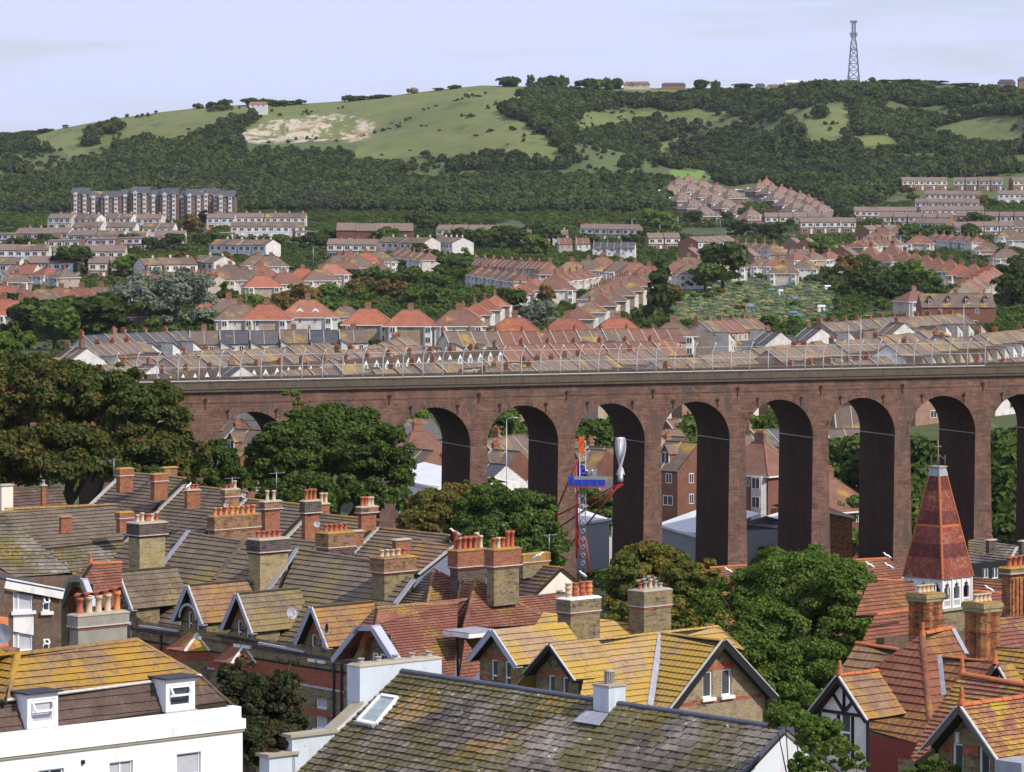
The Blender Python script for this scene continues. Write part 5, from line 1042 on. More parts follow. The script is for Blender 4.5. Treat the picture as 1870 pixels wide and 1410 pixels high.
# flats and the white estate on the left
for i, (x, r) in enumerate(((149, 346), (178, 350), (205, 350), (236, 351), (258, 347), (288, 348), (311, 348), (340, 350), (356, 352), (383, 353), (413, 356))):
    p = ground_hit(x, r, 19, zmin=2300); p.z += (0, -1.2, -1.4, -.6, 1.0, -.8, 0, -1.6, -.6, -.2, -1.5)[i]; p.y += (0, 6, 3, 7, 0, 5, 2, 8, 3, 9, 5)[i]; put(FL, p, (-.05, .06)[i % 2], 'six storey brown brick flats with white bays, %s block from the left' % ordi(i+1), 'apartment block', 'stepped brick flats below the wood', .98)
for i, (x0, x1, r, pr, ds) in enumerate(((95, 135, 390, E_cream, 'cream'), (145, 184, 391, E_wh, 'white'), (196, 246, 390, E_wh, 'white clad'), (254, 296, 391, E_cream, 'pale blue and white'), (138, 190, 405, E_wh, 'white'), (198, 250, 406, E_wh, 'cream and white'), (262, 322, 407, E_wh, 'pale'), (38, 78, 416, E_cream, 'cream'), (82, 132, 416, E_cream, 'sand'), (134, 178, 420, E_cream, 'sandy'), (180, 226, 421, E_wh, 'white'), (232, 276, 422, E_wh, 'white'), (285, 338, 421, E_cream, 'pale'), (378, 430, 390, E_cream, 'blue and cream'), (432, 480, 389, E_cream, 'pink and cream'), (484, 560, 389, E_wh, 'white and grey'), (422, 556, 405, E_wh, 'long white'))):
    terrace(x0, r, x1, r, [pr], '%s estate house below the flats' % ds, '%s row of the white estate' % ordi(i+1), step=6, H=6.8, group='rows of the white estate below the flats')
for i, (x0, x1, r) in enumerate(((-10, 36, 424), (38, 100, 423), (92, 150, 436), (165, 214, 433), (222, 275, 431), (282, 338, 430), (396, 432, 422), (540, 582, 420))):
    terrace(x0, r, x1, r, [E_flat], 'flat roofed brick and white panel house', '%s flat roofed row of the left estate' % ordi(i+1), step=5.5, H=5.6, group='flat roofed rows of the left estate')
terrace(615, 407, 755, 408, [E_red], 'tall red brick apartment house', 'block right of the white estate', step=7, H=10.2, cat='apartment house', skip=())
terrace(395, 436, 500, 438, [E_wh], 'grey and white estate house', 'row with dark roofs under the white estate', step=6, H=6.8)
terrace(800, 410, 915, 411, [E_brick], 'brick estate house', 'row under the wood in the centre', step=6, H=6.8)
terrace(805, 432, 845, 434, [E_wh], 'white estate house', 'pair of white fronts left of centre', step=6, H=6.8)
terrace(1065, 408, 1168, 410, [E_brick], 'estate house with brown roof and white panels', 'row right of centre under the wood', step=6, H=6.8)
terrace(1015, 434, 1080, 434, [T_red], 'red brick house with grey roof', 'red and white row right of centre', step=7)
terrace(1085, 442, 1160, 442, [T_white], 'pale house with blue slate roof', 'row with slate roofs right of centre', step=7)
terrace(0, 470, 45, 470, [E_wh], 'low estate house with solar panels', 'row at the left edge above the hipped roofs', step=6, H=6.8)
terrace(55, 467, 155, 468, [E_wh, E_brick], 'low estate house with brown roof', 'second row at the left above the hipped roofs', step=6, H=6.8)
terrace(160, 468, 245, 468, [E_brick], 'low estate house with brown roof', 'third row at the left above the hipped roofs', step=6, H=6.8)
terrace(20, 484, 70, 485, [T_redb, T_whiteb], 'orange and white terraced house', 'short row under the left estate', step=7)
terrace(365, 466, 410, 468, [E_wh], 'low house with blue solar roof', 'pair beside the lamps left of centre', step=6, H=6.8)
# behind the arches
def bhouse(px, row, pr, rz, label, H=8.5, sc=1.0, zz=None):
    p = ground_hit(px, row, H*sc, zmin=470) if zz is None else V((px-PX)/F*zz, zz, CZ-(row-HY)/F*zz-H*sc); return put(pr, p, rz, label, 'house', 'houses seen through the arches', sc)
H_arch = P_(hipped('villa', w_=9, d_=8, rl=2, roofm='fr_dred', wallm='fw_red', bay=True)); H_arch['_proto'] = 1; T_arch = P_(terr('terraced_house', 5.5, 8, 5.6, 8.9, 'fr_brown', 'fw_brick', rear=False, party=True, chim='party', endwin=True)); T_arch['_proto'] = 1; T_arch2 = P_(terr('terraced_house', 5.5, 9, 5.6, 8.9, 'fr_brown', 'fw_red', dormer=1, rear=False, dmat='b_red', dwin=(1.3, 1.5), endwin=True)); T_arch2['_proto'] = 1
for px, row, pr, rz, z_, lb in ((418, 770, T_arch2, R(-40), 520, 'red brick house with dormer behind the leftmost arch'), (455, 790, T_arch2, R(-40), 512, 'second red brick house with dormer behind the leftmost arch'), (440, 764, T_white, R(10), 560, 'white rendered house with grey roof behind the leftmost arch'),
    (757, 762, T_white, R(25), 590, 'white house with slate roof at the top of the second open arch'), (765, 792, H_arch, R(30), 560, 'red roofed villa under the white house in the second open arch'), (772, 826, T_arch, R(-55), 530, 'brick house with rear windows in the second open arch'), (742, 822, T_arch, R(-55), 534, 'tiled house partly hidden by the large green tree'),
    (902, 806, T_arch, R(50), 520, 'brown roofed house in the third open arch'), (935, 800, T_arch, R(50), 535, 'house with tall pots in the third open arch'), (925, 828, T_arch2, R(-48), 508, 'house with dormer and white window in the third open arch'), (895, 842, T_white, R(-48), 500, 'white rendered house low in the third open arch'),
    (1078, 826, T_arch2, R(-35), 520, 'gabled house behind the construction hoist'), (1105, 822, T_arch2, R(-35), 526, 'second gabled house behind the construction hoist'), (1085, 800, T_arch, R(20), 560, 'house with broad stack behind the hoist'), (1092, 866, T_white, R(5), 498, 'white walled house low behind the hoist'),
    (1222, 802, T_arch2, R(-40), 512, 'tall brick house with white bay windows seen in the sixth arch'), (1245, 812, T_arch2, R(-40), 505, 'brick house with pointed gable seen in the sixth arch'), (1240, 770, T_arch, R(40), 560, 'brown roofed house high in the sixth arch'), (1215, 790, T_arch, R(40), 540, 'slate roofed house on the left of the sixth arch'),
    (1385, 814, H_arch, R(-40), 505, 'red tile hung villa seen in the seventh arch'), (1400, 780, T_white, R(40), 535, 'house with solar panels seen in the seventh arch'), (1370, 800, T_arch, R(40), 522, 'brown tiled house left in the seventh arch'),
    (1540, 788, T_arch, R(15), 560, 'long grey roofed building with red wall in the eighth arch'), (1553, 745, T_arch, R(0), 640, 'brick house with white windows at the top of the eighth arch'), (1516, 880, H_arch, R(40), 500, 'small white walled cottage with red hipped roof in the eighth arch')):
    bhouse(px, row, pr, rz, lb, zz=z_)
for p in protos:
    for c in [*p.children_recursive, p]: bpy.data.objects.remove(c)
# warehouse of pale sheeting behind the viaduct
def shed(name, label, x0, r0, x1, r1, Z0, Z1, hz, dep, wm, rm, rise=1.2, cat='warehouse'):
    a, b = at(x0, r0, Z0), at(x1, r1, Z1); d = (b-a); d.z = 0; d.normalize(); n = V(-d.y, d.x, 0); t = thing(name, label, cat, a); mb = MB()
    L = (b-a).length; k = max(2, int(L/1.1))
    for i in range(k):
        p, q = a.lerp(b, i/k), a.lerp(b, (i+1)/k); mb.box((p+q)/2-UP*hz/2, (q-p)/2*.985, n*.05, UP*(hz/2), M[wm]); 
    mb.box((a+b)/2+n*(dep/2+.06)-UP*(hz/2+.05), d*(L/2), n*(dep/2), UP*(hz/2), M[wm], .5); mb.build('wall_panels', t, a)
    r = MB(); m_ = a+n*(dep/2)+UP*rise; m2 = b+n*(dep/2)+UP*rise
    for i in range(k):
        s, e = i/k, (i+.985)/k; o = n*-.25
        r.slab([a.lerp(b, s)+o, a.lerp(b, e)+o, m_.lerp(m2, e), m_.lerp(m2, s)], .06, M[rm], n=UP); r.slab([m_.lerp(m2, s), m_.lerp(m2, e), a.lerp(b, e)+n*dep, a.lerp(b, s)+n*dep], .06, M[rm], n=UP)
    r.build('roof_sheets', t, a); f = MB(); f.bar(a-n*.3, b-n*.3, .12, .3, M['white']); f.build('gutter', t, a); return t
shed('warehouse', 'pale grey sheet clad warehouse behind the red hoist frame', 1050, 957, 1112, 948, 466, 474, 6, 16, 'sheet_grey', 'sheet_white', 2.2)
shed('warehouse', 'long grey sheet warehouse seen through the sixth arch', 1200, 958, 1275, 980, 478, 470, 7, 18, 'sheet_grey', 'sheet_white', 2.4)
shed('warehouse', 'grey panelled warehouse with small window in the seventh arch', 1358, 955, 1420, 962, 480, 476, 9, 14, 'sheet_grey', 'sheet_white', 1.0)
shed('warehouse', 'white sheet roofed store in the second open arch', 700, 868, 800, 892, 492, 480, 6, 12, 'white', 'sheet_white', 1.5)
shed('workshop', 'orange brick workshop with flat top in the eighth arch', 1512, 935, 1556, 944, 478, 480, 7, 12, 'b_orange', 'fr_red', 1.2, 'workshop')
# ------------------------------------------------------------------ trees of the town: (px, base row, height m, kind, shape, width, words)
def TL(lst):
    for px, row, h, k, sh, wd, lab in lst: far_tree(px, row, h, k, sh, lab, wd)
TL([(300, 612, 22, 'silver', 'wide', 1.15, 'big silver grey willow tree among the red roofs'), (410, 498, 9, 'brown', 'round', 1, 'olive tree left of the brown hipped roofs'),
    (374, 411, 9, 'purple', 'round', 1.1, 'purple leaved tree beside the estate road below the flats'), (346, 430, 12, 'brown', 'round', 1.3, 'olive brown tree above the estate road'),
    (1205, 590, 19, 'dark', 'tall', .95, 'tall dark cypress standing left of the allotments'), (850, 525, 15, 'green', 'tall', 1.1, 'bright green pointed tree in the gardens of the centre'), (805, 520, 13, 'mid', 'tall', 1.1, 'dark pointed tree left of the bright green one'),
    (980, 470, 12, 'light', 'round', 1.3, 'light green round tree below the wood in the centre'), (1190, 420, 14, 'light', 'round', 1.2, 'light green tree left of the playing field'), (1215, 432, 15, 'light', 'wide', 1.2, 'broad pale green tree beside the playing field lamps'),
    (1500, 478, 13, 'green', 'round', 1, 'bright green round tree in front of the gabled estate'), (1320, 530, 20, 'dark', 'round', 1.1, 'large dark tree left of the allotments'), (1288, 535, 12, 'mid', 'round', 1.3, 'green tree left of the large dark tree'),
    (930, 592, 12, 'dark', 'round', 1.1, 'dark tree in the middle of the red street'), (985, 600, 10, 'silver', 'wide', 1, 'greyish street tree beside the parked cars'), (995, 570, 9, 'brown', 'round', 1, 'brownish street tree in the red street'),
    (455, 600, 11, 'green', 'round', 1.2, 'willow like green tree right of the silver tree'), (410, 600, 13, 'dark', 'tall', 1.2, 'dark pointed tree right of the silver tree'), (540, 575, 11, 'brown', 'wide', 1.2, 'olive tree beside the large orange semi'),
    (600, 592, 9, 'green', 'wide', 1.3, 'low green tree right of the dormered white house'), (135, 510, 15, 'dark', 'round', 1.2, 'large dark tree above the red hipped rows'), (240, 512, 11, 'light', 'wide', 1.4, 'pale green tree above the silver tree'), (330, 510, 12, 'brown', 'wide', 1.3, 'olive tree above the silver tree'), (85, 575, 10, 'dark', 'round', 1.3, 'dark tree between the two red rows'),
    (100, 640, 12, 'mid', 'round', 1.2, 'round tree left of the cream terrace'), (535, 660, 7, 'mid', 'wide', 1.2, 'small tree among the dormer houses'), (880, 690, 7, 'mid', 'round', 1.3, 'small tree behind the fence above the fourth arch'), (190, 618, 14, 'dark', 'wide', 1.5, 'broad dark tree behind the far white terrace'),
    (60, 622, 13, 'dark', 'wide', 1.5, 'broad dark tree at the left edge above the big tree'), (120, 616, 13, 'mid', 'wide', 1.4, 'broad green tree left of the far white terrace'), (1540, 420, 14, 'dark', 'round', 1, 'dark tree above the gabled estate')])
g_ = np.random.default_rng(77)
def belt(pts, n, spread, hs, kinds, where, shapes=('round', 'wide'), width=1.2):
    n = max(2, int(n*.62)); hs = (hs[0]*.72, hs[1]*.8)
    P = np.array(pts, float)
    for i in range(n):
        t = (i+.5)/n*(len(P)-1); k = min(int(t), len(P)-2); q = P[k]+(P[k+1]-P[k])*(t-k)
        px, row = q[0]+g_.normal()*spread*1.2, q[1]+g_.normal()*spread*.35; kd = kinds[g_.integers(len(kinds))]; sh = shapes[g_.integers(len(shapes))]
        words = {'dark': 'dark green', 'mid': 'mid green', 'green': 'fresh green', 'light': 'light green', 'brown': 'olive brown', 'silver': 'greyish green'}[kd]
        far_tree(px, row, g_.uniform(*hs), kd, sh, mk(words+' tree', i+1, where.replace('the ', '', 1)), width*g_.uniform(.85, 1.25), group='trees in '+where)
DM = ['dark', 'dark', 'mid', 'mid']; MX = ['dark', 'mid', 'mid', 'green', 'brown']
belt([(10, 462), (70, 462), (130, 458)], 9, 8, (9, 14), DM, 'the dark belt below the flat roofed rows at the left')
belt([(150, 458), (250, 462), (330, 462)], 11, 8, (9, 14), DM, 'the dark belt below the left estate')
belt([(330, 470), (390, 455), (460, 470)], 9, 10, (8, 13), DM, 'the belt beside the estate road')
belt([(560, 460), (640, 452), (720, 462), (790, 470)], 14, 10, (10, 17), DM, 'the dark belt below the orange apartments')
belt([(750, 415), (790, 428), (840, 450), (900, 462)], 12, 10, (10, 17), DM, 'the dark wood edge left of centre')
belt([(880, 462), (930, 452), (1000, 458), (1060, 455)], 12, 9, (11, 18), ['dark'], 'the dark clump in the centre')
belt([(1040, 420), (1120, 425), (1180, 415)], 7, 7, (6, 10), MX, 'the line behind the blue roofs')
belt([(1150, 455), (1200, 445), (1240, 452)], 8, 9, (8, 13), DM, 'the clump right of the blue roofs')
belt([(1180, 505), (1230, 500), (1290, 505)], 7, 8, (6, 10), MX, 'the gardens left of the large dark tree')
belt([(1240, 408), (1300, 405), (1400, 412), (1440, 415)], 12, 8, (9, 14), DM, 'the hedge of the playing field')
belt([(1360, 440), (1390, 440), (1430, 445)], 8, 8, (11, 17), ['dark'], 'the dark clump right of the playing field lamps')
belt([(1570, 430), (1600, 425), (1650, 440)], 8, 8, (8, 14), DM, 'the gardens right of the long brick row')
belt([(1640, 450), (1700, 440), (1760, 440), (1800, 430)], 14, 10, (10, 16), DM, 'the slope behind the pyramid roofs')
belt([(1730, 420), (1780, 415), (1850, 412)], 8, 8, (8, 13), MX, 'the slope above the pink house')
belt([(1650, 352), (1665, 360), (1675, 372)], 3, 4, (8, 11), MX, 'the corner below the top brick row')
belt([(1790, 372), (1810, 376), (1815, 384)], 3, 4, (7, 10), MX, 'the gap between the right hand brick rows')
belt([(1560, 525), (1600, 545), (1650, 555), (1690, 560)], 14, 12, (11, 17), DM, 'the large dark group right of the allotments')
belt([(1540, 500), (1600, 512), (1680, 525), (1700, 540)], 14, 12, (9, 15), MX, 'the mixed group right of the allotments')
belt([(1820, 540), (1850, 560), (1870, 575)], 8, 10, (10, 16), ['dark'], 'the dark group at the right edge')
belt([(1820, 480), (1860, 500), (1875, 520)], 6, 8, (8, 13), DM, 'the group at the right edge under the pink house')
belt([(600, 560), (690, 545), (760, 560), (800, 575)], 20, 14, (7, 12), MX, 'the tangled gardens left of the red street')
belt([(640, 525), (720, 520), (800, 530), (870, 510)], 18, 12, (7, 12), MX, 'the gardens under the white hipped houses')
belt([(700, 495), (760, 490), (840, 500), (900, 495)], 12, 10, (7, 12), MX, 'the gardens above the red street')
belt([(560, 590), (620, 572), (660, 580)], 6, 8, (5, 8), MX, 'the gardens beside the orange semis')
belt([(0, 590), (60, 600), (160, 600), (240, 598)], 14, 10, (8, 13), ['dark', 'mid'], 'the dark belt behind the far white terrace')
belt([(340, 610), (420, 606), (520, 606)], 10, 8, (6, 10), MX, 'the line behind the white terrace')
belt([(0, 512), (60, 505), (140, 506)], 8, 8, (7, 12), MX, 'the gardens above the red rows')
belt([(180, 505), (260, 505), (360, 512)], 9, 8, (7, 11), MX, 'the gardens above the silver tree')
belt([(1130, 575), (1170, 560), (1240, 560)], 9, 8, (6, 11), MX, 'the gardens left of the tall cypress')
belt([(1255, 548), (1300, 545), (1370, 515), (1460, 500), (1530, 500)], 14, 6, (3.5, 6), MX, 'the hedge round the allotments', ('bush',))
belt([(1240, 600), (1340, 606), (1440, 600), (1520, 590)], 10, 7, (3.5, 6), MX, 'the lower hedge of the allotments', ('bush', 'round'))
belt([(430, 650), (620, 640), (800, 620)], 8, 12, (3, 5), MX, 'the back gardens of the dormer terrace', ('bush',))
belt([(250, 460), (420, 458), (540, 455), (600, 445)], 10, 8, (7, 11), DM, 'the line below the white estate')
belt([(1330, 585), (1360, 560), (1500, 560)], 6, 12, (3, 4.5), MX, 'the allotment plots', ('bush',))
belt([(130, 395), (180, 402), (300, 400)], 6, 5, (4, 7), MX, 'the lawns under the flats', ('bush', 'round'))
# hilltop trees standing on the skyline
def sky_tree(px, row_top, w_px, k, sh, label):
    Z = ZC-4; x = (px-PX)/F*Z; z = gz(x, Z); h = max(3, (CZ+(HY-row_top)/F*Z-z)+1.5); z_ = z-1.5; wd = w_px/F*Z/1.0/h
    t = far_tree(px, 0, h*1.25, k, sh, label, max(.6, wd/1.1), Z=Z, group='trees on the skyline of the hill'); t.location.z -= h*.25; return t
for i, (px, rt, w_) in enumerate(sorted(((928, 130, 42), (968, 136, 14), (1000, 126, 34), (1024, 128, 26), (1075, 134, 44), (1105, 134, 36), (1126, 132, 18), (1282, 137, 28), (1306, 141, 16), (1355, 149, 36), (1446, 150, 10), (1483, 149, 16), (1592, 142, 14), (752, 158, 20), (640, 170, 30), (660, 172, 20), (520, 182, 50), (455, 172, 28), (412, 177, 26), (388, 182, 22), (482, 176, 24), (500, 178, 22), (362, 186, 20), (548, 178, 20), (60, 236, 50), (85, 234, 30), (30, 246, 50), (5, 240, 40), (120, 230, 14), (232, 210, 8), (285, 205, 8), (700, 172, 30), (680, 174, 24), (830, 154, 24), (800, 160, 20), (1700, 146, 60), (1660, 144, 50), (1620, 144, 40), (1760, 152, 50), (1155, 152, 14)))):
    sky_tree(px, rt, w_, ('dark', 'mid')[i % 2], 'bush' if w_ >= 16 else 'round', 'dark clump of trees on the hill crest, %s counted from the left' % ordi(i+1))
# gardens: hedges, shrubs and small trees between the houses, a green mass nobody could count
def gardens():
    g = np.random.default_rng(15); n = 90000; Y = np.concatenate([np.sqrt(g.uniform(475**2, 2560**2, n-6000)), g.uniform(285, 475, 6000)]); X = Y*g.uniform(-.165, .165, n); px = PX+F*X/Y; Zh = hfun(X, Y); row = HY-(Zh-CZ)/Y*F
    cell = {}
    for hx, hy in HOUSEP: cell.setdefault((int(hx//12), int(hy//12)), []).append((hx, hy))
    occ = {}; sel = []
    bad = inpoly(px, row, [(1215, 560), (1300, 520), (1500, 516), (1530, 540), (1520, 596), (1300, 602), (1225, 600)]) | inpoly(px, row, [(362, 452), (372, 410), (385, 410), (396, 452)]) | inpoly(px, row, [(950, 600), (948, 575), (990, 540), (1035, 520), (1040, 530), (985, 600)]) | inpoly(px, row, [(1240, 418), (1380, 415), (1380, 432), (1240, 434)])
    dn = vnoise(X/30, Y/30, 70)
    for i in range(n):
        if bad[i]: continue
        if 640 < Y[i] < 1000 and dn[i] < .45: continue
        if dn[i] < .22: continue
        sp = 3.6 if Y[i] > 1000 else 4.5; k = (int(X[i]//sp), int(Y[i]//sp))
        if k in occ: continue
        cx, cy = int(X[i]//12), int(Y[i]//12); ok = True
        for a in (-1, 0, 1):
            for b in (-1, 0, 1):
                for hx, hy in cell.get((cx+a, cy+b), ()):
                    if abs(hx-X[i]) < 6.5 and -7.5 < Y[i]-hy < 6: ok = False
        if ok: occ[k] = 1; sel.append(i)
    X, Y, Zh = X[sel], Y[sel], Zh[sel]; m = len(X); dn = dn[sel]
    sc = g.uniform(1.6, 4.2, m)*(.7+.7*dn); sc = np.where(Y < 1000, sc*.7, sc)
    kind = np.clip((vnoise(X/25, Y/25, 80)*5+g.normal(size=m)*1.3), 0, 4.99).astype(np.int32)
    scatter('garden_greenery', 'hedges, shrubs and small garden trees filling the gaps between the houses', 'greenery', X, Y, Zh-.3, sc, kind, [proto_crown('bush', [mm], 90+i, 600, .17) for i, mm in enumerate(('leaf_dark', 'leaf_mid', 'w3', 'leaf_mid', 'leaf_green'))])
gardens()
# mast, hilltop houses
def mast():
    Z = ZC-10; x = (1559-PX)/F*Z; z0 = gz(x, Z)-1; z1 = CZ+(HY-38)/F*Z; t = thing('radio_mast', 'tall grey lattice radio mast on the hill crest with aerial platforms', 'mast', (x, Z, z0)); o = V(x, Z, z0); H_ = z1-z0
    def hwid(t_): return 3.9*(1-t_)**1.1+1.15 if t_ < .72 else 1.35
    lv = [0, .12, .24, .35, .46, .56, .65, .73, .81, .88, .94, 1.0]; c = [(-1, -1), (1, -1), (1, 1), (-1, 1)]
    M['mastm'] = m_plain('mast_steel', (.16, .17, .19), .6, .1)
    lg = []
    for (i, j) in c:
        m_ = MB(); m_.tube([o+V(i*hwid(t_), j*hwid(t_), H_*t_) for t_ in lv], .3, M['mastm'], 5); m_.build('leg', t, o)
    b = MB()
    for a in range(len(lv)-1):
        for k in range(4):
            p, q = c[k], c[(k+1) % 4]; w0, w1 = hwid(lv[a]), hwid(lv[a+1]); A, B = o+V(p[0]*w0, p[1]*w0, H_*lv[a]), o+V(q[0]*w0, q[1]*w0, H_*lv[a]); C_, D = o+V(p[0]*w1, p[1]*w1, H_*lv[a+1]), o+V(q[0]*w1, q[1]*w1, H_*lv[a+1])
            b.tube([A, D], .17, M['mastm'], 4); b.tube([B, C_], .17, M['mastm'], 4); b.tube([C_, D], .17, M['mastm'], 4)
    b.build('bracing', t, o)
    for tt, r_ in ((.56, 2.6), (.76, 2.4), (.79, 3.0), (.975, 2.9)):
        pl = MB(); w0 = hwid(tt)+.3; pl.box(o+UP*(H_*tt), V(w0, 0, 0), V(0, w0, 0), UP*.25, M['mastm'])
        for k in range(8):
            an = k*.785; q = o+V(r_*math.cos(an), r_*math.sin(an), H_*tt+.6); pl.box(q, V(.3, 0, 0), V(0, .25, 0), UP*1.1, M['metal'])
        pl.build('aerial_platform', t, o)
    for tt, sx in ((.15, -1), (.15, 1)): d = MB(); d.bar(o+V(sx*3, 0, H_*tt), o+V(sx*6.5, 0, H_*tt), .3, .3, M['mastm']); d.build('boom', t, o)
mast()
def crest_house(px, row, w_, h_, lab, wm, rm, Z=ZC-3, rg=1.8):
    x = (px-PX)/F*Z; z = gz(x, Z); zr = CZ+(HY-row)/F*Z; t = thing('bungalow', lab, 'house', (x, Z, z)); o = V(x, Z, z); mb = MB(); e = zr-rg
    mb.box(V(x, Z, (z-2+e)/2), V(w_/2, 0, 0), V(0, 4, 0), UP*((e-z+2)/2), M[wm], .5); mb.build('wall', t, o); r = MB(); W = w_/2+.5
    r.faces([(x-W, Z-4.5, e), (x+W, Z-4.5, e), (x+W, Z+4.5, e), (x-W, Z+4.5, e), (x-W+2, Z, zr), (x+W-2, Z, zr)], [(0, 1, 5, 4), (1, 2, 5), (2, 3, 4, 5), (3, 0, 4), (3, 2, 1, 0)], M[rm], .5); r.build('roof', t, o)
    for k in range(3):
        wo_ = bpy.data.objects.new('window', WM[(1.6, 1.3)]); COL.objects.link(wo_); wo_.parent = t; wo_.location = ((k-1)*w_/3.4, -4.02, e-z-1.3)
crest_house(1163, 149, 22, 5, 'long brown roofed bungalow on the hill crest right of the trees', 'fw_cream', 'fr_brown', rg=2.6)
crest_house(1446, 146, 12, 6, 'white house with white gables on the hill crest left of the mast', 'fw_white', 'fw_white', rg=2.2)
crest_house(1415, 154, 13, 4, 'low pale bungalow beside the white crest house', 'fw_cream', 'fr_grey')
crest_house(1230, 151, 20, 4, 'low dark building on the crest right of the long bungalow', 'fw_brick', 'fr_slate')
crest_house(1838, 145, 14, 5, 'dark slate roofed house on the crest near the right edge', 'fw_brick', 'fr_slate', rg=3)
crest_house(1868, 140, 8, 5, 'second dark roofed house on the crest at the very edge', 'fw_brick', 'fr_slate', rg=3)
crest_house(1388, 152, 8, 4, 'small dark hut on the crest', 'fw_brick', 'fr_slate')
crest_house(472, 186, 15, 4, 'white bungalow with red roof below the skyline trees at the left', 'fw_white', 'fr_red', Z=3180)
crest_house(757, 160, 6, 3, 'small brick hut beside the round tree on the crest', 'fw_red', 'fr_red')
# lamps and tall poles
def lamp(px, rt, rb, lab, double=False, Z=None, flood=False):
    b = ground_hit(px, rb) if Z is None else V((px-PX)/F*Z, Z, gz((px-PX)/F*Z, Z)); h = (rb-rt)*b.y/F if Z is None else CZ-(rt-HY)/F*Z-b.z
    t = thing('street_lamp' if not flood else 'floodlight_pole', lab, 'lamp post', b, 'lamp posts and poles of the town'); m_ = MB(); m_.tube([b-UP*.5, b+UP*h*.6, b+UP*h], [.16, .12, .1] if Z is None else [.08, .06, .05], M['metal'], 6); m_.build('pole', t, b)
    a = MB()
    for s in ((-1, 1) if double else (1,)): a.tube([b+UP*h, b+UP*(h+.25)+V(s*.7, 0, 0), b+UP*(h+.2)+V(s*1.5, 0, 0)], .07, M['metal'], 5); a.box(b+UP*(h+.15)+V(s*1.8, 0, 0), V(.3, 0, 0), V(0, .15, 0), UP*.06, M['metal'])
    a.build('lamp_head', t, b)
for i, (px, rt, rb) in enumerate(((1154, 400, 442), (1232, 398, 432), (1238, 396, 432), (1309, 395, 428), (1315, 402, 428), (1388, 392, 430), (1061, 408, 432), (964, 414, 442), (1536, 402, 452), (1280, 388, 408), (572, 452, 490), (1205, 410, 438), (1485, 405, 432), (1506, 418, 436), (766, 480, 510), (1645, 430, 480), (1775, 440, 480))):
    lamp(px, rt, rb, 'slim pale pole, %s of the tall lamps across the middle of the town' % ordi(i+1), i in (9, 8), flood=i < 6)
for px, rt, Z, lab in ((1572, 578, 700, 'curved street lamp among the roofs below the large dark trees'), (1550, 592, 690, 'second curved street lamp left of the white gable'), (1760, 556, 800, 'street lamp below the dark group at the right'), (1797, 660, 640, 'street lamp behind the parapet at the right'), (925, 766, 480, 'lamp post seen in the third open arch')):
    lamp(px, rt, 0, lab, Z=Z)
# parked cars
def make_car(c):
    r = proto_root('parked_car'); m_ = m_plain('car_paint_'+c[0], c[1], .25, .02); b = MB()
    pr = [(-2.1, .35), (-2.15, .7), (-1.9, .9), (-1.25, .95), (-.75, 1.42), (.75, 1.45), (1.35, .98), (2.0, .85), (2.15, .6), (2.1, .35)]
    n = len(pr); P = [(x, -.85 if z < 1 else -.66, z) for x, z in pr]+[(x, .85 if z < 1 else .66, z) for x, z in pr]
    b.faces(P, [tuple(range(n))[::-1], tuple(range(n, 2*n))]+[(i, (i+1) % n, (i+1) % n+n, i+n) for i in range(n)], m_, .5); b.build('body', r, (0, 0, 0))
    g = MB(); g.faces([(-1.15, -.72, 1.0), (-.72, -.6, 1.38), (-.72, .6, 1.38), (-1.15, .72, 1.0)], [(0, 1, 2, 3)], M['glass']); g.faces([(1.28, -.72, 1.03), (.78, -.6, 1.4), (.78, .6, 1.4), (1.28, .72, 1.03)], [(3, 2, 1, 0)], M['glass'])
    for s in (-1, 1): g.faces([(-1.0, s*.80, .98), (1.1, s*.80, .98), (.7, s*.69, 1.38), (-.65, s*.69, 1.38)], [(0, 1, 2, 3)], M['glass'])
    g.build('windows', r, (0, 0, 0))
    for x in (-1.35, 1.35):
        for y in (-.8, .8): w_ = MB(); w_.tube([(x, y-.1, .33), (x, y+.1, .33)], .33, M['black'], 12); w_.build('wheel', r, (0, 0, 0))
    return r
CARS = [make_car(c) for c in (('white', (.75, .75, .75)), ('silver', (.4, .42, .45)), ('red', (.5, .03, .03)), ('blue', (.04, .09, .3)), ('black', (.02, .02, .025)))]; cn = ['white', 'silver', 'red', 'blue', 'black']
for i, (px, row, k, rz, wh) in enumerate(((958, 574, 2, 1.0, 'in the red street below the dark tree'), (962, 568, 0, 1.0, 'in the red street behind the red one'), (968, 600, 3, 1.0, 'at the lower end of the red street'), (1002, 566, 0, 1.2, 'under the grey street tree'), (994, 556, 1, 1.2, 'higher in the red street'), (1380, 356, 0, -.9, 'on the road between the stepped roofs'), (1376, 352, 0, -.9, 'second on the road between the stepped roofs'), (1384, 361, 3, -.9, 'third on the road between the stepped roofs'), (1390, 366, 1, -.9, 'fourth on the road between the stepped roofs'), (386, 423, 2, .3, 'on the estate road below the flats'), (1345, 349, 0, 0, 'at the top of the stepped estate road'), (1353, 349, 1, 0, 'beside the white one at the top of the stepped estate road'), (1546, 440, 4, .2, 'on the car park beside the gabled estate'), (1541, 438, 1, .2, 'second on the car park beside the gabled estate'), (1246, 434, 2, 0, 'on the road by the playing field'))):
    p = ground_hit(px, row); o = copy_tree(CARS[k]); o.location = p+UP*.05; o.rotation_euler[2] = rz; o.name = 'parked_car'; tag(o, '%s parked car %s' % (cn[k], wh), 'car', 'parked cars')
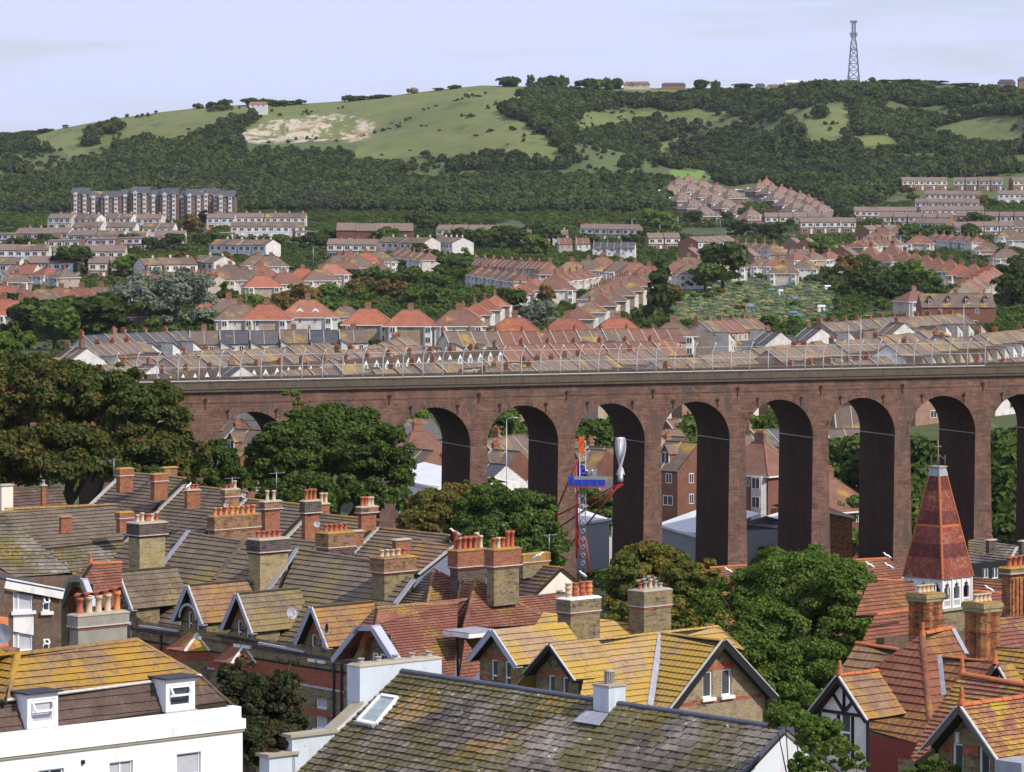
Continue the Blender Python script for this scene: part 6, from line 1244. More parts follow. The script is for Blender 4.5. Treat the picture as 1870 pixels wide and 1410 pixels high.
for i, (x, y, k) in enumerate(((1075, 1036, 1), (1092, 1044, 4))):
    p = at(x, y, 436); p.z = max(p.z, gz(p.x, p.y)); p.z = gz(p.x, p.y); o = copy_tree(CARS[k]); o.location = at(x, y, 400); o.rotation_euler[2] = .4; o.location.z = gz(o.location.x, 400); o.name = 'parked_car'; tag(o, '%s car parked below the construction hoist' % cn[k], 'car', 'parked cars')
for c in CARS:
    for k in [*c.children_recursive, c]: bpy.data.objects.remove(k)
# allotments
def allot():
    g = np.random.default_rng(9); mb = MB(); ms = [M['allot1'], M['allot2'], M['allot3'], M['allot4']]
    for i in range(1500):
        px, row = g.uniform(1205, 1535), g.uniform(513, 604)
        if row < 530 and px < 1290: continue
        if row < np.interp(px, [1205, 1330, 1500, 1535], [545, 515, 512, 530]): continue
        p = ground_hit(px, row); w_, d_, h = g.uniform(.8, 3.4), g.uniform(.6, 2.4), g.uniform(.2, 1.1); m_ = ms[g.integers(4)]
        mb.lathe(p-UP*.1, [(w_*.5, 0), (w_*.55, h*.5), (w_*.3, h), (0, h*1.05)], m_, 6, False)
    o = mb.build('allotment_crops', kind='stuff'); tag(o, 'rows of mixed green allotment crops and beds right of the cypress')
    for i in range(22):
        px, row = g.uniform(1210, 1530), g.uniform(520, 598); row = max(row, np.interp(px, [1205, 1330, 1500, 1535], [548, 522, 518, 535])); p = ground_hit(px, row); k = i % 5; w_, d_, h = g.uniform(1.3, 2.3), g.uniform(1.3, 2), g.uniform(1.3, 1.8)
        cn_, mt, rm = (('dark wooden', 'dark_wood', 'fr_slate'), ('green netted', 'tealm', 'tealm'), ('white', 'white', 'sheet_white'), ('blue', 'tarp', 'tarp'), ('brown', 'fw_brick', 'fr_brown'))[k]
        t = thing('shed', '%s allotment shed, %s of the small sheds among the plots' % (cn_, ordi(i+1)), 'shed', p, 'sheds on the allotments'); b = MB(); b.box(p+UP*(h/2), V(w_/2, 0, 0), V(0, d_/2, 0), UP*(h/2), M[mt], .5); b.build('wall', t, p)
        r = MB(); 
        for s in (-1, 1): r.slab([p+V(-w_/2-.15, s*(d_/2+.15), h-.05), p+V(w_/2+.15, s*(d_/2+.15), h-.05), p+V(w_/2+.15, 0, h+.5), p+V(-w_/2-.15, 0, h+.5)][::-s if s > 0 else 1], .06, M[rm])
        r.build('roof', t, p); dd = MB(); dd.box(p+V(.2, -d_/2-.02, h*.42), V(.35, 0, 0), V(0, .02, 0), UP*(h*.4), M['dark_wood']); dd.build('door', t, p)
M['allot1'] = m_plain('allotment_green', (.075, .13, .035), .9, .3, .5); M['allot2'] = m_plain('allotment_sage', (.11, .14, .07), .9, .3, .5); M['allot3'] = m_plain('allotment_straw', (.19, .18, .075), .9, .3, .5); M['allot4'] = m_plain('allotment_dark', (.05, .08, .03), .9, .3, .5); M['tealm'] = m_plain('teal_netting', (.08, .19, .17), .8, .15); M['tarp'] = m_plain('blue_tarpaulin', (.13, .2, .32), .6, .15)
allot()
# far street surfaces
def road(pts, w_, name='road'):
    P = [ground_hit(*p) for p in pts]; mb = MB()
    for a, b in zip(P, P[1:]):
        n = max(1, int((b-a).length/6)); d = (b-a); d.z = 0; d.normalize(); x = V(-d.y, d.x, 0)*(w_/2)
        for i in range(n):
            p, q = a.lerp(b, i/n), a.lerp(b, (i+1)/n); p.z = gz(p.x, p.y)+.12; q.z = gz(q.x, q.y)+.12; mb.poly([p-x, q-x, q+x, p+x], M['asphalt'], .5)
    mb.build(name, kind='structure')
road([(968, 606), (958, 575), (1000, 545), (1040, 520)], 7); road([(350, 452), (378, 432), (372, 412)], 9); road([(1392, 372), (1376, 352), (1345, 346)], 9); road([(1470, 440), (1530, 436), (1560, 440)], 14); road([(1040, 436), (1160, 434), (1300, 428)], 9)

# ------------------------------------------------------------------ the large trees in front of the viaduct
def LP(*a): return lobe_px(*a)
tree('sycamore_tree', 'huge dark sycamore with browning leaves filling the left edge before the viaduct', [LP(60, 740, 372, 110, 90), LP(170, 745, 366, 120, 80), LP(265, 770, 362, 85, 80), LP(20, 690, 378, 60, 50), LP(120, 700, 370, 80, 48), LP(215, 700, 368, 60, 40), LP(110, 850, 360, 150, 80), LP(240, 850, 360, 110, 80), LP(-40, 760, 370, 90, 110), LP(330, 850, 362, 55, 70), LP(-30, 860, 364, 100, 80)], (-43, 366, 17), ['leaf_sycamore', 'leaf_dark'], 160000, .42, 700, .7, 11, rmin=.2, rmax=.36)
tree('ash_tree', 'yellow green tree top behind the huge left sycamore', [LP(20, 625, 470, 45, 30), LP(5, 640, 465, 40, 30)], at(15, 700, 470)-UP*8, ['leaf_green', 'leaf_light'], 9000, .45, 60, .3, 12)
tree('sycamore_tree', 'large dark green sycamore standing before the second arch', [LP(600, 830, 392, 120, 95), LP(520, 850, 386, 75, 80), LP(690, 850, 384, 70, 80), LP(620, 775, 392, 80, 40), LP(560, 785, 392, 55, 42), LP(715, 800, 388, 30, 38), LP(600, 910, 380, 130, 50), LP(660, 780, 392, 50, 38), LP(700, 915, 382, 60, 40)], (-19, 388, 13), ['leaf_dark', 'leaf_mid'], 140000, .38, 600, .6, 13, rmin=.2, rmax=.36)
tree('ivy', 'bright green ivy clump climbing the viaduct spandrel above the dark sycamore', [LP(533, 722, 414, 17, 13), LP(545, 742, 413, 12, 14), LP(540, 760, 412, 10, 14)], at(545, 800, 413), ['leaf_ivy', 'leaf_light'], 3500, .3, 30, .1, 14, cat='climbing plant')
tree('young_tree', 'small dark tree between the left sycamore and the first arch', [LP(395, 850, 372, 45, 48), LP(420, 890, 368, 50, 40), LP(360, 880, 366, 40, 50)], (-29, 370, 15), ['leaf_dark', 'leaf_mid'], 16000, .38, 90, .3, 15)
tree('chestnut_tree', 'olive brown tree below the third arch', [LP(800, 945, 372, 65, 55), LP(770, 970, 366, 50, 50), LP(840, 920, 376, 50, 40)], (-7, 372, 13), ['leaf_brown', 'leaf_brown', 'leaf_mid'], 30000, .36, 220, .4, 16)
tree('ash_tree', 'wide dark green tree below the fourth arch beside the hoist', [LP(905, 950, 366, 80, 70), LP(960, 965, 362, 70, 75), LP(880, 900, 372, 45, 30), LP(990, 1010, 358, 50, 60), LP(920, 1000, 358, 80, 60), LP(1010, 1000, 360, 34, 40)], (-1, 366, 13), ['leaf_mid', 'leaf_dark', 'leaf_green'], 60000, .36, 380, .5, 17)
tree('chestnut_tree', 'rounded tree with yellowing crown right of the hoist', [LP(1190, 1060, 300, 90, 68), LP(1150, 1090, 296, 55, 60), LP(1250, 1090, 294, 58, 62), LP(1190, 1015, 302, 55, 28), LP(1285, 1070, 298, 40, 55), LP(1200, 1130, 290, 90, 45)], (11.2, 298, 19), ['leaf_yel', 'leaf_yel', 'leaf_mid'], 60000, .32, 360, .45, 18)
tree('ash_tree', 'broad fresh green feathery tree left of the church spire', [LP(1450, 1110, 230, 120, 110), LP(1400, 1060, 236, 55, 65), LP(1470, 1040, 234, 70, 48), LP(1540, 1110, 226, 80, 90), LP(1560, 1180, 222, 75, 80), LP(1400, 1180, 224, 85, 90), LP(1480, 1230, 218, 110, 70), LP(1335, 1120, 230, 62, 85), LP(1530, 1060, 230, 55, 50), LP(1290, 1150, 228, 50, 80), LP(1370, 1230, 218, 90, 80), LP(1600, 1150, 224, 52, 80), LP(1620, 1205, 222, 40, 55), LP(1450, 1275, 216, 120, 60), LP(1540, 1250, 218, 80, 60)], (17, 226, 26), ['leaf_green', 'leaf_mid'], 150000, .19, 760, .5, 19, rmin=.2, rmax=.36)
tree('sapling', 'young light green tree beside the white peeling gable', [LP(1440, 1315, 132, 45, 40), LP(1500, 1350, 130, 50, 48), LP(1540, 1385, 128, 38, 45), LP(1420, 1290, 133, 20, 22), LP(1560, 1400, 128, 30, 30), LP(1480, 1400, 128, 40, 40)], (9.4, 131, 33), ['leaf_light', 'leaf_green'], 24000, .12, 170, .12, 20)
tree('bush', 'leafy bush below the stone gable at the bottom right', [LP(1700, 1400, 112, 32, 26), LP(1668, 1408, 112, 20, 22), LP(1735, 1408, 112, 24, 20)], (12.2, 112, 38), ['leaf_light', 'leaf_mid'], 7000, .1, 50, .06, 21, cat='bush')
tree('copper_tree', 'dark tree with reddish leaves and orange berries between the white house and the brick terrace', [LP(450, 1290, 152, 60, 70), LP(510, 1300, 152, 50, 75), LP(430, 1240, 154, 35, 40), LP(480, 1370, 148, 90, 60), LP(540, 1340, 150, 28, 55), LP(445, 1215, 155, 22, 25), LP(525, 1235, 154, 28, 35)], (-9.8, 151, 29), ['leaf_red', 'leaf_red', 'leaf_dark'], 70000, .14, 420, .25, 22)
NEARC = [proto_crown('wide', ['leaf_mid', 'leaf_green'], 201, 9000, .055), proto_crown('wide', ['leaf_dark', 'leaf_mid'], 202, 9000, .055)]
for px, row, Z, h, k, lab in ((905, 770, 560, 14, 'mid', 'tree at the top of the third open arch'), (940, 765, 575, 13, 'dark', 'darker tree at the top of the third open arch'), (1085, 775, 560, 15, 'dark', 'dark tree at the top of the fourth open arch'), (1115, 790, 570, 15, 'dark', 'second dark tree at the top of the fourth open arch'), (1225, 780, 560, 13, 'mid', 'small tree high in the sixth arch'), (1385, 765, 575, 13, 'green', 'green tree high in the seventh arch'), (1523, 810, 545, 14, 'dark', 'dark tree on the left of the eighth arch'), (1528, 925, 500, 11, 'mid', 'hedge tree behind the orange workshop'), (1680, 800, 540, 20, 'dark', 'tall dark tree in the ninth arch'), (1690, 860, 520, 19, 'dark', 'second tall dark tree in the ninth arch'), (1672, 900, 510, 16, 'dark', 'third dark tree in the ninth arch'), (1700, 940, 505, 13, 'mid', 'low tree in the ninth arch'), (1830, 800, 530, 22, 'dark', 'very dark tree in the last arch'), (1850, 850, 520, 22, 'dark', 'second very dark tree in the last arch'), (1860, 950, 500, 18, 'dark', 'low dark tree in the last arch'), (1735, 870, 530, 22, 'dark', 'dark tree behind the spire'), (1825, 900, 520, 20, 'dark', 'dark tree right of the spire'), (1400, 1000, 475, 6, 'mid', 'bush beside the warehouse in the seventh arch'), (1100, 905, 485, 8, 'green', 'shrub above the warehouse roof'), (745, 750, 600, 12, 'mid', 'tree behind the white house in the second open arch'), (408, 800, 520, 9, 'mid', 'tree beside the red brick houses in the leftmost arch')):
    x = (px-PX)/F*Z; zt_ = CZ-(row-HY)/F*Z; t = far_tree(px, 0, h, k, 'wide' if h > 12 else 'round', lab, 1.0, Z=Z, group='trees seen through the arches'); t.location.z = zt_-h*.75
    for c in t.children:
        if c.name.startswith('crown'): c.data = NEARC[k == 'dark']
# ------------------------------------------------------------------ foreground houses
def px_wall(H, pl, pts, mat, holes=(), depth=.14, part='wall', hole_px=True):
    hs = []
    for (x0, y0, x1, y1) in holes:   # window box given by its lower left and upper right in the photo
        a = pl.uv(pl.hit(x0, y1)); b = pl.uv(pl.hit(x1, y0)); hs.append((min(a[0], b[0]), a[1], abs(b[0]-a[0]), b[1]-a[1]))
    wall(H, pl, [pl.uv(pl.hit(*p)) for p in pts], [[(u, v), (u+w_, v), (u+w_, v+h_), (u, v+h_)] for u, v, w_, h_ in hs], mat, depth, part)
    return hs
def flash(H, pl, a, b, w_=.22, mat=None, part='flashing', h_=.06):
    p, q = pl.hit(*a), pl.hit(*b); H.mb(part).bar(p+pl.n*.05, q+pl.n*.05, w_, h_, mat or M['pale_flash'], pl.n)

# --- slate roofed building in the centre foreground
A, B = atz(735, 1225, 41), atz(1435, 1330, 41); d = (B-A).normalized(); L = (B-A).length; Wd = V(d.y, -d.x, 0)
H = House('slate_roofed_building', 'large building with long mossy slate roof, blue ridge tiles and a skylight in the foreground', 'building', tuple(V(B.x, B.y, 30)))
s1 = Plane(A, Wd, 33.6); sg = 1 if s1.u.dot(d) > 0 else -1; u0, u1 = sorted((0, sg*L)); SLn = 9.0
H.mb('roof').slab([s1.pt(u0, -SLn, -.02), s1.pt(u1, -SLn, -.02), s1.pt(u1, 0, -.02), s1.pt(u0, 0, -.02)], .15, M['underlay'], s1.n)
keep = []; tiles(None, s1, [(u0, -SLn), (u1, -SLn), (u1, 0), (u0, 0)], None, None, .33, .38, lift=.06, jit=.018, gap=.045, keep=keep)
def pxy(p): return (PX+F*p.x/p.y, HY+(CZ-p.z)/p.y*F)
vis = []
for k in keep:
    c = sum((q for q in k[0][:4]), V(0, 0, 0))/4; x, y = pxy(c); vis.append((c.y if (y < 1406 and 545 < x < 1430) else 999, k))
vis.sort(key=lambda t: t[0]); tm = H.mb('slates', 'stuff')
sk = [(697, 1272), (727, 1277), (688, 1325), (655, 1318)]; SKP = [s1.uv(s1.hit(*p)) for p in sk]
def in_sky(k):
    u = (k[1]+k[2])/2; v = (k[3]+k[4])/2; return bool(inpoly(np.array([u]), np.array([v]), SKP)[0])
proto = None; nt_ = 0
for z, k in vis:
    if in_sky(k): continue
    p, xa, ya, a, b = k
    full = abs(ya-xa-(.38-.045)) < .004
    if nt_ < 290 and z < 900 and full:
        if proto is None:
            m_ = MB(); o_ = p[0]; ux, vy, nn = s1.u, s1.v, s1.n
            m_.faces([V(0, 0, 0), V(.335, 0, 0), V(.335, .355, -.038), V(0, .355, -.038), V(0, 0, -.03), V(.335, 0, -.03), V(.335, .355, -.06), V(0, .355, -.06)], [(0, 1, 2, 3), (4, 5, 1, 0), (5, 6, 2, 1), (7, 4, 0, 3)], M['t_slate'], .5)
            ob = m_.build('slate', None, (0, 0, 0)); proto = ob.data; bpy.data.objects.remove(ob); RM = Matrix((s1.u, s1.v, s1.n)).transposed().to_4x4()
        q = bpy.data.objects.new('slate', proto); COL.objects.link(q); q.parent = H.root
        q.matrix_local = Matrix.Translation(p[0]-H.o) @ RM @ Matrix.Rotation(random.uniform(-.012, .012), 4, 'Z') @ Matrix.Rotation(random.uniform(-.012, .01), 4, 'X'); nt_ += 1
    else:
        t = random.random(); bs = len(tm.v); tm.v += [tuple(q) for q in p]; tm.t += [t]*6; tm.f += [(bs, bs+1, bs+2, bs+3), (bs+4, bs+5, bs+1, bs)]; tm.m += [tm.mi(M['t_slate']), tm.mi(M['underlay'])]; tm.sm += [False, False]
s2 = Plane(A, -Wd, 33.6); H.mb('roof').slab([A-UP*.02, B-UP*.02, B-Wd*6-UP*4.02, A-Wd*6-UP*4.02], .15, M['t_slate'], s2.n)
ridge(H, A+UP*.0, B+UP*.0, M['t_ridgeblue'], .15, .46, single=True)
gp = Plane(B+d*-.05, d, 90)
for P_c, pl_ in ((B-d*.06, d),):
    H.mb('wall').poly([P_c-UP*.02, P_c+Wd*9-UP*6.0, P_c+Wd*9-UP*11, P_c-Wd*6.2-UP*11, P_c-Wd*6.2-UP*4.12][::-1], M['stucco_peel'], .5)
for sgn, ln, k in ((1, 9, .6644), (-1, 6.2, .6644)):
    a = B+UP*.03; b = B+Wd*(sgn*ln)-UP*(k*ln)+UP*.03; H.mb('verge').bar(a, b, .10, .10, M['t_ridgeblue'], d)
A2 = A+d*.1; H.mb('wall').poly([A2-UP*.1, A2+Wd*9-UP*6.1, A2+Wd*9-UP*11, A2-Wd*6-UP*11, A2-Wd*6-UP*4.2], M['stucco_blue'], .5)
e0 = A+Wd*8.6-UP*5.9; H.mb('wall').poly([e0, e0+d*L, e0+d*L-UP*6, e0-UP*6][::-1], M['stucco_peel'], .5)
# skylight
k3 = [s1.hit(*p) for p in sk]; fr = MB()
for p, q in zip(k3, k3[1:]+k3[:1]): fr.bar(p+s1.n*.06, q+s1.n*.06, .13, .13, M['white_clean'], s1.n)
f_ = fr.build('skylight', H.root, H.o); g = MB(); g.slab([p+s1.n*.07 for p in k3], .02, M['glass_sky'], s1.n); g.build('pane', f_, H.o)
g = MB(); g.bar(k3[2]+s1.n*.02-s1.v*.16, k3[3]+s1.n*.02-s1.v*.16, .05, .34, M['pale_flash'], s1.u.cross(s1.n) if 0 else s1.n); g.build('skylight_flashing', f_, H.o)
# vent block
vb = A.lerp(B, (1142-735)/700*.985)+Wd*.1; mb = H.mb('vent_stack'); mb.box(vb+UP*.12, d*.42, Wd*.42, UP*.5, M['stucco_blue'], .5); mb.box(vb+UP*.65, d*.46, Wd*.46, UP*.035, M['cap'], .5)
v2 = MB()
for k in range(16):
    an = k*math.pi/8; v2.box(vb+UP*.9+V(.17*math.cos(an), .17*math.sin(an), 0), V(.022, 0, 0), V(0, .022, 0), UP*.22, M['pot_grey'])
v2.lathe(vb+UP*.66, [(.2, 0), (.2, .05), (.13, .06), (.13, .44), (.2, .45), (.21, .5), (.1, .56), (0, .57)], M['pot_grey'], 14); v2.build('vent_pot', H.root, H.o)
lf = MB(); lf.slab([vb+Wd*.6-UP*.34+s1.n*.06-d*.6, vb+Wd*.6-UP*.34+s1.n*.06+d*.6, vb+Wd*1.15-UP*.70+s1.n*.06+d*.7, vb+Wd*1.15-UP*.70+s1.n*.06-d*.7], .03, M['lead'], s1.n); lf.build('lead_apron', H.root, H.o)
# long rendered stack on the left gable, stepped parapet
c0 = A+Wd*.05-d*.42; c0.z = 41.3-4; chimney(H, c0+V(0, 0, 0), 4.15, .8, 4.0, M['stucco_blue'], cap=True, ax=-Wd, ay=d, over=.02)
for k in range(5): pot(H.root, H.o, A-d*.42+Wd*(1.75-k*.86)+UP*(41.38-A.z), M['pot_grey'], .22, .13)
for t0, t1, zt_, th in ((3.4, 5.45, 38.95, .42), (5.3, 6.55, 38.3, .62)):
    c = A+Wd*((t0+t1)/2)-d*(th/2+.02); c.z = zt_-4.05; H.mb('parapet').box(c, Wd*((t1-t0)/2), d*(th/2), UP*4, M['stucco_blue'], .5); c2 = c.copy(); c2.z = zt_; H.mb('coping').box(c2, Wd*((t1-t0)/2+.12), d*(th/2+.1), UP*.06, M['cap'], .5)
H.mb('coping').bar(A+Wd*2.0-d*.2+UP*(39.95-41), A+Wd*3.6-d*.2+UP*(38.95-41), .5, .12, M['cap']); H.mb('parapet').poly([A+Wd*2-d*.0+UP*(-1.1), A+Wd*3.5-UP*2.05, A+Wd*3.5-UP*6, A+Wd*2-UP*6], M['stucco_blue'], .5)
H.finish()

# --- white stuccoed house at the bottom left
C = at(443, 1290, 140); H = House('white_stuccoed_house', 'white stuccoed house with mansard roof and two white dormers at the bottom left', 'house', tuple(V(C.x, C.y, 30)))
w1 = Plane(C, DS, 90); Lw = 16.0
hs = px_wall(H, w1, [(443, 1332), (443, 1500), (-190, 1585), (-190, 1412)], M['stucco_white'], [(323, 1372, 367, 1450), (200, 1388, 243, 1462), (70, 1402, 117, 1478)], .18)
for i, (u, v, w_, h_) in enumerate(hs): window(H, w1, u, v, w_, h_, mull=(.5,) if i else (), trans=(.45,), curtain=(i != 2), inset=.12, sill=M['stucco_white'], fr=.06)
H.mb('parapet').box(w1.pt(-Lw/2-.06, -.22, -.15), E1*(Lw/2), DS*.15, UP*.22, M['stucco_white'], .5); H.mb('cornice').box(w1.pt(-Lw/2+.04, -.62, -.06), E1*(Lw/2+.02), DS*.18, UP*.178, M['stucco_white'], .5); H.mb('cornice').box(w1.pt(-Lw/2+.05, -.85, -.1), E1*(Lw/2+.0), DS*.17, UP*.05, M['cap'], .5)
H.mb('wall').poly([w1.pt(0, -.8), w1.pt(0, -.8, -8), w1.pt(0, -9, -8), w1.pt(0, -9)], M['stucco_white'], .5); H.mb('parapet').box(w1.pt(-.2, -.22, -4.4), E1*.14, DS*4.1, UP*.22, M['stucco_white'], .5)
m1 = Plane(w1.pt(0, -.25, -.4), DS, 62); pb = roof(H, m1, [(-60, 1352), (428, 1291), (367, 1235), (-60, 1291)], M['t_brown2'], .36, .33)
m2 = Plane(m1.hit(367, 1235), DS, 36); pt_ = roof(H, m2, [(8, 1282), (367, 1235), (250, 1168), (32, 1195)], M['t_gold'], .36, .33)
m3 = Plane(m2.hit(32, 1195), DW, 33); roof(H, m3, [(-60, 1296), (8, 1281), (31, 1196), (-60, 1160)], M['t_gold'], .36, .33)
flash(H, m2, (8, 1281), (367, 1235), .10, M['pale_flash'], h_=.05); ridge(H, m2.hit(250, 1168), m2.hit(32, 1195), M['t_gold'], .13, .45); ridge(H, m2.hit(32, 1195), m2.hit(9, 1278), M['t_gold'], .13, .45); ridge(H, m2.hit(250, 1168), m2.hit(367, 1235), M['t_gold'], .11, .45); ridge(H, m1.hit(367, 1235), m1.hit(428, 1291), M['t_brown2'], .1, .45)
e, r_ = m2.hit(367, 1235), m2.hit(250, 1168); bk = e+DN*6; H.mb('roof').slab([e, bk, r_+DN*.1], .1, M['t_gold']); H.mb('roof').slab([r_, r_+DW*9, r_+DW*9+DN*3.2-UP*2.2, bk], .1, M['t_gold'], UP); f0 = m1.hit(428, 1291); H.mb('roof').slab([f0, f0+DN*8, bk, e], .1, M['t_brown2'])
def box_dormer(H, x0, x1, yt, yb, wm='white_clean', back=1.3):
    pl = Plane(w1.pt(0, 0, -.33), DS, 90); a = pl.uv(pl.hit(x0, yb)); b = pl.uv(pl.hit(x1, yt)); u0, u1, v0 = a[0], b[0], a[1]; v1 = v0+(yb-yt)*.0198
    fw = .16; hole = (u0+fw, v0+.16, u1-u0-2*fw, v1-v0-.36); wall(H, pl, [(u0, v0), (u1, v0), (u1, v1), (u0, v1)], [[(hole[0], hole[1]), (hole[0]+hole[2], hole[1]), (hole[0]+hole[2], hole[1]+hole[3]), (hole[0], hole[1]+hole[3])]], M[wm], .1, part='dormer_front')
    window(H, pl, *hole, frame=M[wm], trans=(.5,), open_top=True, fr=.075, inset=.06, curtain=x0 < 100)
    for u in (u0, u1): H.mb('dormer_cheek').box(pl.pt(u+(.02 if u == u0 else -.02), (v0+v1)/2, -back/2-.01), E1*.02, DS*(back/2), UP*((v1-v0)/2), M[wm], .5)
    H.mb('dormer_top').box(pl.pt((u0+u1)/2, v1+.05, -back/2+.06), E1*((u1-u0)/2+.12), DS*(back/2+.1), UP*.03, M['felt'], .5)
    H.mb('window_sill').box(pl.pt((u0+u1)/2, v0-.02, .03), E1*((u1-u0)/2+.05), DS*.06, UP*.03, M['lead'], .5)
box_dormer(H, 50, 106, 1272, 1332); box_dormer(H, 303, 356, 1243, 1301)
vm = MB(); vm.lathe(w1.pt(w1.uv(w1.hit(151, 1392))[0], w1.uv(w1.hit(151, 1392))[1]-.05, .02), [(0, 0), (.08, 0), (.08, .12), (0, .14)], M['black'], 10); vm.build('vent_cover', H.root, H.o)
H.finish()

# --- yellow lichened cross gabled house in the centre
Mz = V(6.87, 178.1, 39.25); H = House('cross_gabled_house', 'brick cross gabled house with bright yellow lichened tile roofs and a black bargeboarded gable', 'house', tuple(V(11, 177, 28)))
Bp = Mz+E2*4.2; Ap = Mz-E1*6.98; Ep = Mz+E1*3.8
P3 = Plane(Mz, DS, 41.2); PW = Plane(Mz, DW, 40.5)
gable_front(H, Bp, DS, 3.4, 2.9, 4, 4.3, M['b_warm'], M['t_yellow'], M['black'], wins=[(-.92, -2.6, .62, 1.22, {'trans': (), 'fr': .08}), (.30, -2.6, .62, 1.22, {'trans': (), 'fr': .08})], overhang=.45, bargew=.34, slopes=(0, 1), sill=M['white'], bands=[(-1.36, -1.02, M['redband']), (-2.86, -2.7, M['redband'])], course=.36, under=M['black'])
roof(H, PW, [(1207, 1158), (1322, 1174), (1216, 1304), (1180, 1300)], M['t_yellow'], .36, .33)
roof(H, P3, [(1080, 1170), (1204, 1156), (1184, 1302), (1052, 1302)], M['t_yellow'], .36, .33); roof(H, P3, [(1208, 1156), (1310, 1144), (1357, 1187), (1320, 1178)], M['t_yellow'], .36, .33)
gable_front(H, Ap, DW, 1.65, 1.45, 3.2, 3.0, M['b_buff'], M['t_yellow'], M['black'], wins=[(-.60, -2.95, .42, 1.5, {}), (.34, -2.95, .42, 1.5, {})], overhang=.5, bargew=.2, slopes=(1, 1), bands=[(-1.44, -1.2, M['redband']), (-2.3, -2.18, M['redband'])], course=.36, under=M['black'])
A3 = at(898, 1150, 176.3); gable_front(H, A3, DW, 1.65, 1.5, 3.2, 4.6, M['b_buff'], M['t_yellow'], M['bluegrey'], wins=[(-.60, -2.95, .42, 1.5, {}), (.34, -2.95, .42, 1.5, {})], overhang=.5, bargew=.22, bands=[(-1.44, -1.2, M['redband']), (-2.3, -2.18, M['redband'])], course=.36)
wl = Ap-DW*.5; H.mb('wall').poly([wl+DN*9-UP*3, wl+DS*4.5-UP*2.9, wl+DS*4.5-UP*9, wl+DN*9-UP*9], M['b_buff'], .5)
flash(H, P3, (1206, 1158), (1186, 1290), .3, M['lead'], 'valley_lead'); ridge(H, Ap, Mz, M['t_yellow'], .11, .42); ridge(H, Mz, Ep, M['t_yellow'], .11, .42); ridge(H, Mz, Bp, M['t_yellow'], .11, .42); ridge(H, Ep, P3.hit(1357, 1187), M['t_gold'], .11, .42)
Pb = Plane(at(1090, 1138, 189), DS, 40); roof(H, Pb, [(972, 1150), (992, 1118), (1112, 1133), (1150, 1136), (1185, 1165), (1000, 1175)], M['t_yellow'], .36, .33)
H.mb('wall').poly([Ep+DE*1.4-UP*1.6, Ep+DE*1.4-UP*9, Bp+DE*3.1-UP*9, Bp+DE*3.1-UP*3], M['b_warm'], .5); H.mb('wall').poly([Ep+DE*.5+DN*4-UP*1.5, Ep+DE*1.4+DN*4-UP*9, Mz+DW*7+DN*4-UP*9, Mz+DW*7+DN*4-UP*2], M['b_warm'], .5); H.mb('roof').slab([Mz+DW*7, Ep, Ep+DN*3.4-UP*3, Mz+DW*7+DN*3.4-UP*3], .1, M['t_yellow'], UP)
H.mb('gutter').bar(P3.hit(1040, 1243), P3.hit(1084, 1240), .12, .1, M['black']); 
CH = lambda xl, xm, xr, yt, yb, Z, m, **k: chim_px(H, xl, xm, xr, yt, yb, Z, M[m], **k)
CH(1018, 1042, 1096, 1097, 1172, 184, 'b_buff', band=M['b_buff'], bandh=.72, pots=[M['pot_buff'], M['pot_red'], M['pot_red'], M['pot_orange']], pot_h=.72, pot_r=.16, potstyle=1, capm=M['white'])
CH(1149, 1176, 1226, 1082, 1160, 189, 'b_buff', band=M['b_buff'], bandh=.85, pots=[(M['pot_red'], .35, M['pot_grey']), (M['pot_grey'], .38, M['pot_grey']), (M['pot_buff'], .5, M['pot_grey']), (M['pot_grey'], .4, M['pot_grey']), (M['pot_grey'], .25, None)])
H.finish()

# --- red clay tiled house with arched gable window
R4 = at(685, 1108, 184); H = House('red_tiled_house', 'rose red clay tiled house with half hipped arched gable in the middle', 'house', tuple(V(-4, 186, 28))); S4 = Plane(R4, DS, 42)
roof(H, S4, [(686, 1109), (836, 1101), (830, 1240), (738, 1240), (679, 1148)], M['t_rose'], .17, .2); P1 = at(792, 1038, 192); P2 = at(870, 1058, 189)
roof(H, Plane(P1, DS, 42), [(792, 1040), (842, 1064), (834, 1101), (780, 1107)], M['t_rose'], .17, .2); roof(H, Plane(P1, DW, 45), [(792, 1040), (780, 1107), (728, 1108), (778, 1050)], M['t_olive'], .17, .2)
roof(H, Plane(P2, DS, 42), [(870, 1058), (1018, 1140), (846, 1148)], M['t_rose'], .17, .2); pw2 = Plane(P2, DW, 52); roof(H, pw2, [(870, 1058), (848, 1148), (826, 1164), (842, 1066)], M['t_rose'], .17, .2)
roof(H, Plane(at(960, 1086, 198), DS, 40), [(868, 1060), (945, 1090), (1045, 1079), (1062, 1140), (1015, 1145)], M['t_rose'], .17, .2)
for a, b in (((792, 1039), (842, 1064)), ((792, 1039), (780, 1106))): ridge(H, Plane(P1, DS, 42).hit(*a), Plane(P1, DS, 42).hit(*b), M['t_orangelichen'], .09, .3)
q2 = Plane(P2, DS, 42); ridge(H, q2.hit(870, 1058), q2.hit(1018, 1140), M['t_orangelichen'], .09, .3); ridge(H, q2.hit(870, 1058), q2.hit(847, 1146), M['t_rose'], .09, .3); ridge(H, pw2.hit(842, 1067), pw2.hit(827, 1162), M['t_gold'], .09, .3); ridge(H, S4.hit(686, 1109), S4.hit(836, 1101), M['t_orangelichen'], .09, .3)
hh = Plane(at(667, 1147, 181.5), DW, 52); roof(H, hh, [(652, 1147), (680, 1147), (687, 1109)], M['t_rose'], .17, .2)
gw = Plane(at(667, 1147, 181.5)-DW*.5, DW, 90); c_ = gw.uv(gw.hit(684, 1150)); cx_, cv = c_
arch = [(cx_-.75+.75*(1-math.cos(math.pi*i/10))-.0, cv-1.05+.75*math.sin(math.pi*i/10)) for i in range(11)]
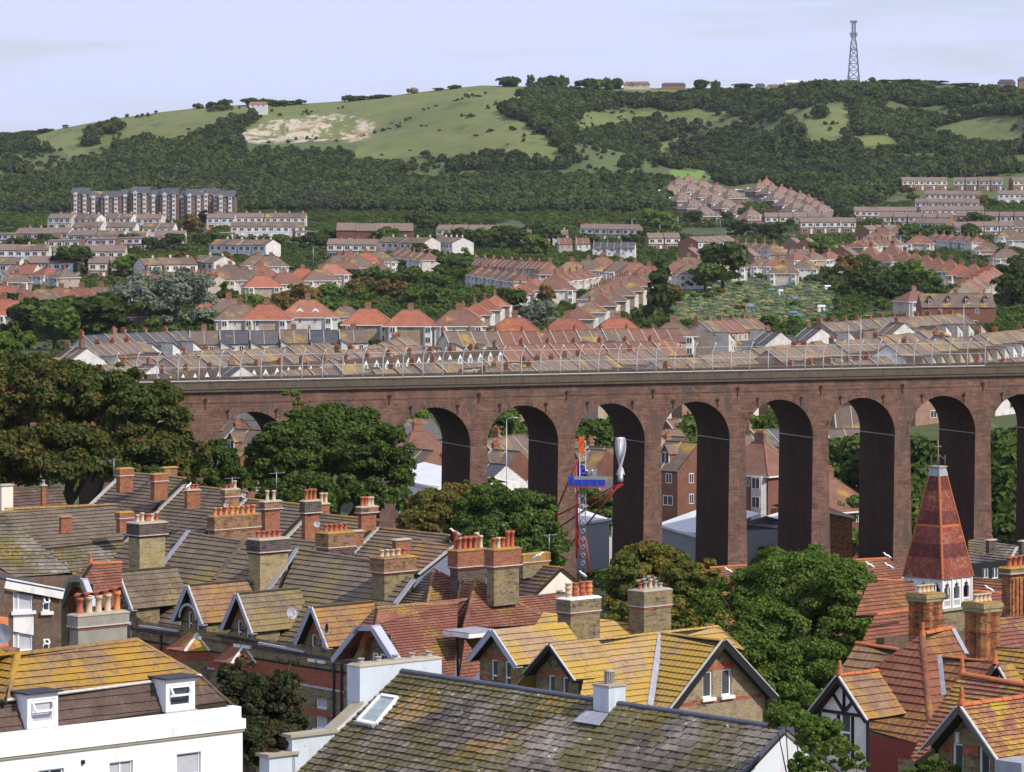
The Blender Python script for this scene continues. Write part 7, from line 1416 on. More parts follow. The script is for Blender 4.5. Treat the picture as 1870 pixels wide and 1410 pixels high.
wall(H, gw, [(cx_-2.3, cv-7), (cx_+2.3, cv-7), (cx_+2.3, cv-2.6), (cx_+.6, cv-.1), (cx_-.6, cv-.1), (cx_-2.3, cv-2.6)], [[(cx_-.75, cv-2.4)]+[(cx_+.75, cv-2.4)]+arch[::-1]], M['b_buff'], .35, rev=M['redband'])
for k in range(12):
    a0, a1 = math.pi*k/12, math.pi*(k+1)/12-.02; P = []
    for rr in (.76, 1.12):
        for an in (a0, a1):
            for dd in (.03, -.1): P.append(gw.pt(cx_-rr*math.cos(an), cv-1.05+rr*math.sin(an), dd))
    H.mb('brick_arch').faces(P, [(0, 2, 6, 4), (0, 1, 3, 2), (4, 6, 7, 5), (0, 4, 5, 1), (2, 3, 7, 6)], M['redband'])
gi = Plane(gw.a-DW*.35, DW, 90); H.mb('wall').slab([gi.pt(cx_-.8, cv-2.5), gi.pt(cx_+.8, cv-2.5), gi.pt(cx_+.8, cv-.2), gi.pt(cx_-.8, cv-.2)], .05, M['b_buff']); window(H, gi, cx_-.45, cv-2.1, .38, .95, inset=-.05); window(H, gi, cx_+.1, cv-2.1, .38, .95, inset=-.05)
bp = Plane(at(667, 1147, 181.5), DW, 90)
for a, b in (((606, 1207), (651, 1149)), ((651, 1147), (680, 1147)), ((680, 1149), (720, 1212))): H.mb('bargeboard').bar(bp.hit(*a), bp.hit(*b), .06, .26, M['bluegrey']); p, q = bp.hit(*a)+DE*.26+UP*.1, bp.hit(*b)+DE*.26+UP*.1; H.mb('soffit').bar(p, q, .5, .05, M['bluegrey'])
lp = Plane(hh.hit(652, 1147), DN, 50); H.mb('roof').slab([hh.hit(652, 1147), bp.hit(606, 1207)+UP*.1, bp.hit(606, 1207)+DE*6, R4+DE*6, R4], .1, M['t_rose'], lp.n)
sh = at(862, 1152, 184); H.mb('flat_roof').box(sh, E1*1.0, E2*.9, UP*.05, M['lead'], .5); H.mb('fascia').box(sh-UP*.12+E2*.0, E1*1.05, E2*.95, UP*.09, M['white'], .5)
roof(H, Plane(at(862, 1165, 184.5), DS, 80), [(836, 1162), (890, 1163), (876, 1216), (838, 1240)], M['t_rose'], .17, .2, part='hung_tiles'); rr = Plane(at(845, 1168, 181), DS, 55); roof(H, rr, [(848, 1168), (884, 1216), (862, 1240), (838, 1240)], M['t_rose'], .17, .2)
CH(822, 836, 888, 1008, 1098, 190, 'b_dark', band=M['b_red'], bandh=.9, pots=[M['pot_red'], M['pot_red'], M['pot_red'], M['pot_red'], M['pot_buff'], (M['pot_red'], .9, None), M['pot_grey'], M['pot_red'], M['pot_red'], (M['pot_buff'], .8, None)], rows=2, pot_h=.62, capm=M['t_gold'], over=.09)
CH(889, 902, 948, 1006, 1098, 187.5, 'b_buff', band=M['b_red'], bandh=.9, pots=[M['pot_red'], M['pot_buff'], M['pot_red'], (M['pot_red'], .8, None), (M['pot_red'], .85, None)], pot_h=.55, capm=M['t_gold'], over=.09)
H.finish()

# --- brown brick terrace with gabled dormers
RA = V(-11.57, 200, 41); H = House('dormered_brick_terrace', 'brick terrace with brown tiled roof, grey bargeboarded dormers and broad stacks at the left', 'terraced house', tuple(V(-14, 198, 28)))
W5 = Plane(RA, DW, 38); FW = Plane(RA+DW*6.3, DW, 90)
roof(H, W5, [(344, 973), (458, 989), (532, 1003), (478, 1172), (258, 1142), (240, 1118)], M['t_olive'], .36, .33); roof(H, W5, [(546, 1003), (692, 1026), (757, 1060), (650, 1200), (474, 1171)], M['t_olive'], .36, .33)
roof(H, W5, [(236, 985), (300, 1018), (262, 1062), (180, 1050)], M['t_brown'], .36, .33)
for a, b in (((345, 971), (298, 1032)), ((300, 1030), (238, 1110)), ((544, 1003), (505, 1060)), ((505, 1060), (474, 1100)), ((448, 988), (392, 1060)), ((756, 1060), (722, 1105))): flash(H, W5, a, b, .3, M['lead'] if a[0] != 448 else M['t_brown'], 'party_flashing', .09)
for a, b in (((344, 973), (532, 1003)), ((546, 1003), (692, 1026))): ridge(H, W5.hit(*a), W5.hit(*b), M['t_olive'], .12, .42); p, q = W5.hit(*a), W5.hit(*b); H.mb('roof').slab([p, q, q+DE*4-UP*3, p+DE*4-UP*3], .1, M['t_olive'], UP)
px_wall(H, FW, [(200, 1085), (262, 1135), (480, 1168), (648, 1190), (690, 1200), (690, 1420), (200, 1420)], M['b_buff'], [(577, 1256, 597, 1330), (505, 1230, 522, 1290)], .12)
for (x0, y0, x1, y1) in ((577, 1256, 597, 1330), (505, 1230, 522, 1290)):
    a, b = FW.uv(FW.hit(x0, y1)), FW.uv(FW.hit(x1, y0)); window(H, FW, a[0], a[1], b[0]-a[0], b[1]-a[1], pane=M['curtain'], lintel=M['white'], sill=M['white'])
def band_px(pl, a, b, h_, mat, off=.015): p, q = pl.hit(*a), pl.hit(*b); H.mb('string_course').bar(p+pl.n*off, q+pl.n*off, .04, h_, mat)
band_px(FW, (240, 1180), (700, 1258), .75, M['redband']); band_px(FW, (240, 1148), (700, 1218), .16, M['b_dark']); band_px(FW, (240, 1166), (700, 1240), .1, M['black'], .04); band_px(FW, (240, 1195), (700, 1276), .1, M['pale_flash'], .05)
band_px(FW, (240, 1240), (700, 1322), .3, M['redband'])
for x in (243, 296, 330, 612, 626): p = FW.hit(x, 1150+(x-240)*.16); H.mb('downpipe').tube([p+DW*.1, p+DW*.1-UP*7], .06, M['gutter'] if x != 243 else M['lead'], 8)
H.mb('gutter').bar(FW.hit(258, 1143)+DW*.12, FW.hit(330, 1152)+DW*.12, .13, .11, M['bluegrey']); H.mb('gutter').bar(FW.hit(400, 1160)+DW*.12, FW.hit(470, 1172)+DW*.12, .13, .11, M['gutter']); H.mb('gutter').bar(FW.hit(476, 1174)+DW*.12, FW.hit(560, 1190)+DW*.12, .13, .11, M['bluegrey'])
DWN = [(-.50, -2.65, .34, 1.2, {'trans': (.5,)}), (.24, -2.65, .34, 1.2, {'trans': (.5,)})]
def dorm(px, row, back, rm, arch=False, course=.33):
    pk = Plane(RA+DW*6.75, DW, 90).hit(px, row); pl = gable_front(H, pk, DW, 1.22, 1.9, 2.6, back, M['b_buff'], M[rm], M['bluegrey'], wins=DWN, overhang=.42, bargew=.16, eave_over=.15, course=course, sill=M['white'], bands=[(-1.42, -.95, M['redband']), (-2.0, -1.94, M['b_dark'])], walld=1.5)
    if arch:
        for k in range(9): a0, a1 = math.pi*k/9, math.pi*(k+1)/9; H.mb('arched_brace').bar(pl.pt(-.72*math.cos(a0), -1.75+.72*math.sin(a0), .38), pl.pt(-.72*math.cos(a1), -1.75+.72*math.sin(a1), .38), .06, .12, M['bluegrey'])
    return pl
dorm(215, 1042, 3.8, 't_brown'); dorm(342, 1067, 3.9, 't_orangelichen', True); dorm(432, 1082, 4.0, 't_olive'); pl5 = dorm(568, 1107, 3.9, 't_orangelichen')
for px, row in ((352, 1176), (437, 1198)):     # hipped bay roofs
    p = FW.hit(px, row-12); b = MB(); u = DS; W_ = 1.45; P = [p-u*.4+UP*.25, p+u*.4+UP*.25, p-u*W_-UP*.55, p-u*.8+DW*1.1-UP*.55, p+u*.8+DW*1.1-UP*.55, p+u*W_-UP*.55]
    b.faces([q+DW*.02 for q in P], [(0, 3, 2), (0, 1, 4, 3), (1, 5, 4)], M['t_mottle']); b.bar(P[0], P[3], .1, .08, M['t_rose']); b.bar(P[1], P[4], .14, .08, M['white']); b.bar(P[1], P[5], .16, .08, M['white']); b.build('bay_roof', H.root, H.o)
    w_ = MB(); Q = [p-u*W_*.92-UP*.6, p-u*.74+DW*1.0-UP*.6, p+u*.74+DW*1.0-UP*.6, p+u*W_*.92-UP*.6]; 
    for a, b2 in zip(Q, Q[1:]): w_.poly([a-UP*.5, b2-UP*.5, b2, a], M['redband'], .5); w_.poly([a-UP*5, b2-UP*5, b2-UP*.5, a-UP*.5], M['b_buff'], .5)
    w_.build('bay', H.root, H.o)
CHs = [(235, 255, 302, 958, 1045, 203.5, 'b_yellow', dict(band=M['b_dark'], bandh=.72, pots=[M['pot_buff'], (M['pot_buff'], .5, None), M['pot_red'], M['pot_buff'], M['pot_red']], pot_h=.42, over=.09)),
       (454, 475, 526, 988, 1078, 197.5, 'b_yellow', dict(band=M['b_dark'], bandh=.72, pots=[M['pot_red']]*5, pot_h=.4, over=.09)),
       (679, 702, 756, 1022, 1115, 191, 'b_buff', dict(band=M['b_rough'], bandh=.78, pots=[M['pot_buff'], M['pot_buff'], M['pot_buff'], M['pot_buff'], M['pot_red']], pot_h=.36, capm=M['t_gold'], over=.09))]
for *a, m_, k in CHs: CH(*a, m_, **k)
dish(H, W5.hit(626, 1122)+DW*3.3+UP*.3, V(.5, -.8, .25), .3); dish(H, FW.hit(614, 1146)+DW*.5, V(-.9, -.3, .1), .25, M['black'])
H.finish()

# --- long terrace behind it, stepping down to the right
T0 = V(-24.2, 240, 42.25); T1 = V(-3.57, 217, 39.95); H = House('stepped_terrace', 'long brown tiled terrace stepping down rightwards with red brick stacks and pale flashings', 'terraced house', tuple(V(-14, 226, 28)))
n5 = 5
for i in range(n5):
    a, b = T0.lerp(T1, i/n5), T0.lerp(T1, (i+1)/n5); a = a.copy(); b = b.copy(); zz = a.z*.6+b.z*.4; zz2 = zz-.22; a.z = zz; b.z = zz2; dd = (b-a); dd.z = 0; dn = V(dd.y, -dd.x, 0).normalized()
    pl = Plane(a, dn, 36); sgn = 1 if pl.u.dot(dd) > 0 else -1; ln = dd.length; u0, u1 = sorted((0, sgn*ln)); rm = ('t_brown', 't_brown', 't_brown', 't_olive', 't_olive')[i]
    roof(H, pl, [(u0, -6.4), (u1, -6.4), (u1, 0), (u0, 0)], M[rm], .31, .32, px=False); back = a-dn*5-UP*3.6; H.mb('roof').slab([a, b, b-dn*5-UP*3.6, a-dn*5-UP*3.6], .1, M[rm], UP)
    ridge(H, pl.pt(0, 0), pl.pt(sgn*ln, 0), M['t_orangelichen'] if i != 2 else M['t_gold'], .13, .42); H.mb('flashing').bar(pl.pt(0, 0, .07), pl.pt(0, -6.3, .07), .28, .1, M['pale_flash'], pl.n)
    m_ = pl.pt(sgn*ln/2, 0, .04); H.mb('flashing').bar(m_, pl.pt(sgn*ln/2, -6.3, .04), .08, .05, M['t_brown2'], pl.n)
    H.mb('wall').poly([pl.pt(0, -6.2, -.2), pl.pt(sgn*ln, -6.2, -.2), pl.pt(sgn*ln, -6.2, -.2)-UP*6, pl.pt(0, -6.2, -.2)-UP*6], M['b_red'], .5)
aL = T0; H.mb('wall').poly([aL-UP*.15, aL+DW*5-UP*3.8, aL+DW*5-UP*9, aL-DW*5-UP*9, aL-DW*5-UP*3.8], M['b_red'], .5); aR = T1+DS*.1; H.mb('wall').poly([aR-UP*.3, aR+DW*5.8-UP*4.3, aR+DW*5.8-UP*9, aR-DW*4.9-UP*9, aR-DW*4.9-UP*3.9], M['greyblue'], .5)
PR, PB, PO = M['pot_red'], M['pot_buff'], M['pot_orange']
for a in [(212, 219, 243, 858, 893, 236, 'b_red', dict(band=M['b_red'], bandh=.5, capm=M['t_gold'])), (275, 282, 306, 868, 907, 233, 'b_red', dict(band=M['b_red'], bandh=.5, capm=M['t_gold'])), (294, 300, 324, 856, 880, 242, 'b_rough', dict(capm=M['t_gold'])), (337, 342, 366, 897, 922, 229, 'b_red', dict(pots=[PB, PR, PR], pot_h=.3)),
          (405, 411, 437, 896, 928, 227, 'b_rough', dict(band=M['b_rough'], bandh=.5, pots=[PR, PR, (PB, .45, None)], pot_h=.25)), (477, 484, 511, 918, 962, 222, 'b_red', dict(band=M['b_rough'], bandh=.5, pots=[PB, PB], pot_h=.6, over=.1)), (551, 557, 583, 917, 978, 217, 'b_red', dict(band=M['b_dark'], bandh=.75, pots=[PR, PR, PR], pot_h=.65, over=.09)), (580, 584, 602, 922, 950, 226, 'b_red', dict(pots=[PB, PB], pot_h=.6)), (654, 660, 687, 928, 962, 219, 'b_red', dict(band=M['b_rough'], bandh=.4, pots=[PR, PR, PB, PB], pot_h=.55, over=.1)),
          (380, 392, 476, 946, 985, 216, 'b_rough', dict(band=M['b_rough'], bandh=.8, pots=[PO]*8, pot_h=.48, capm=M['t_gold'])), (578, 600, 648, 976, 1012, 206, 'b_dark', dict(band=M['b_rough'], bandh=.85, pots=[PR]*5, pot_h=.42, capm=M['t_gold'])), (716, 723, 750, 988, 1020, 207, 'b_red', {}), (640, 646, 664, 972, 990, 211, 'b_red', {})]:
    *q, m_, k = a; CH(*q, m_, **k)
for px, row, Z in ((444, 905, 222), (412, 923, 219), (578, 957, 214)): dish(H, at(px, row, Z), V(.35, -.9, .2), .16 if px != 578 else .2)
e3 = Plane(T1+DS*.6, DW, 38); roof(H, Plane(at(775, 1008, 213), DW, 38), [(772, 985), (838, 993), (800, 1022), (765, 1050), (718, 1045)], M['t_orangelichen'], .31, .32)
flash(H, Plane(at(775, 1008, 213), DW, 38), (838, 992), (765, 1050), .2)
H.finish()

# --- cream gable house
pk = at(1025, 1037, 205); H = House('cream_gabled_house', 'small house with cream gable wall and purple brown roof behind the double chimney', 'house', tuple(V(pk.x, pk.y, 28)))
gable_front(H, pk, DS, 2.3, 1.55, 3, 2.6, M['cream'], M['t_brown2'], None, wins=[(-.35, -1.95, .5, .75, {'trans': ()})], overhang=.05, course=.3); ridge(H, pk, pk-DS*2.6, M['t_orangelichen']); CH(948, 955, 1003, 1015, 1048, 205, 'b_buff', capm=M['t_gold'], band=M['t_gold'], bandh=.5); H.finish()

# --- roofs at the left edge
H = House('left_tiled_house', 'brown and slate roofed house at the left edge with small red stacks', 'house', tuple(V(-25, 205, 28)))
LA = Plane(at(110, 924, 214), DS, 33)
roof(H, LA, [(-40, 935), (110, 925), (212, 921), (226, 990), (60, 1005), (-40, 1005)], M['t_brown'], .30, .30); LB = Plane(LA.hit(110, 1003), DS, 28); roof(H, LB, [(60, 1004), (240, 989), (240, 1030), (130, 1050), (98, 1050)], M['t_slate'], .30, .3, edge=M['underlay'])
LC = Plane(at(5, 942, 205), DE, 33); roof(H, Plane(at(10, 940, 204), V(.2, -1, 0), 33), [(-40, 938), (8, 940), (132, 1046), (28, 1055), (-40, 1012)], M['t_slate'], .30, .3, edge=M['underlay'])
ridge(H, LA.hit(10, 930), LA.hit(212, 921), M['t_gold'], .12); px_wall(H, Plane(at(20, 1060, 198), DS, 90), [(-40, 1020), (30, 1055), (240, 1045), (240, 1150), (-40, 1190)], M['b_brown'])
CH(108, 112, 131, 946, 966, 208, 'b_red', capm=M['t_gold']); CH(212, 219, 243, 938, 965, 211, 'b_red', capm=M['t_gold'], band=M['b_red'], bandh=.4); H.finish()
H = House('far_left_house', 'small brown roofed house behind the left edge with cream stack and red flue', 'house', tuple(V(-30, 232, 28)))
LD = Plane(at(60, 892, 236), DS, 33); roof(H, LD, [(-40, 895), (110, 888), (124, 928), (-40, 936)], M['t_brown2'], .3, .3); px_wall(H, Plane(at(60, 930, 231), DS, 90), [(-40, 930), (124, 924), (124, 1000), (-40, 1000)], M['b_brown']); CH(-4, 3, 24, 888, 925, 229, 'cream'); CH(74, 77, 85, 888, 918, 229, 'b_red', pots=[M['pot_grey']], pot_h=.3, pot_r=.09); H.finish()
# --- flat roofed extension with white fascia, brown brick
H = House('flat_roofed_block', 'brown brick flat roofed block with white fascia and picture windows at the left', 'house', tuple(V(-20, 178, 28)))
fp = Plane(at(60, 1080, 178), V(.42, -.907, 0), 90); e = fp.u
hs = px_wall(H, fp, [(8, 1078), (112, 1097), (112, 1260), (8, 1260)], M['b_brown'], [(24, 1080, 60, 1117), (78, 1087, 92, 1117), (24, 1155, 60, 1190), (78, 1165, 92, 1190)], .1)
for i, (u, v, w_, h_) in enumerate(hs): window(H, fp, u, v, w_, h_, mull=(.28,) if i in (0, 2) else (), trans=() if i in (0, 2) else (.55,), pane=M['curtain'] if i in (0, 2) else None, open_top=(i in (1, 3)), sill=M['white'])
a, b = fp.hit(8, 1064), fp.hit(114, 1084); H.mb('fascia').bar(a+fp.n*.15, b+fp.n*.15, .1, .48, M['white']); t_ = fp.hit(8, 1057); H.mb('flat_roof').slab([t_+fp.n*.2, fp.hit(114, 1077)+fp.n*.2, fp.hit(114, 1077)-fp.n*5, t_-fp.n*5], .08, M['felt'], UP); H.mb('panel').slab([fp.hit(24, 1153)+fp.n*.03, fp.hit(61, 1160)+fp.n*.03, fp.hit(61, 1120)+fp.n*.03, fp.hit(24, 1116)+fp.n*.03], .04, M['white']); H.finish()
# --- red roofed arched dormer house and rendered stack
H = House('arched_dormer_house', 'narrow house with arched grey gable and dark red clay roof behind the hooded chimney pots', 'house', tuple(V(-19.5, 180, 28)))
pk = at(148, 1052, 179); ag = Plane(pk, DW, 90)
sgp = Plane(at(165, 1030, 183), DS, 48); roof(H, sgp, [(166, 1029), (222, 1028), (222, 1075), (205, 1110), (160, 1110), (148, 1060)], M['t_rose'], .17, .2); roof(H, Plane(at(160, 1035, 182), DW, 50), [(125, 1056), (148, 1056), (166, 1030), (160, 1033)], M['t_orangelichen'], .17, .2)
ridge(H, sgp.hit(166, 1029), sgp.hit(222, 1027), M['t_ridge'], .12); finial(H, sgp.hit(165, 1026), M['t_ridge'], .4)
wp = Plane(pk-DW*.3, DW, 90); u_, v_ = wp.uv(wp.hit(140, 1062)); ar = [(u_-.7*math.cos(math.pi*i/10), v_-.95+.7*math.sin(math.pi*i/10)) for i in range(11)]
wall(H, wp, [(u_-1.3, v_-8), (u_+1.3, v_-8), (u_+1.3, v_-1.5), (u_+.5, v_), (u_-.5, v_), (u_-1.3, v_-1.5)], [[(u_-.7, v_-3), (u_+.7, v_-3)]+ar[::-1]], M['b_buff'], .4, rev=M['redband']); H.mb('wall').slab([wp.pt(u_-.8, v_-3.1, -.38), wp.pt(u_+.8, v_-3.1, -.38), wp.pt(u_+.8, v_-.1, -.38), wp.pt(u_-.8, v_-.1, -.38)], .05, M['b_buff']); window(H, Plane(wp.a-DW*.35, DW, 90), u_-.2, v_-2.6, .4, 1.3, inset=-.05)
for a, b in (((104, 1112), (124, 1060)), ((124, 1058), (148, 1058)), ((148, 1060), (166, 1108))): H.mb('bargeboard').bar(ag.hit(*a), ag.hit(*b), .06, .25, M['grey_render']); H.mb('soffit').bar(ag.hit(*a)+DE*.2, ag.hit(*b)+DE*.2, .38, .05, M['bluegrey'])
H.finish()
H = House('rendered_chimney_house', 'house end with grey rendered stack and five hooded pots above the white house', 'house', tuple(V(-17, 160, 28)))
chim_px(H, 127, 143, 233, 1127, 1200, 160, M['grey_render'], band=M['grey_render'], bandh=.55, over=.07, pots=[(M['pot_red'], .72, M['pot_red']), (M['pot_buff'], .72, M['pot_red']), (M['pot_buff'], .72, M['pot_red']), (M['pot_buff'], .75, M['pot_red']), (M['pot_orange'], .8, M['pot_red'])], pot_r=.15)
c = at(185, 1190, 163); H.mb('wall').box(c-UP*3.6, E1*3, E2*1.5, UP*3, M['b_brown'], .5); H.mb('roof').slab([c+E1*3.1-E2*1.6-UP*.9, c-E1*3.1-E2*1.6-UP*.9, c-E1*3.1+E2*1.7-UP*1.6, c+E1*3.1+E2*1.7-UP*1.6], .12, M['t_brown2'], UP); dish(H, at(5, 1158, 152), V(-.3, -.95, .1), .42); H.mb('wall').box(at(-10, 1180, 156)-UP*2, E1*.9, E2*.5, UP*1.9, M['b_red'], .5); H.mb('wall').box(at(-2, 1150, 157)-UP*.3, E1*.3, E2*.25, UP*.8, M['pot_orange'], .5); H.finish()
# ------------------------------------------------------------------ right foreground: spire, villa, clustered stacks
H = House('belvedere_tower', 'slender red tiled spire with iron cross on a white arcaded belvedere', 'tower', tuple(V(23.5, 216, 28)))
Z0 = 216; apx = (1713-PX)/F*Z0; zb_ = CZ-(1052-HY)/F*Z0; zt_ = CZ-(868-HY)/F*Z0; cen = V(apx, Z0, 0); hb, ht = 1.42, .36; ov = .1
ax, ay = V(math.cos(R(46)), math.sin(R(46)), 0), V(math.sin(R(46)), -math.cos(R(46)), 0)
Ht = zt_-zb_; pit = math.degrees(math.atan2(Ht, hb-ht)); SL = math.hypot(Ht, hb-ht)
bands = [(0, .20, 't_fish'), (.20, .335, 't_fishdark'), (.335, .50, 't_fish'), (.50, .525, 't_ridge'), (.525, .66, 't_fishdark'), (.66, .86, 't_fish'), (.86, 1.0, 't_fishdark')]
for dn in (ay, -ax, -ay, ax):
    q = cen+dn*ht; q.z = zt_; pl = Plane(q, dn, pit)
    for a, b, m_ in bands:
        va, vb = -SL*(1-a), -SL*(1-b); wa = hb+(ht-hb)*a; wb = hb+(ht-hb)*b
        H.mb('spire').slab([pl.pt(-wa, va, -.02), pl.pt(wa, va, -.02), pl.pt(wb, vb, -.02), pl.pt(-wb, vb, -.02)], .05, M['t_edgered'], pl.n)
        tiles(H.mb('spire_tiles', 'stuff'), pl, [(-wa, va), (wa, va), (wb, vb), (-wb, vb)], M[m_] if m_ != 't_ridge' else M['t_ridge'], M['t_edgered'], .13, .15, lift=.022, jit=.004, gap=.006, over=.01)
for i, j in ((-1, -1), (1, -1), (1, 1), (-1, 1)):
    a = cen+ax*(i*hb)+ay*(j*hb); b = cen+ax*(i*ht)+ay*(j*ht); a.z, b.z = zb_, zt_; ridge(H, a, b, M['t_ridge'], .075, .24, part='hip_tiles')
ztop = CZ-(853-HY)/F*Z0; mb = H.mb('lead_cap'); mb.faces([cen+ax*(i*w_)+ay*(j*w_)+UP*z for z, w_ in ((zt_-.02, ht+.05), (ztop, ht-.05)) for i, j in ((-1, -1), (1, -1), (1, 1), (-1, 1))], [(0, 1, 5, 4), (1, 2, 6, 5), (2, 3, 7, 6), (3, 0, 4, 7), (4, 5, 6, 7)], M['lead'], .5); mb.box(cen+UP*(ztop+.03), ax*(ht+.02), ay*(ht+.02), UP*.04, M['cap'], .5)
cr_ = H.mb('iron_cross'); t0 = cen+UP*(ztop+.06); M['rust'] = m_plain('iron', (.20, .17, .13), .8, .2, 5); cr_.tube([t0, t0+UP*1.45], .04, M['rust'], 6); cr_.bar(t0+UP*1.1-ax*.32, t0+UP*1.1+ax*.32, .05, .05, M['rust']); cr_.lathe(t0+UP*.5, [(0, 0), (.09, .08), (0, .16)], M['rust'], 8)
for i, j in ((-1, -1), (1, -1), (1, 1), (-1, 1)): q = t0+ax*(i*.28)+ay*(j*.28); cr_.tube([q, q+UP*.62], .022, M['rust'], 5); cr_.tube([q+UP*.35, t0+UP*.7], .016, M['rust'], 4)
zw0 = CZ-(1106-HY)/F*Z0; wh = 1.32
for dn in (ay, -ax, -ay, ax):
    q = cen+dn*wh; q.z = zw0; pl = Plane(q, dn, 90); hgt = zb_-zw0+.02; holes = []
    for k in range(3):
        c = -wh+(k+.5)*2*wh/3; r_ = .27; y1 = hgt-.55
        holes.append([(c-r_, .5), (c+r_, .5), (c+r_, y1)]+[(c+r_*.55, y1+.05), (c+r_*.75, y1+.2), (c+r_*.3, y1+.22), (c, y1+.40), (c-r_*.3, y1+.22), (c-r_*.75, y1+.2), (c-r_*.55, y1+.05)]+[(c-r_, y1)])
        for s in range(5): H.mb('baluster').box(pl.pt(c-.2+s*.1, .27, -.03), pl.u*.018, pl.n*.02, UP*.17, M['white'])
        holes.append([(c-r_, .12), (c+r_, .12), (c+r_, .43), (c-r_, .43)])
    wall(H, pl, [(-wh, 0), (wh, 0), (wh, hgt), (-wh, hgt)], holes, M['white'], .10, part='arcade')
    for k in range(4): c = -wh+k*2*wh/3; H.mb('post').box(pl.pt(c, hgt/2, .03), pl.u*.05, pl.n*.04, UP*(hgt/2), M['white'])
    H.mb('wall').box(pl.pt(0, -2.1, -.08), pl.u*(wh+.0), pl.n*.1, UP*2.05, M['b_buff'], .5); H.mb('cornice').box(pl.pt(0, -.06, .05), pl.u*(wh+.2), pl.n*.1, UP*.07, M['cap'], .5)
H.mb('deck').box(cen+UP*(zw0+.02), ax*wh*.95, ay*wh*.95, UP*.03, M['lead']); H.finish()

def cluster(H, px, yt, yb, Z, mat, pots, w_=1.0, topm='t_gold'):
    """four octagonal brick shafts bonded under one lichened cap"""
    z1 = CZ-(yt-HY)/F*Z; z0 = CZ-(yb-HY)/F*Z; c = V((px-PX)/F*Z, Z, 0); mb = MB(); g = w_*.27; hh = z1-z0
    for i, j in ((-1, -1), (1, -1), (1, 1), (-1, 1)):
        q = c+E1*(i*g)+E2*(j*g); q.z = z0; R_ = g*1.06; prof = [(R_*1.1, 0), (R_*1.1, hh*.12), (R_, hh*.15), (R_, hh*.52), (R_*1.08, hh*.54), (R_*1.08, hh*.60), (R_, hh*.62), (R_, hh*.8), (R_*1.15, hh*.86)]
        P = []; n = 8
        for r_, z in prof:
            for k in range(n): a = 2*math.pi*(k+.5)/n+R(42); P.append(q+V(r_*math.cos(a), r_*math.sin(a), z))
        mb.faces(P, [(a*n+k, a*n+(k+1) % n, (a+1)*n+(k+1) % n, (a+1)*n+k) for a in range(len(prof)-1) for k in range(n)], M[mat], .5)
    for k, (zz, ww) in enumerate(((.86, .52), (.92, .56))): q = c.copy(); q.z = z0+hh*(zz+.035); mb.box(q, E1*(w_*ww), E2*(w_*ww), UP*(hh*.033), M['b_yellow'], .5)
    q = c.copy(); q.z = z0+hh*.985+.02; mb.box(q, E1*(w_*.53), E2*(w_*.53), UP*(hh*.02), M[topm], .5); o = mb.build('chimney', H.root, H.o)
    n = len(pots)
    for i, m_ in enumerate(pots): x = ((i+.5)/n-.5)*w_*.95; q = c+E1*x; q.z = z1+.05; pot(o, H.o, q, M[m_], .36, .13)
H = House('clustered_chimney_house', 'red tiled house with two clustered octagonal brick stacks before the spire', 'house', tuple(V(21, 185, 28)))
cluster(H, 1690, 1083, 1185, 186, 'b_orange', ['pot_buff']*4, 1.25); cluster(H, 1794, 1100, 1215, 178, 'b_orange', ['pot_buff']*4, 1.25)
W6 = Plane(at(1650, 1120, 200), DS, 35); roof(H, W6, [(1585, 1065), (1668, 1060), (1672, 1120), (1560, 1125)], M['t_red'], .28, .3); roof(H, Plane(at(1560, 1195, 190), DS, 35), [(1600, 1118), (1672, 1116), (1672, 1170), (1560, 1200)], M['t_red'], .28, .3)
ridge(H, at(1600, 1122, 192), at(1668, 1112, 194), M['t_ridge']); roof(H, Plane(at(1840, 1140, 185), DS, 35), [(1810, 1128), (1900, 1122), (1900, 1200), (1815, 1190)], M['t_rose'], .28, .3); ridge(H, at(1818, 1132, 185), at(1900, 1124, 188), M['t_ridge'])
px_wall(H, Plane(at(1650, 1180, 189), DS, 90), [(1600, 1165), (1900, 1140), (1900, 1300), (1600, 1300)], M['b_brown']); H.finish()
H = House('low_red_roofed_hall', 'long low hall with orange clay tile roofs and seagulls between the trees and the spire', 'hall', tuple(V(20, 250, 20)))
for k, (pts, Z, m_) in enumerate((([(1500, 1026), (1622, 1019), (1668, 1060), (1600, 1100), (1500, 1110)], 258, 't_red'), ([(1270, 1038), (1362, 1032), (1372, 1110), (1290, 1115)], 305, 't_red'), ([(1560, 1055), (1668, 1062), (1668, 1112), (1570, 1125)], 245, 't_red'), ([(1768, 1055), (1860, 1062), (1870, 1090), (1768, 1085)], 240, 't_red'), ([(1768, 1078), (1900, 1088), (1900, 1130), (1768, 1120)], 232, 't_rose'))):
    pl = Plane(at(pts[0][0], pts[0][1], Z), DS if k != 3 else DW, 32); roof(H, pl, pts, M[m_], .28, .3)
    a, b = pl.hit(*pts[0]), pl.hit(*pts[1]); ridge(H, a, b, M['t_ridge'] if k != 3 else M['t_orangelichen'], .12)
    H.mb('wall').poly([pl.hit(*pts[-1])-UP*.2, pl.hit(*pts[-2])-UP*.2, pl.hit(*pts[-2])-UP*4, pl.hit(*pts[-1])-UP*4], M['b_orange'], .5)
H.finish()
H = House('dark_dormer_house', 'grey slate roofed house with dark boarded dormer and two white windows beside the spire', 'house', tuple(V(30, 262, 20)))
s_ = Plane(at(1800, 1000, 268), DW, 32); roof(H, s_, [(1800, 988), (1880, 1000), (1862, 1042), (1766, 1028)], M['t_slate'], .28, .3); roof(H, Plane(at(1800, 1000, 268), DW, 32), [(1768, 985), (1815, 983), (1812, 1000), (1770, 1022)], M['t_olive'], .28, .3); flash(H, s_, (1858, 1000), (1842, 1030), .2)
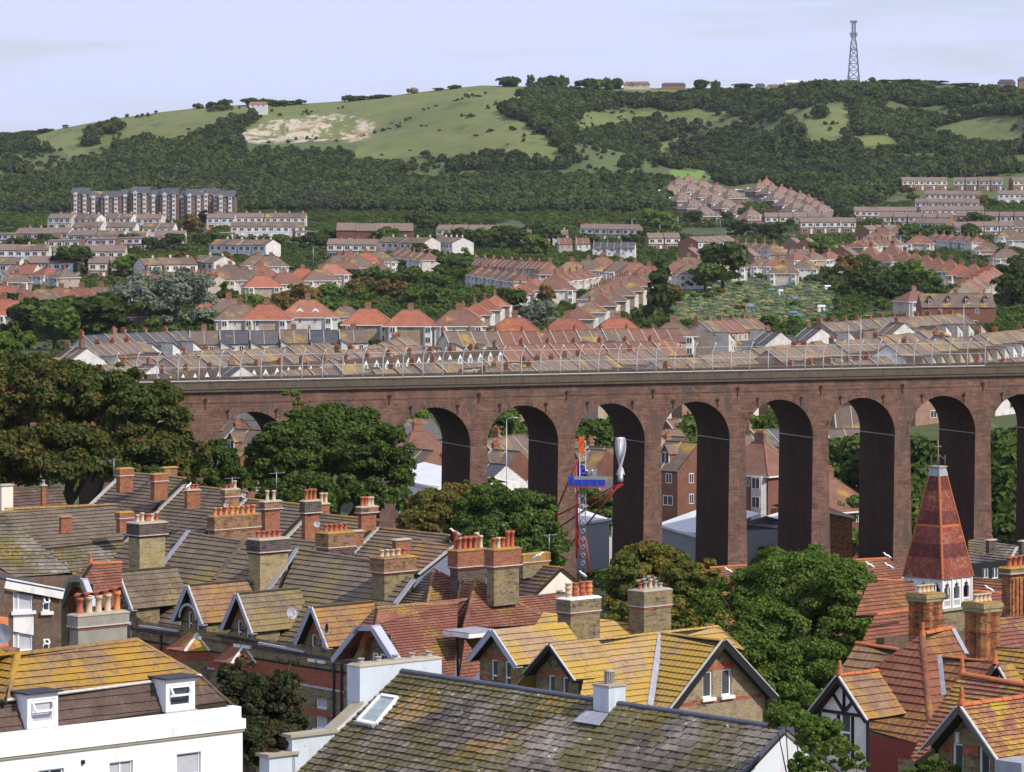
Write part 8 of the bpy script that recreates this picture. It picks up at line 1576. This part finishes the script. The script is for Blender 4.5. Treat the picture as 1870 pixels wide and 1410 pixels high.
dp = Plane(at(1815, 1050, 258), DS, 90); hs = px_wall(H, dp, [(1770, 1030), (1860, 1020), (1860, 1080), (1770, 1085)], M['black'], [(1794, 1037, 1806, 1057), (1812, 1036, 1824, 1057)], .08)
for u, v, w_, h_ in hs: window(H, dp, u, v, w_, h_, mull=(.5,), trans=(), fr=.06)
chim_px(H, 1800, 1806, 1820, 988, 1004, 262, M['b_dark'], pots=[M['pot_red']], pot_h=.25); H.finish()
H = House('ribbed_chimney_house', 'house end with tall ribbed orange brick stack and five red pots at the right edge', 'house', tuple(V(25, 195, 28)))
c = chim_px(H, 1829, 1845, 1905, 1040, 1140, 198, M['b_orange'], band=M['b_buff'], bandh=.35, over=.12, pots=[M['pot_red']]*6, pot_h=.55, pot_r=.14, capm=M['t_gold']); cc = at(1845, 1060, 198)
for k in range(6): H.mb('chimney_rib').box(cc+E1*(.18+k*.3)-UP*.95+DS*.02, E1*.07, DS*.05, UP*1.0, M['b_orange'], .5)
H.mb('chimney_moulding').box(cc+E1*.9-UP*1.9, E1*1.1, E2*.3, UP*.06, M['b_dark'], .5); chim_px(H, 1860, 1866, 1890, 990, 1010, 240, M['b_dark'], pots=[M['pot_red']], pot_h=.3); H.mb('wall').box(cc+E1*.9-UP*5-E2*.6, E1*2, E2*.5, UP*2, M['b_orange'], .5); H.finish()

# --- red villa with half timbered dormer
H = House('half_timbered_villa', 'red tiled villa with black and white half timbered dormer at the lower right', 'house', tuple(V(15, 145, 28)))
TP = at(1685, 1159, 148); W7 = Plane(TP, DW, 42); S7 = Plane(TP, DS, 44)
roof(H, W7, [(1683, 1160), (1590, 1224), (1568, 1342), (1676, 1358), (1700, 1316)], M['t_red'], .36, .33); roof(H, S7, [(1688, 1158), (1738, 1147), (1766, 1197), (1722, 1275), (1701, 1316)], M['t_red'], .36, .33)
roof(H, Plane(at(1600, 1180, 151), DW, 42), [(1564, 1175), (1640, 1187), (1592, 1226), (1533, 1229)], M['t_orangelichen'], .36, .33); n7 = Plane(at(1600, 1180, 151), DW, 42); ridge(H, n7.hit(1564, 1174), n7.hit(1640, 1186), M['t_ridge'], .12, .42)
ridge(H, S7.hit(1688, 1157), S7.hit(1737, 1146), M['t_ridge'], .14, .42); ridge(H, W7.hit(1684, 1160), W7.hit(1591, 1224), M['t_red'], .1, .42); ridge(H, W7.hit(1684, 1160), W7.hit(1699, 1314), M['t_red'], .12, .42); finial(H, TP+UP*.05, M['t_ridge'], .45)
flash(H, S7, (1738, 1148), (1764, 1196), .22, M['lead']); W8 = Plane(at(1718, 1199, 141), DW, 42); roof(H, W8, [(1717, 1198), (1816, 1209), (1800, 1235), (1757, 1262), (1724, 1272)], M['t_red'], .36, .33); flash(H, W8, (1717, 1199), (1725, 1272), .16, M['lead']); ridge(H, W8.hit(1717, 1198), W8.hit(1816, 1208), M['t_ridge'], .08, .2)
roof(H, Plane(at(1850, 1190, 146), DW, 38), [(1818, 1180), (1900, 1186), (1900, 1255), (1826, 1240)], M['t_gold'], .28, .3); finial(H, W8.hit(1817, 1207), M['t_ridge'], .4)
gw2 = Plane(W7.hit(1570, 1342)-UP*.1, DW, 90); px_wall(H, gw2, [(1560, 1338), (1690, 1358), (1690, 1480), (1560, 1480)], M['tilehang'])
pk = at(1530, 1234, 137.5); pl = gable_front(H, pk, DW, 1.38, 1.42, 2.6, 2.1, M['white'], M['t_orangelichen'], M['black'], wins=[(-.18, -2.9, .52, 1.6, {'trans': (.52,), 'inset': .03})], overhang=.35, bargew=.16, course=.36, ridgem=M['t_ridge'], fin=M['t_ridge'], under=M['black'])
for a, b in (((-1.05, -1.38), (1.05, -1.38)), ((0, -1.3), (0, -.3)), ((0, -1.33), (-.52, -.75)), ((0, -1.33), (.5, -.85)), ((-.27, -1.45), (-.27, -2.95)), ((.42, -1.45), (.42, -2.95)), ((-1.18, -1.5), (-1.18, -3.9)), ((1.15, -1.5), (1.15, -3.9))): H.mb('timber').bar(pl.pt(*a, .03), pl.pt(*b, .03), .06, .11, M['black'])
ub = H.mb('nest_box'); ub.box(pl.pt(-.85, -1.75, .1), pl.u*.14, pl.n*.1, UP*.14, M['dark_wood']); flash(H, W7, (1601, 1228), (1606, 1304), .1, M['lead'])
gi = at(1822, 1216, 139); gable_front(H, gi, DW, .5, .6, .6, .8, M['white'], M['t_gold'], M['black'], overhang=.2, bargew=.1, course=.28)
H.mb('wall').poly([TP+DE*3-UP*4, TP+DE*3+DS*8-UP*4, TP+DE*3+DS*8-UP*12, TP+DE*3-UP*12], M['b_red'], .5); H.finish()
# --- mottled tiled stone gable at the bottom right
H = House('stone_gabled_house', 'stone gabled house with mottled red tiles and weathered grey bargeboards in the bottom right corner', 'house', tuple(V(13.5, 114, 30)))
pk = at(1752, 1289, 112); gable_front(H, pk, DW, 1.5, 1.5, 3.0, 3.2, M['b_buff'], M['t_mottle'], M['dark_wood'], wins=[(-.72, -2.75, .42, 1.55, {'trans': ()}), (.3, -2.75, .42, 1.55, {'trans': ()})], overhang=.5, bargew=.16, course=.17, tw=.19, redge=M['t_edgered'], bands=[(-1.5, -1.2, M['redband']), (-2.2, -2.05, M['redband'])], ridgem=M['t_ridge'], fin=M['t_ridge'], walld=3)
for u in (-.5, .5): H.mb('keystone').box(H_pl.pt(u, -1.1, .0) if 0 else (Plane(pk-DW*.5, DW, 90)).pt(u, -1.02, .03), DS*.07, DW*.03, UP*.16, M['white'])
q0 = at(1757, 1232, 119); W9 = Plane(q0, DW, 45); roof(H, W9, [(1757, 1232), (1900, 1256), (1900, 1290), (1752, 1300), (1700, 1362), (1664, 1384), (1700, 1312)], M['t_mottle'], .17, .19, edge=M['t_edgered']); ridge(H, W9.hit(1757, 1231), W9.hit(1900, 1255), M['t_ridge'], .13, .4); finial(H, q0+UP*.05, M['t_ridge'], .5)
fw9 = Plane(pk-DW*.5-DW*.9, DW, 90); px_wall(H, fw9, [(1640, 1385), (1900, 1400), (1900, 1500), (1640, 1500)], M['b_buff']); roof(H, Plane(at(1680, 1365, 110.5), DW, 45), [(1664, 1382), (1700, 1362), (1704, 1368), (1672, 1392)], M['t_mottle'], .17, .19, edge=M['t_edgered'])
H.mb('lead_cap').box(at(1862, 1400, 110), E1*.5, E2*.5, UP*.2, M['lead']); H.finish()

# ------------------------------------------------------------------ hoist, wind turbine, steel frame
Zt = 452
def hoist():
    Zh = 431; b = at(1064, 1040, Zh); o = b.copy(); t = thing('construction_hoist', 'mast climbing work platform in blue and orange on a lattice mast before the viaduct', 'hoist', b); H_ = (1040-805)*Zh/F; m_ = MB()
    c = [(-.33, -.33), (.33, -.33), (.33, .33), (-.33, .33)]
    for i, j in c: m_.tube([b+V(i, j, 0)-UP*3, b+V(i, j, H_)], .05, M['metal'], 5)
    n = 16
    for k in range(n):
        z0, z1 = H_*k/n, H_*(k+1)/n
        for a in range(4): p, q = c[a], c[(a+1) % 4]; m_.tube([b+V(*p, z0), b+V(*q, z1)], .03, M['metal'], 4); m_.tube([b+V(*p, z1), b+V(*q, z1)], .03, M['metal'], 4)
    m_.build('lattice_mast', t, o); zp = CZ-(888-HY)/F*Zh; pb = V((1077-PX)/F*Zh, Zh, zp)
    dk = MB(); dk.box(pb-UP*.02, V(1.75, 0, 0), V(0, 1.0, 0), UP*.06, M['redsteel']); dk.build('deck', t, o)
    for k in range(4): p_ = MB(); p_.box(pb+V(-1.3+k*.865, -1.0, .45), V(.415, 0, 0), V(0, .03, 0), UP*.36, M['bluepanel']); p_.build('blue_panel', t, o)
    g_2 = MB(); g_2.box(pb+V(0, -1.0, 1.02), V(1.74, 0, 0), V(0, .03, 0), UP*.18, M['metal']); g_2.box(pb+V(-2.1, 0, .6), V(.3, 0, 0), V(0, 1, 0), UP*.5, M['bluepanel']); g_2.build('guard_rail', t, o)
    c_ = MB(); c_.box(pb+V(-.9, .2, 1.6), V(.5, 0, 0), V(0, .4, 0), UP*.75, M['bluepanel']); c_.box(pb+V(-.05, .5, 1.4), V(.9, 0, 0), V(0, .05, 0), UP*.5, M['metal']); c_.build('motor_unit', t, o)
    tp = MB(); q = V((1062-PX)/F*Zh, Zh, CZ-(812-HY)/F*Zh); tp.box(q, V(.32, 0, 0), V(0, .4, 0), UP*.85, M['orangepanel']); tp.bar(q-UP*.2-V(0, .42, 0)-V(.2, 0, 0), q+UP*.5-V(0, .42, 0)+V(.2, 0, 0), .08, .08, M['redsteel']); tp.build('mast_head', t, o)
    return pb
pb_ = hoist()
def frame():
    Zf = 436; t = thing('red_steel_frame', 'red steel guyed frame bolted to the viaduct pier carrying the turbine', 'steel frame', at(1055, 1000, Zf)); o = at(1055, 1000, Zf)
    S = [((1135, 882), (1020, 940)), ((1137, 885), (1018, 965)), ((1135, 880), (1066, 965)), ((1055, 840), (1017, 930)), ((1052, 850), (1056, 1000)), ((1054, 980), (1037, 1000)), ((1055, 985), (1062, 1020)), ((1070, 985), (1078, 1050)), ((1052, 900), (1053, 1020)), ((1050, 985), (1072, 985)), ((1017, 925), (1018, 965))]
    for a, b in S:
        m_ = MB(); m_.tube([at(*a, Zf-(3 if a[0] > 1100 else 0)), at(*b, Zf+4 if b[0] < 1040 else Zf)], .10, M['redsteel'], 6); m_.build('strut', t, o)
frame()
def turbine():
    Zf = 433; b = at(1133, 877, Zf); t = thing('wind_turbine', 'silver twisted helical wind turbine standing on the red steel frame', 'wind turbine', b); H_ = (868-799)*Zf/F; z0 = (877-868)*Zf/F
    m_ = MB(); m_.lathe(b, [(.25, -.2), (.33, -.1), (.33, .1), (.28, z0+.1), (.0, z0+.1)], M['metal'], 12); m_.build('hub', t, b)
    m_ = MB(); m_.tube([b, b+UP*(H_+z0+.1)], .06, M['metal'], 6); m_.build('shaft', t, b)
    for s in (0, 1):
        bl = MB(); n, kx = 36, 9; P = []
        for i in range(n+1):
            f_ = i/n; a0 = f_*math.pi*.98+s*math.pi+.55; rr = .60*(1-.12*(abs(f_-.5)*2)**3)
            for k in range(kx): th = math.pi*k/(kx-1); lx = rr*(.5-.5*math.cos(th))*1.05; ly = .40*rr*math.sin(th); P.append(b+V(lx*math.cos(a0)-ly*math.sin(a0), lx*math.sin(a0)+ly*math.cos(a0), z0+H_*f_))
        bl.faces(P, [(i*kx+k, i*kx+k+1, (i+1)*kx+k+1, (i+1)*kx+k) for i in range(n) for k in range(kx-1)], M['silver'], smooth=True); ob = bl.build('blade', t, b); md = ob.modifiers.new('thick', 'SOLIDIFY'); md.thickness = .03
turbine()
def person(p, hd, shirt, label, lean=.15):
    d = V(math.cos(hd), math.sin(hd), 0); s = V(-d.y, d.x, 0); t = thing('person', label, 'person', p, 'workers on the hoist')
    J = {'pel': UP*.95, 'ch': UP*1.3+d*lean*.5, 'nk': UP*1.5+d*lean, 'hd': UP*1.66+d*(lean+.04), 'top': UP*1.76+d*(lean+.04)}
    vs, es, rs = [], [], []
    def add(v, r, pa=None):
        vs.append(v); rs.append(r)
        if pa is not None: es.append((pa, len(vs)-1))
        return len(vs)-1
    pe = add(J['pel'], .15); ch_ = add(J['ch'], .18, pe); nk = add(J['nk'], .075, ch_); h1 = add(J['hd'], .105, nk); add(J['top'], .08, h1)
    for e in (-1, 1):
        hp = add(UP*.88+s*(.1*e), .11, pe); kn = add(UP*.48+s*(.11*e)+d*.04, .075, hp); an = add(UP*.08+s*(.12*e), .05, kn); add(UP*.04+s*(.12*e)+d*.17, .045, an)
        sh = add(UP*1.42+s*(.19*e)+d*lean*.8, .07, ch_); el = add(UP*1.16+s*(.26*e)+d*(lean+.1), .05, sh); add(UP*1.08+s*(.18*e)+d*(lean+.36), .035, el)
    me = bpy.data.meshes.new('body'); me.from_pydata([tuple(v) for v in vs], es, []); o = bpy.data.objects.new('body', me); COL.objects.link(o); o.parent = t
    sk_ = o.modifiers.new('skin', 'SKIN'); 
    for i, r_ in enumerate(rs): me.skin_vertices[0].data[i].radius = (r_, r_)
    me.skin_vertices[0].data[0].use_root = True; sb = o.modifiers.new('sub', 'SUBSURF'); sb.levels = 1; sb.render_levels = 1; me.materials.append(shirt)
    hm = MB(); hm.lathe(p+J['top']-UP*.04, [(.13, -.03), (.115, .03), (.06, .09), (0, .1)], M['white'], 10); hm.build('helmet', t, p)
M['navy'] = m_plain('navy_overalls', (.03, .04, .09), .8, .1); M['hivis'] = m_plain('grey_overalls', (.35, .30, .28), .8, .1)
try:
    person(pb_+V(.45, -.2, .05), R(200), M['hivis'], 'worker in pale overalls and white helmet leaning at the hoist rail'); person(pb_+V(-.5, -.3, .05), R(-20), M['navy'], 'worker in dark overalls and white helmet by the blue motor unit')
except Exception as ex: print('person', ex)

# ------------------------------------------------------------------ gulls and aerials
for px, row, Z, hd, s, lb in ((1065, 1052, 283, 2.4, 1.25, 'large gull standing on the tall pots of the yellow house'), (982, 1018, 204, .3, 1, 'gull perched on the lichened box stack'), (832, 975, 196, 2.8, 1, 'small gull on the mossy stack behind the double chimney'), (1332, 1046, 259, 2.6, 1.2, 'gull on the orange roof left of the feathery tree'), (1590, 1036, 254, 2.6, 1.2, 'gull on the orange hall roof, left one of the pair'), (1625, 1038, 253, 2.7, 1.2, 'gull on the orange hall roof, right one of the pair'), (1621, 1018, 257, 2.5, 1.1, 'gull at the corner of the hall ridge'), (1655, 1056, 248, .4, 1.2, 'gull close to the left side of the spire'), (1808, 1080, 236, 2.6, 1.2, 'gull on the roof right of the belvedere'), (344, 889, 228, 1, .9, 'tiny gull on a red stack at the upper left')):
    gull(lb, at(px, row, Z)-UP*.12, hd, s)
for px, row, Z, h_, lb in ((972-0, 0, 0, 0, ''), ):
    pass
for px, yt, yb, Z, lb in ((208, 838, 880, 235, 'slim aerial on the upper left stack'), (505, 862, 905, 224, 'thin pole aerial above the stepped terrace'), (1003, 975, 1020, 206, 'grey aerial beside the cream gable house'), (424, 872, 900, 229, 'aerial on the stack in the stepped terrace')):
    p = at(px, yb, Z); aerial('television_aerial', lb, p, (yb-yt)*Z/F)
# ------------------------------------------------------------------ thin summer haze: one closed box of even air round everything below the sky
hz = MB(); hz.bx(-9100, 9100, -700, 14100, -300, 206, M['white']); ho = hz.build('haze', kind='stuff'); hm_ = bpy.data.materials.new('haze'); hm_.use_nodes = True; ht_ = hm_.node_tree; ht_.nodes.clear()
vo = ht_.nodes.new('ShaderNodeVolumePrincipled'); vo.inputs['Color'].default_value = (.80, .85, .95, 1); vo.inputs['Density'].default_value = .000019; oo = ht_.nodes.new('ShaderNodeOutputMaterial'); ht_.links.new(vo.outputs[0], oo.inputs['Volume']); ho.data.materials.clear(); ho.data.materials.append(hm_)
# ------------------------------------------------------------------ clear helper properties
for o in scene.objects:
    for k in ('_o', '_proto'):
        if k in o: del o[k]
    if o.get('category') and o.parent is not None: del o['category']
    if o.parent is not None and 'group' in o: del o['group']

for o in scene.objects:
    if o.parent is None and len(str(o.get('label', '')).split()) > 16: print('LONG', o['label'])
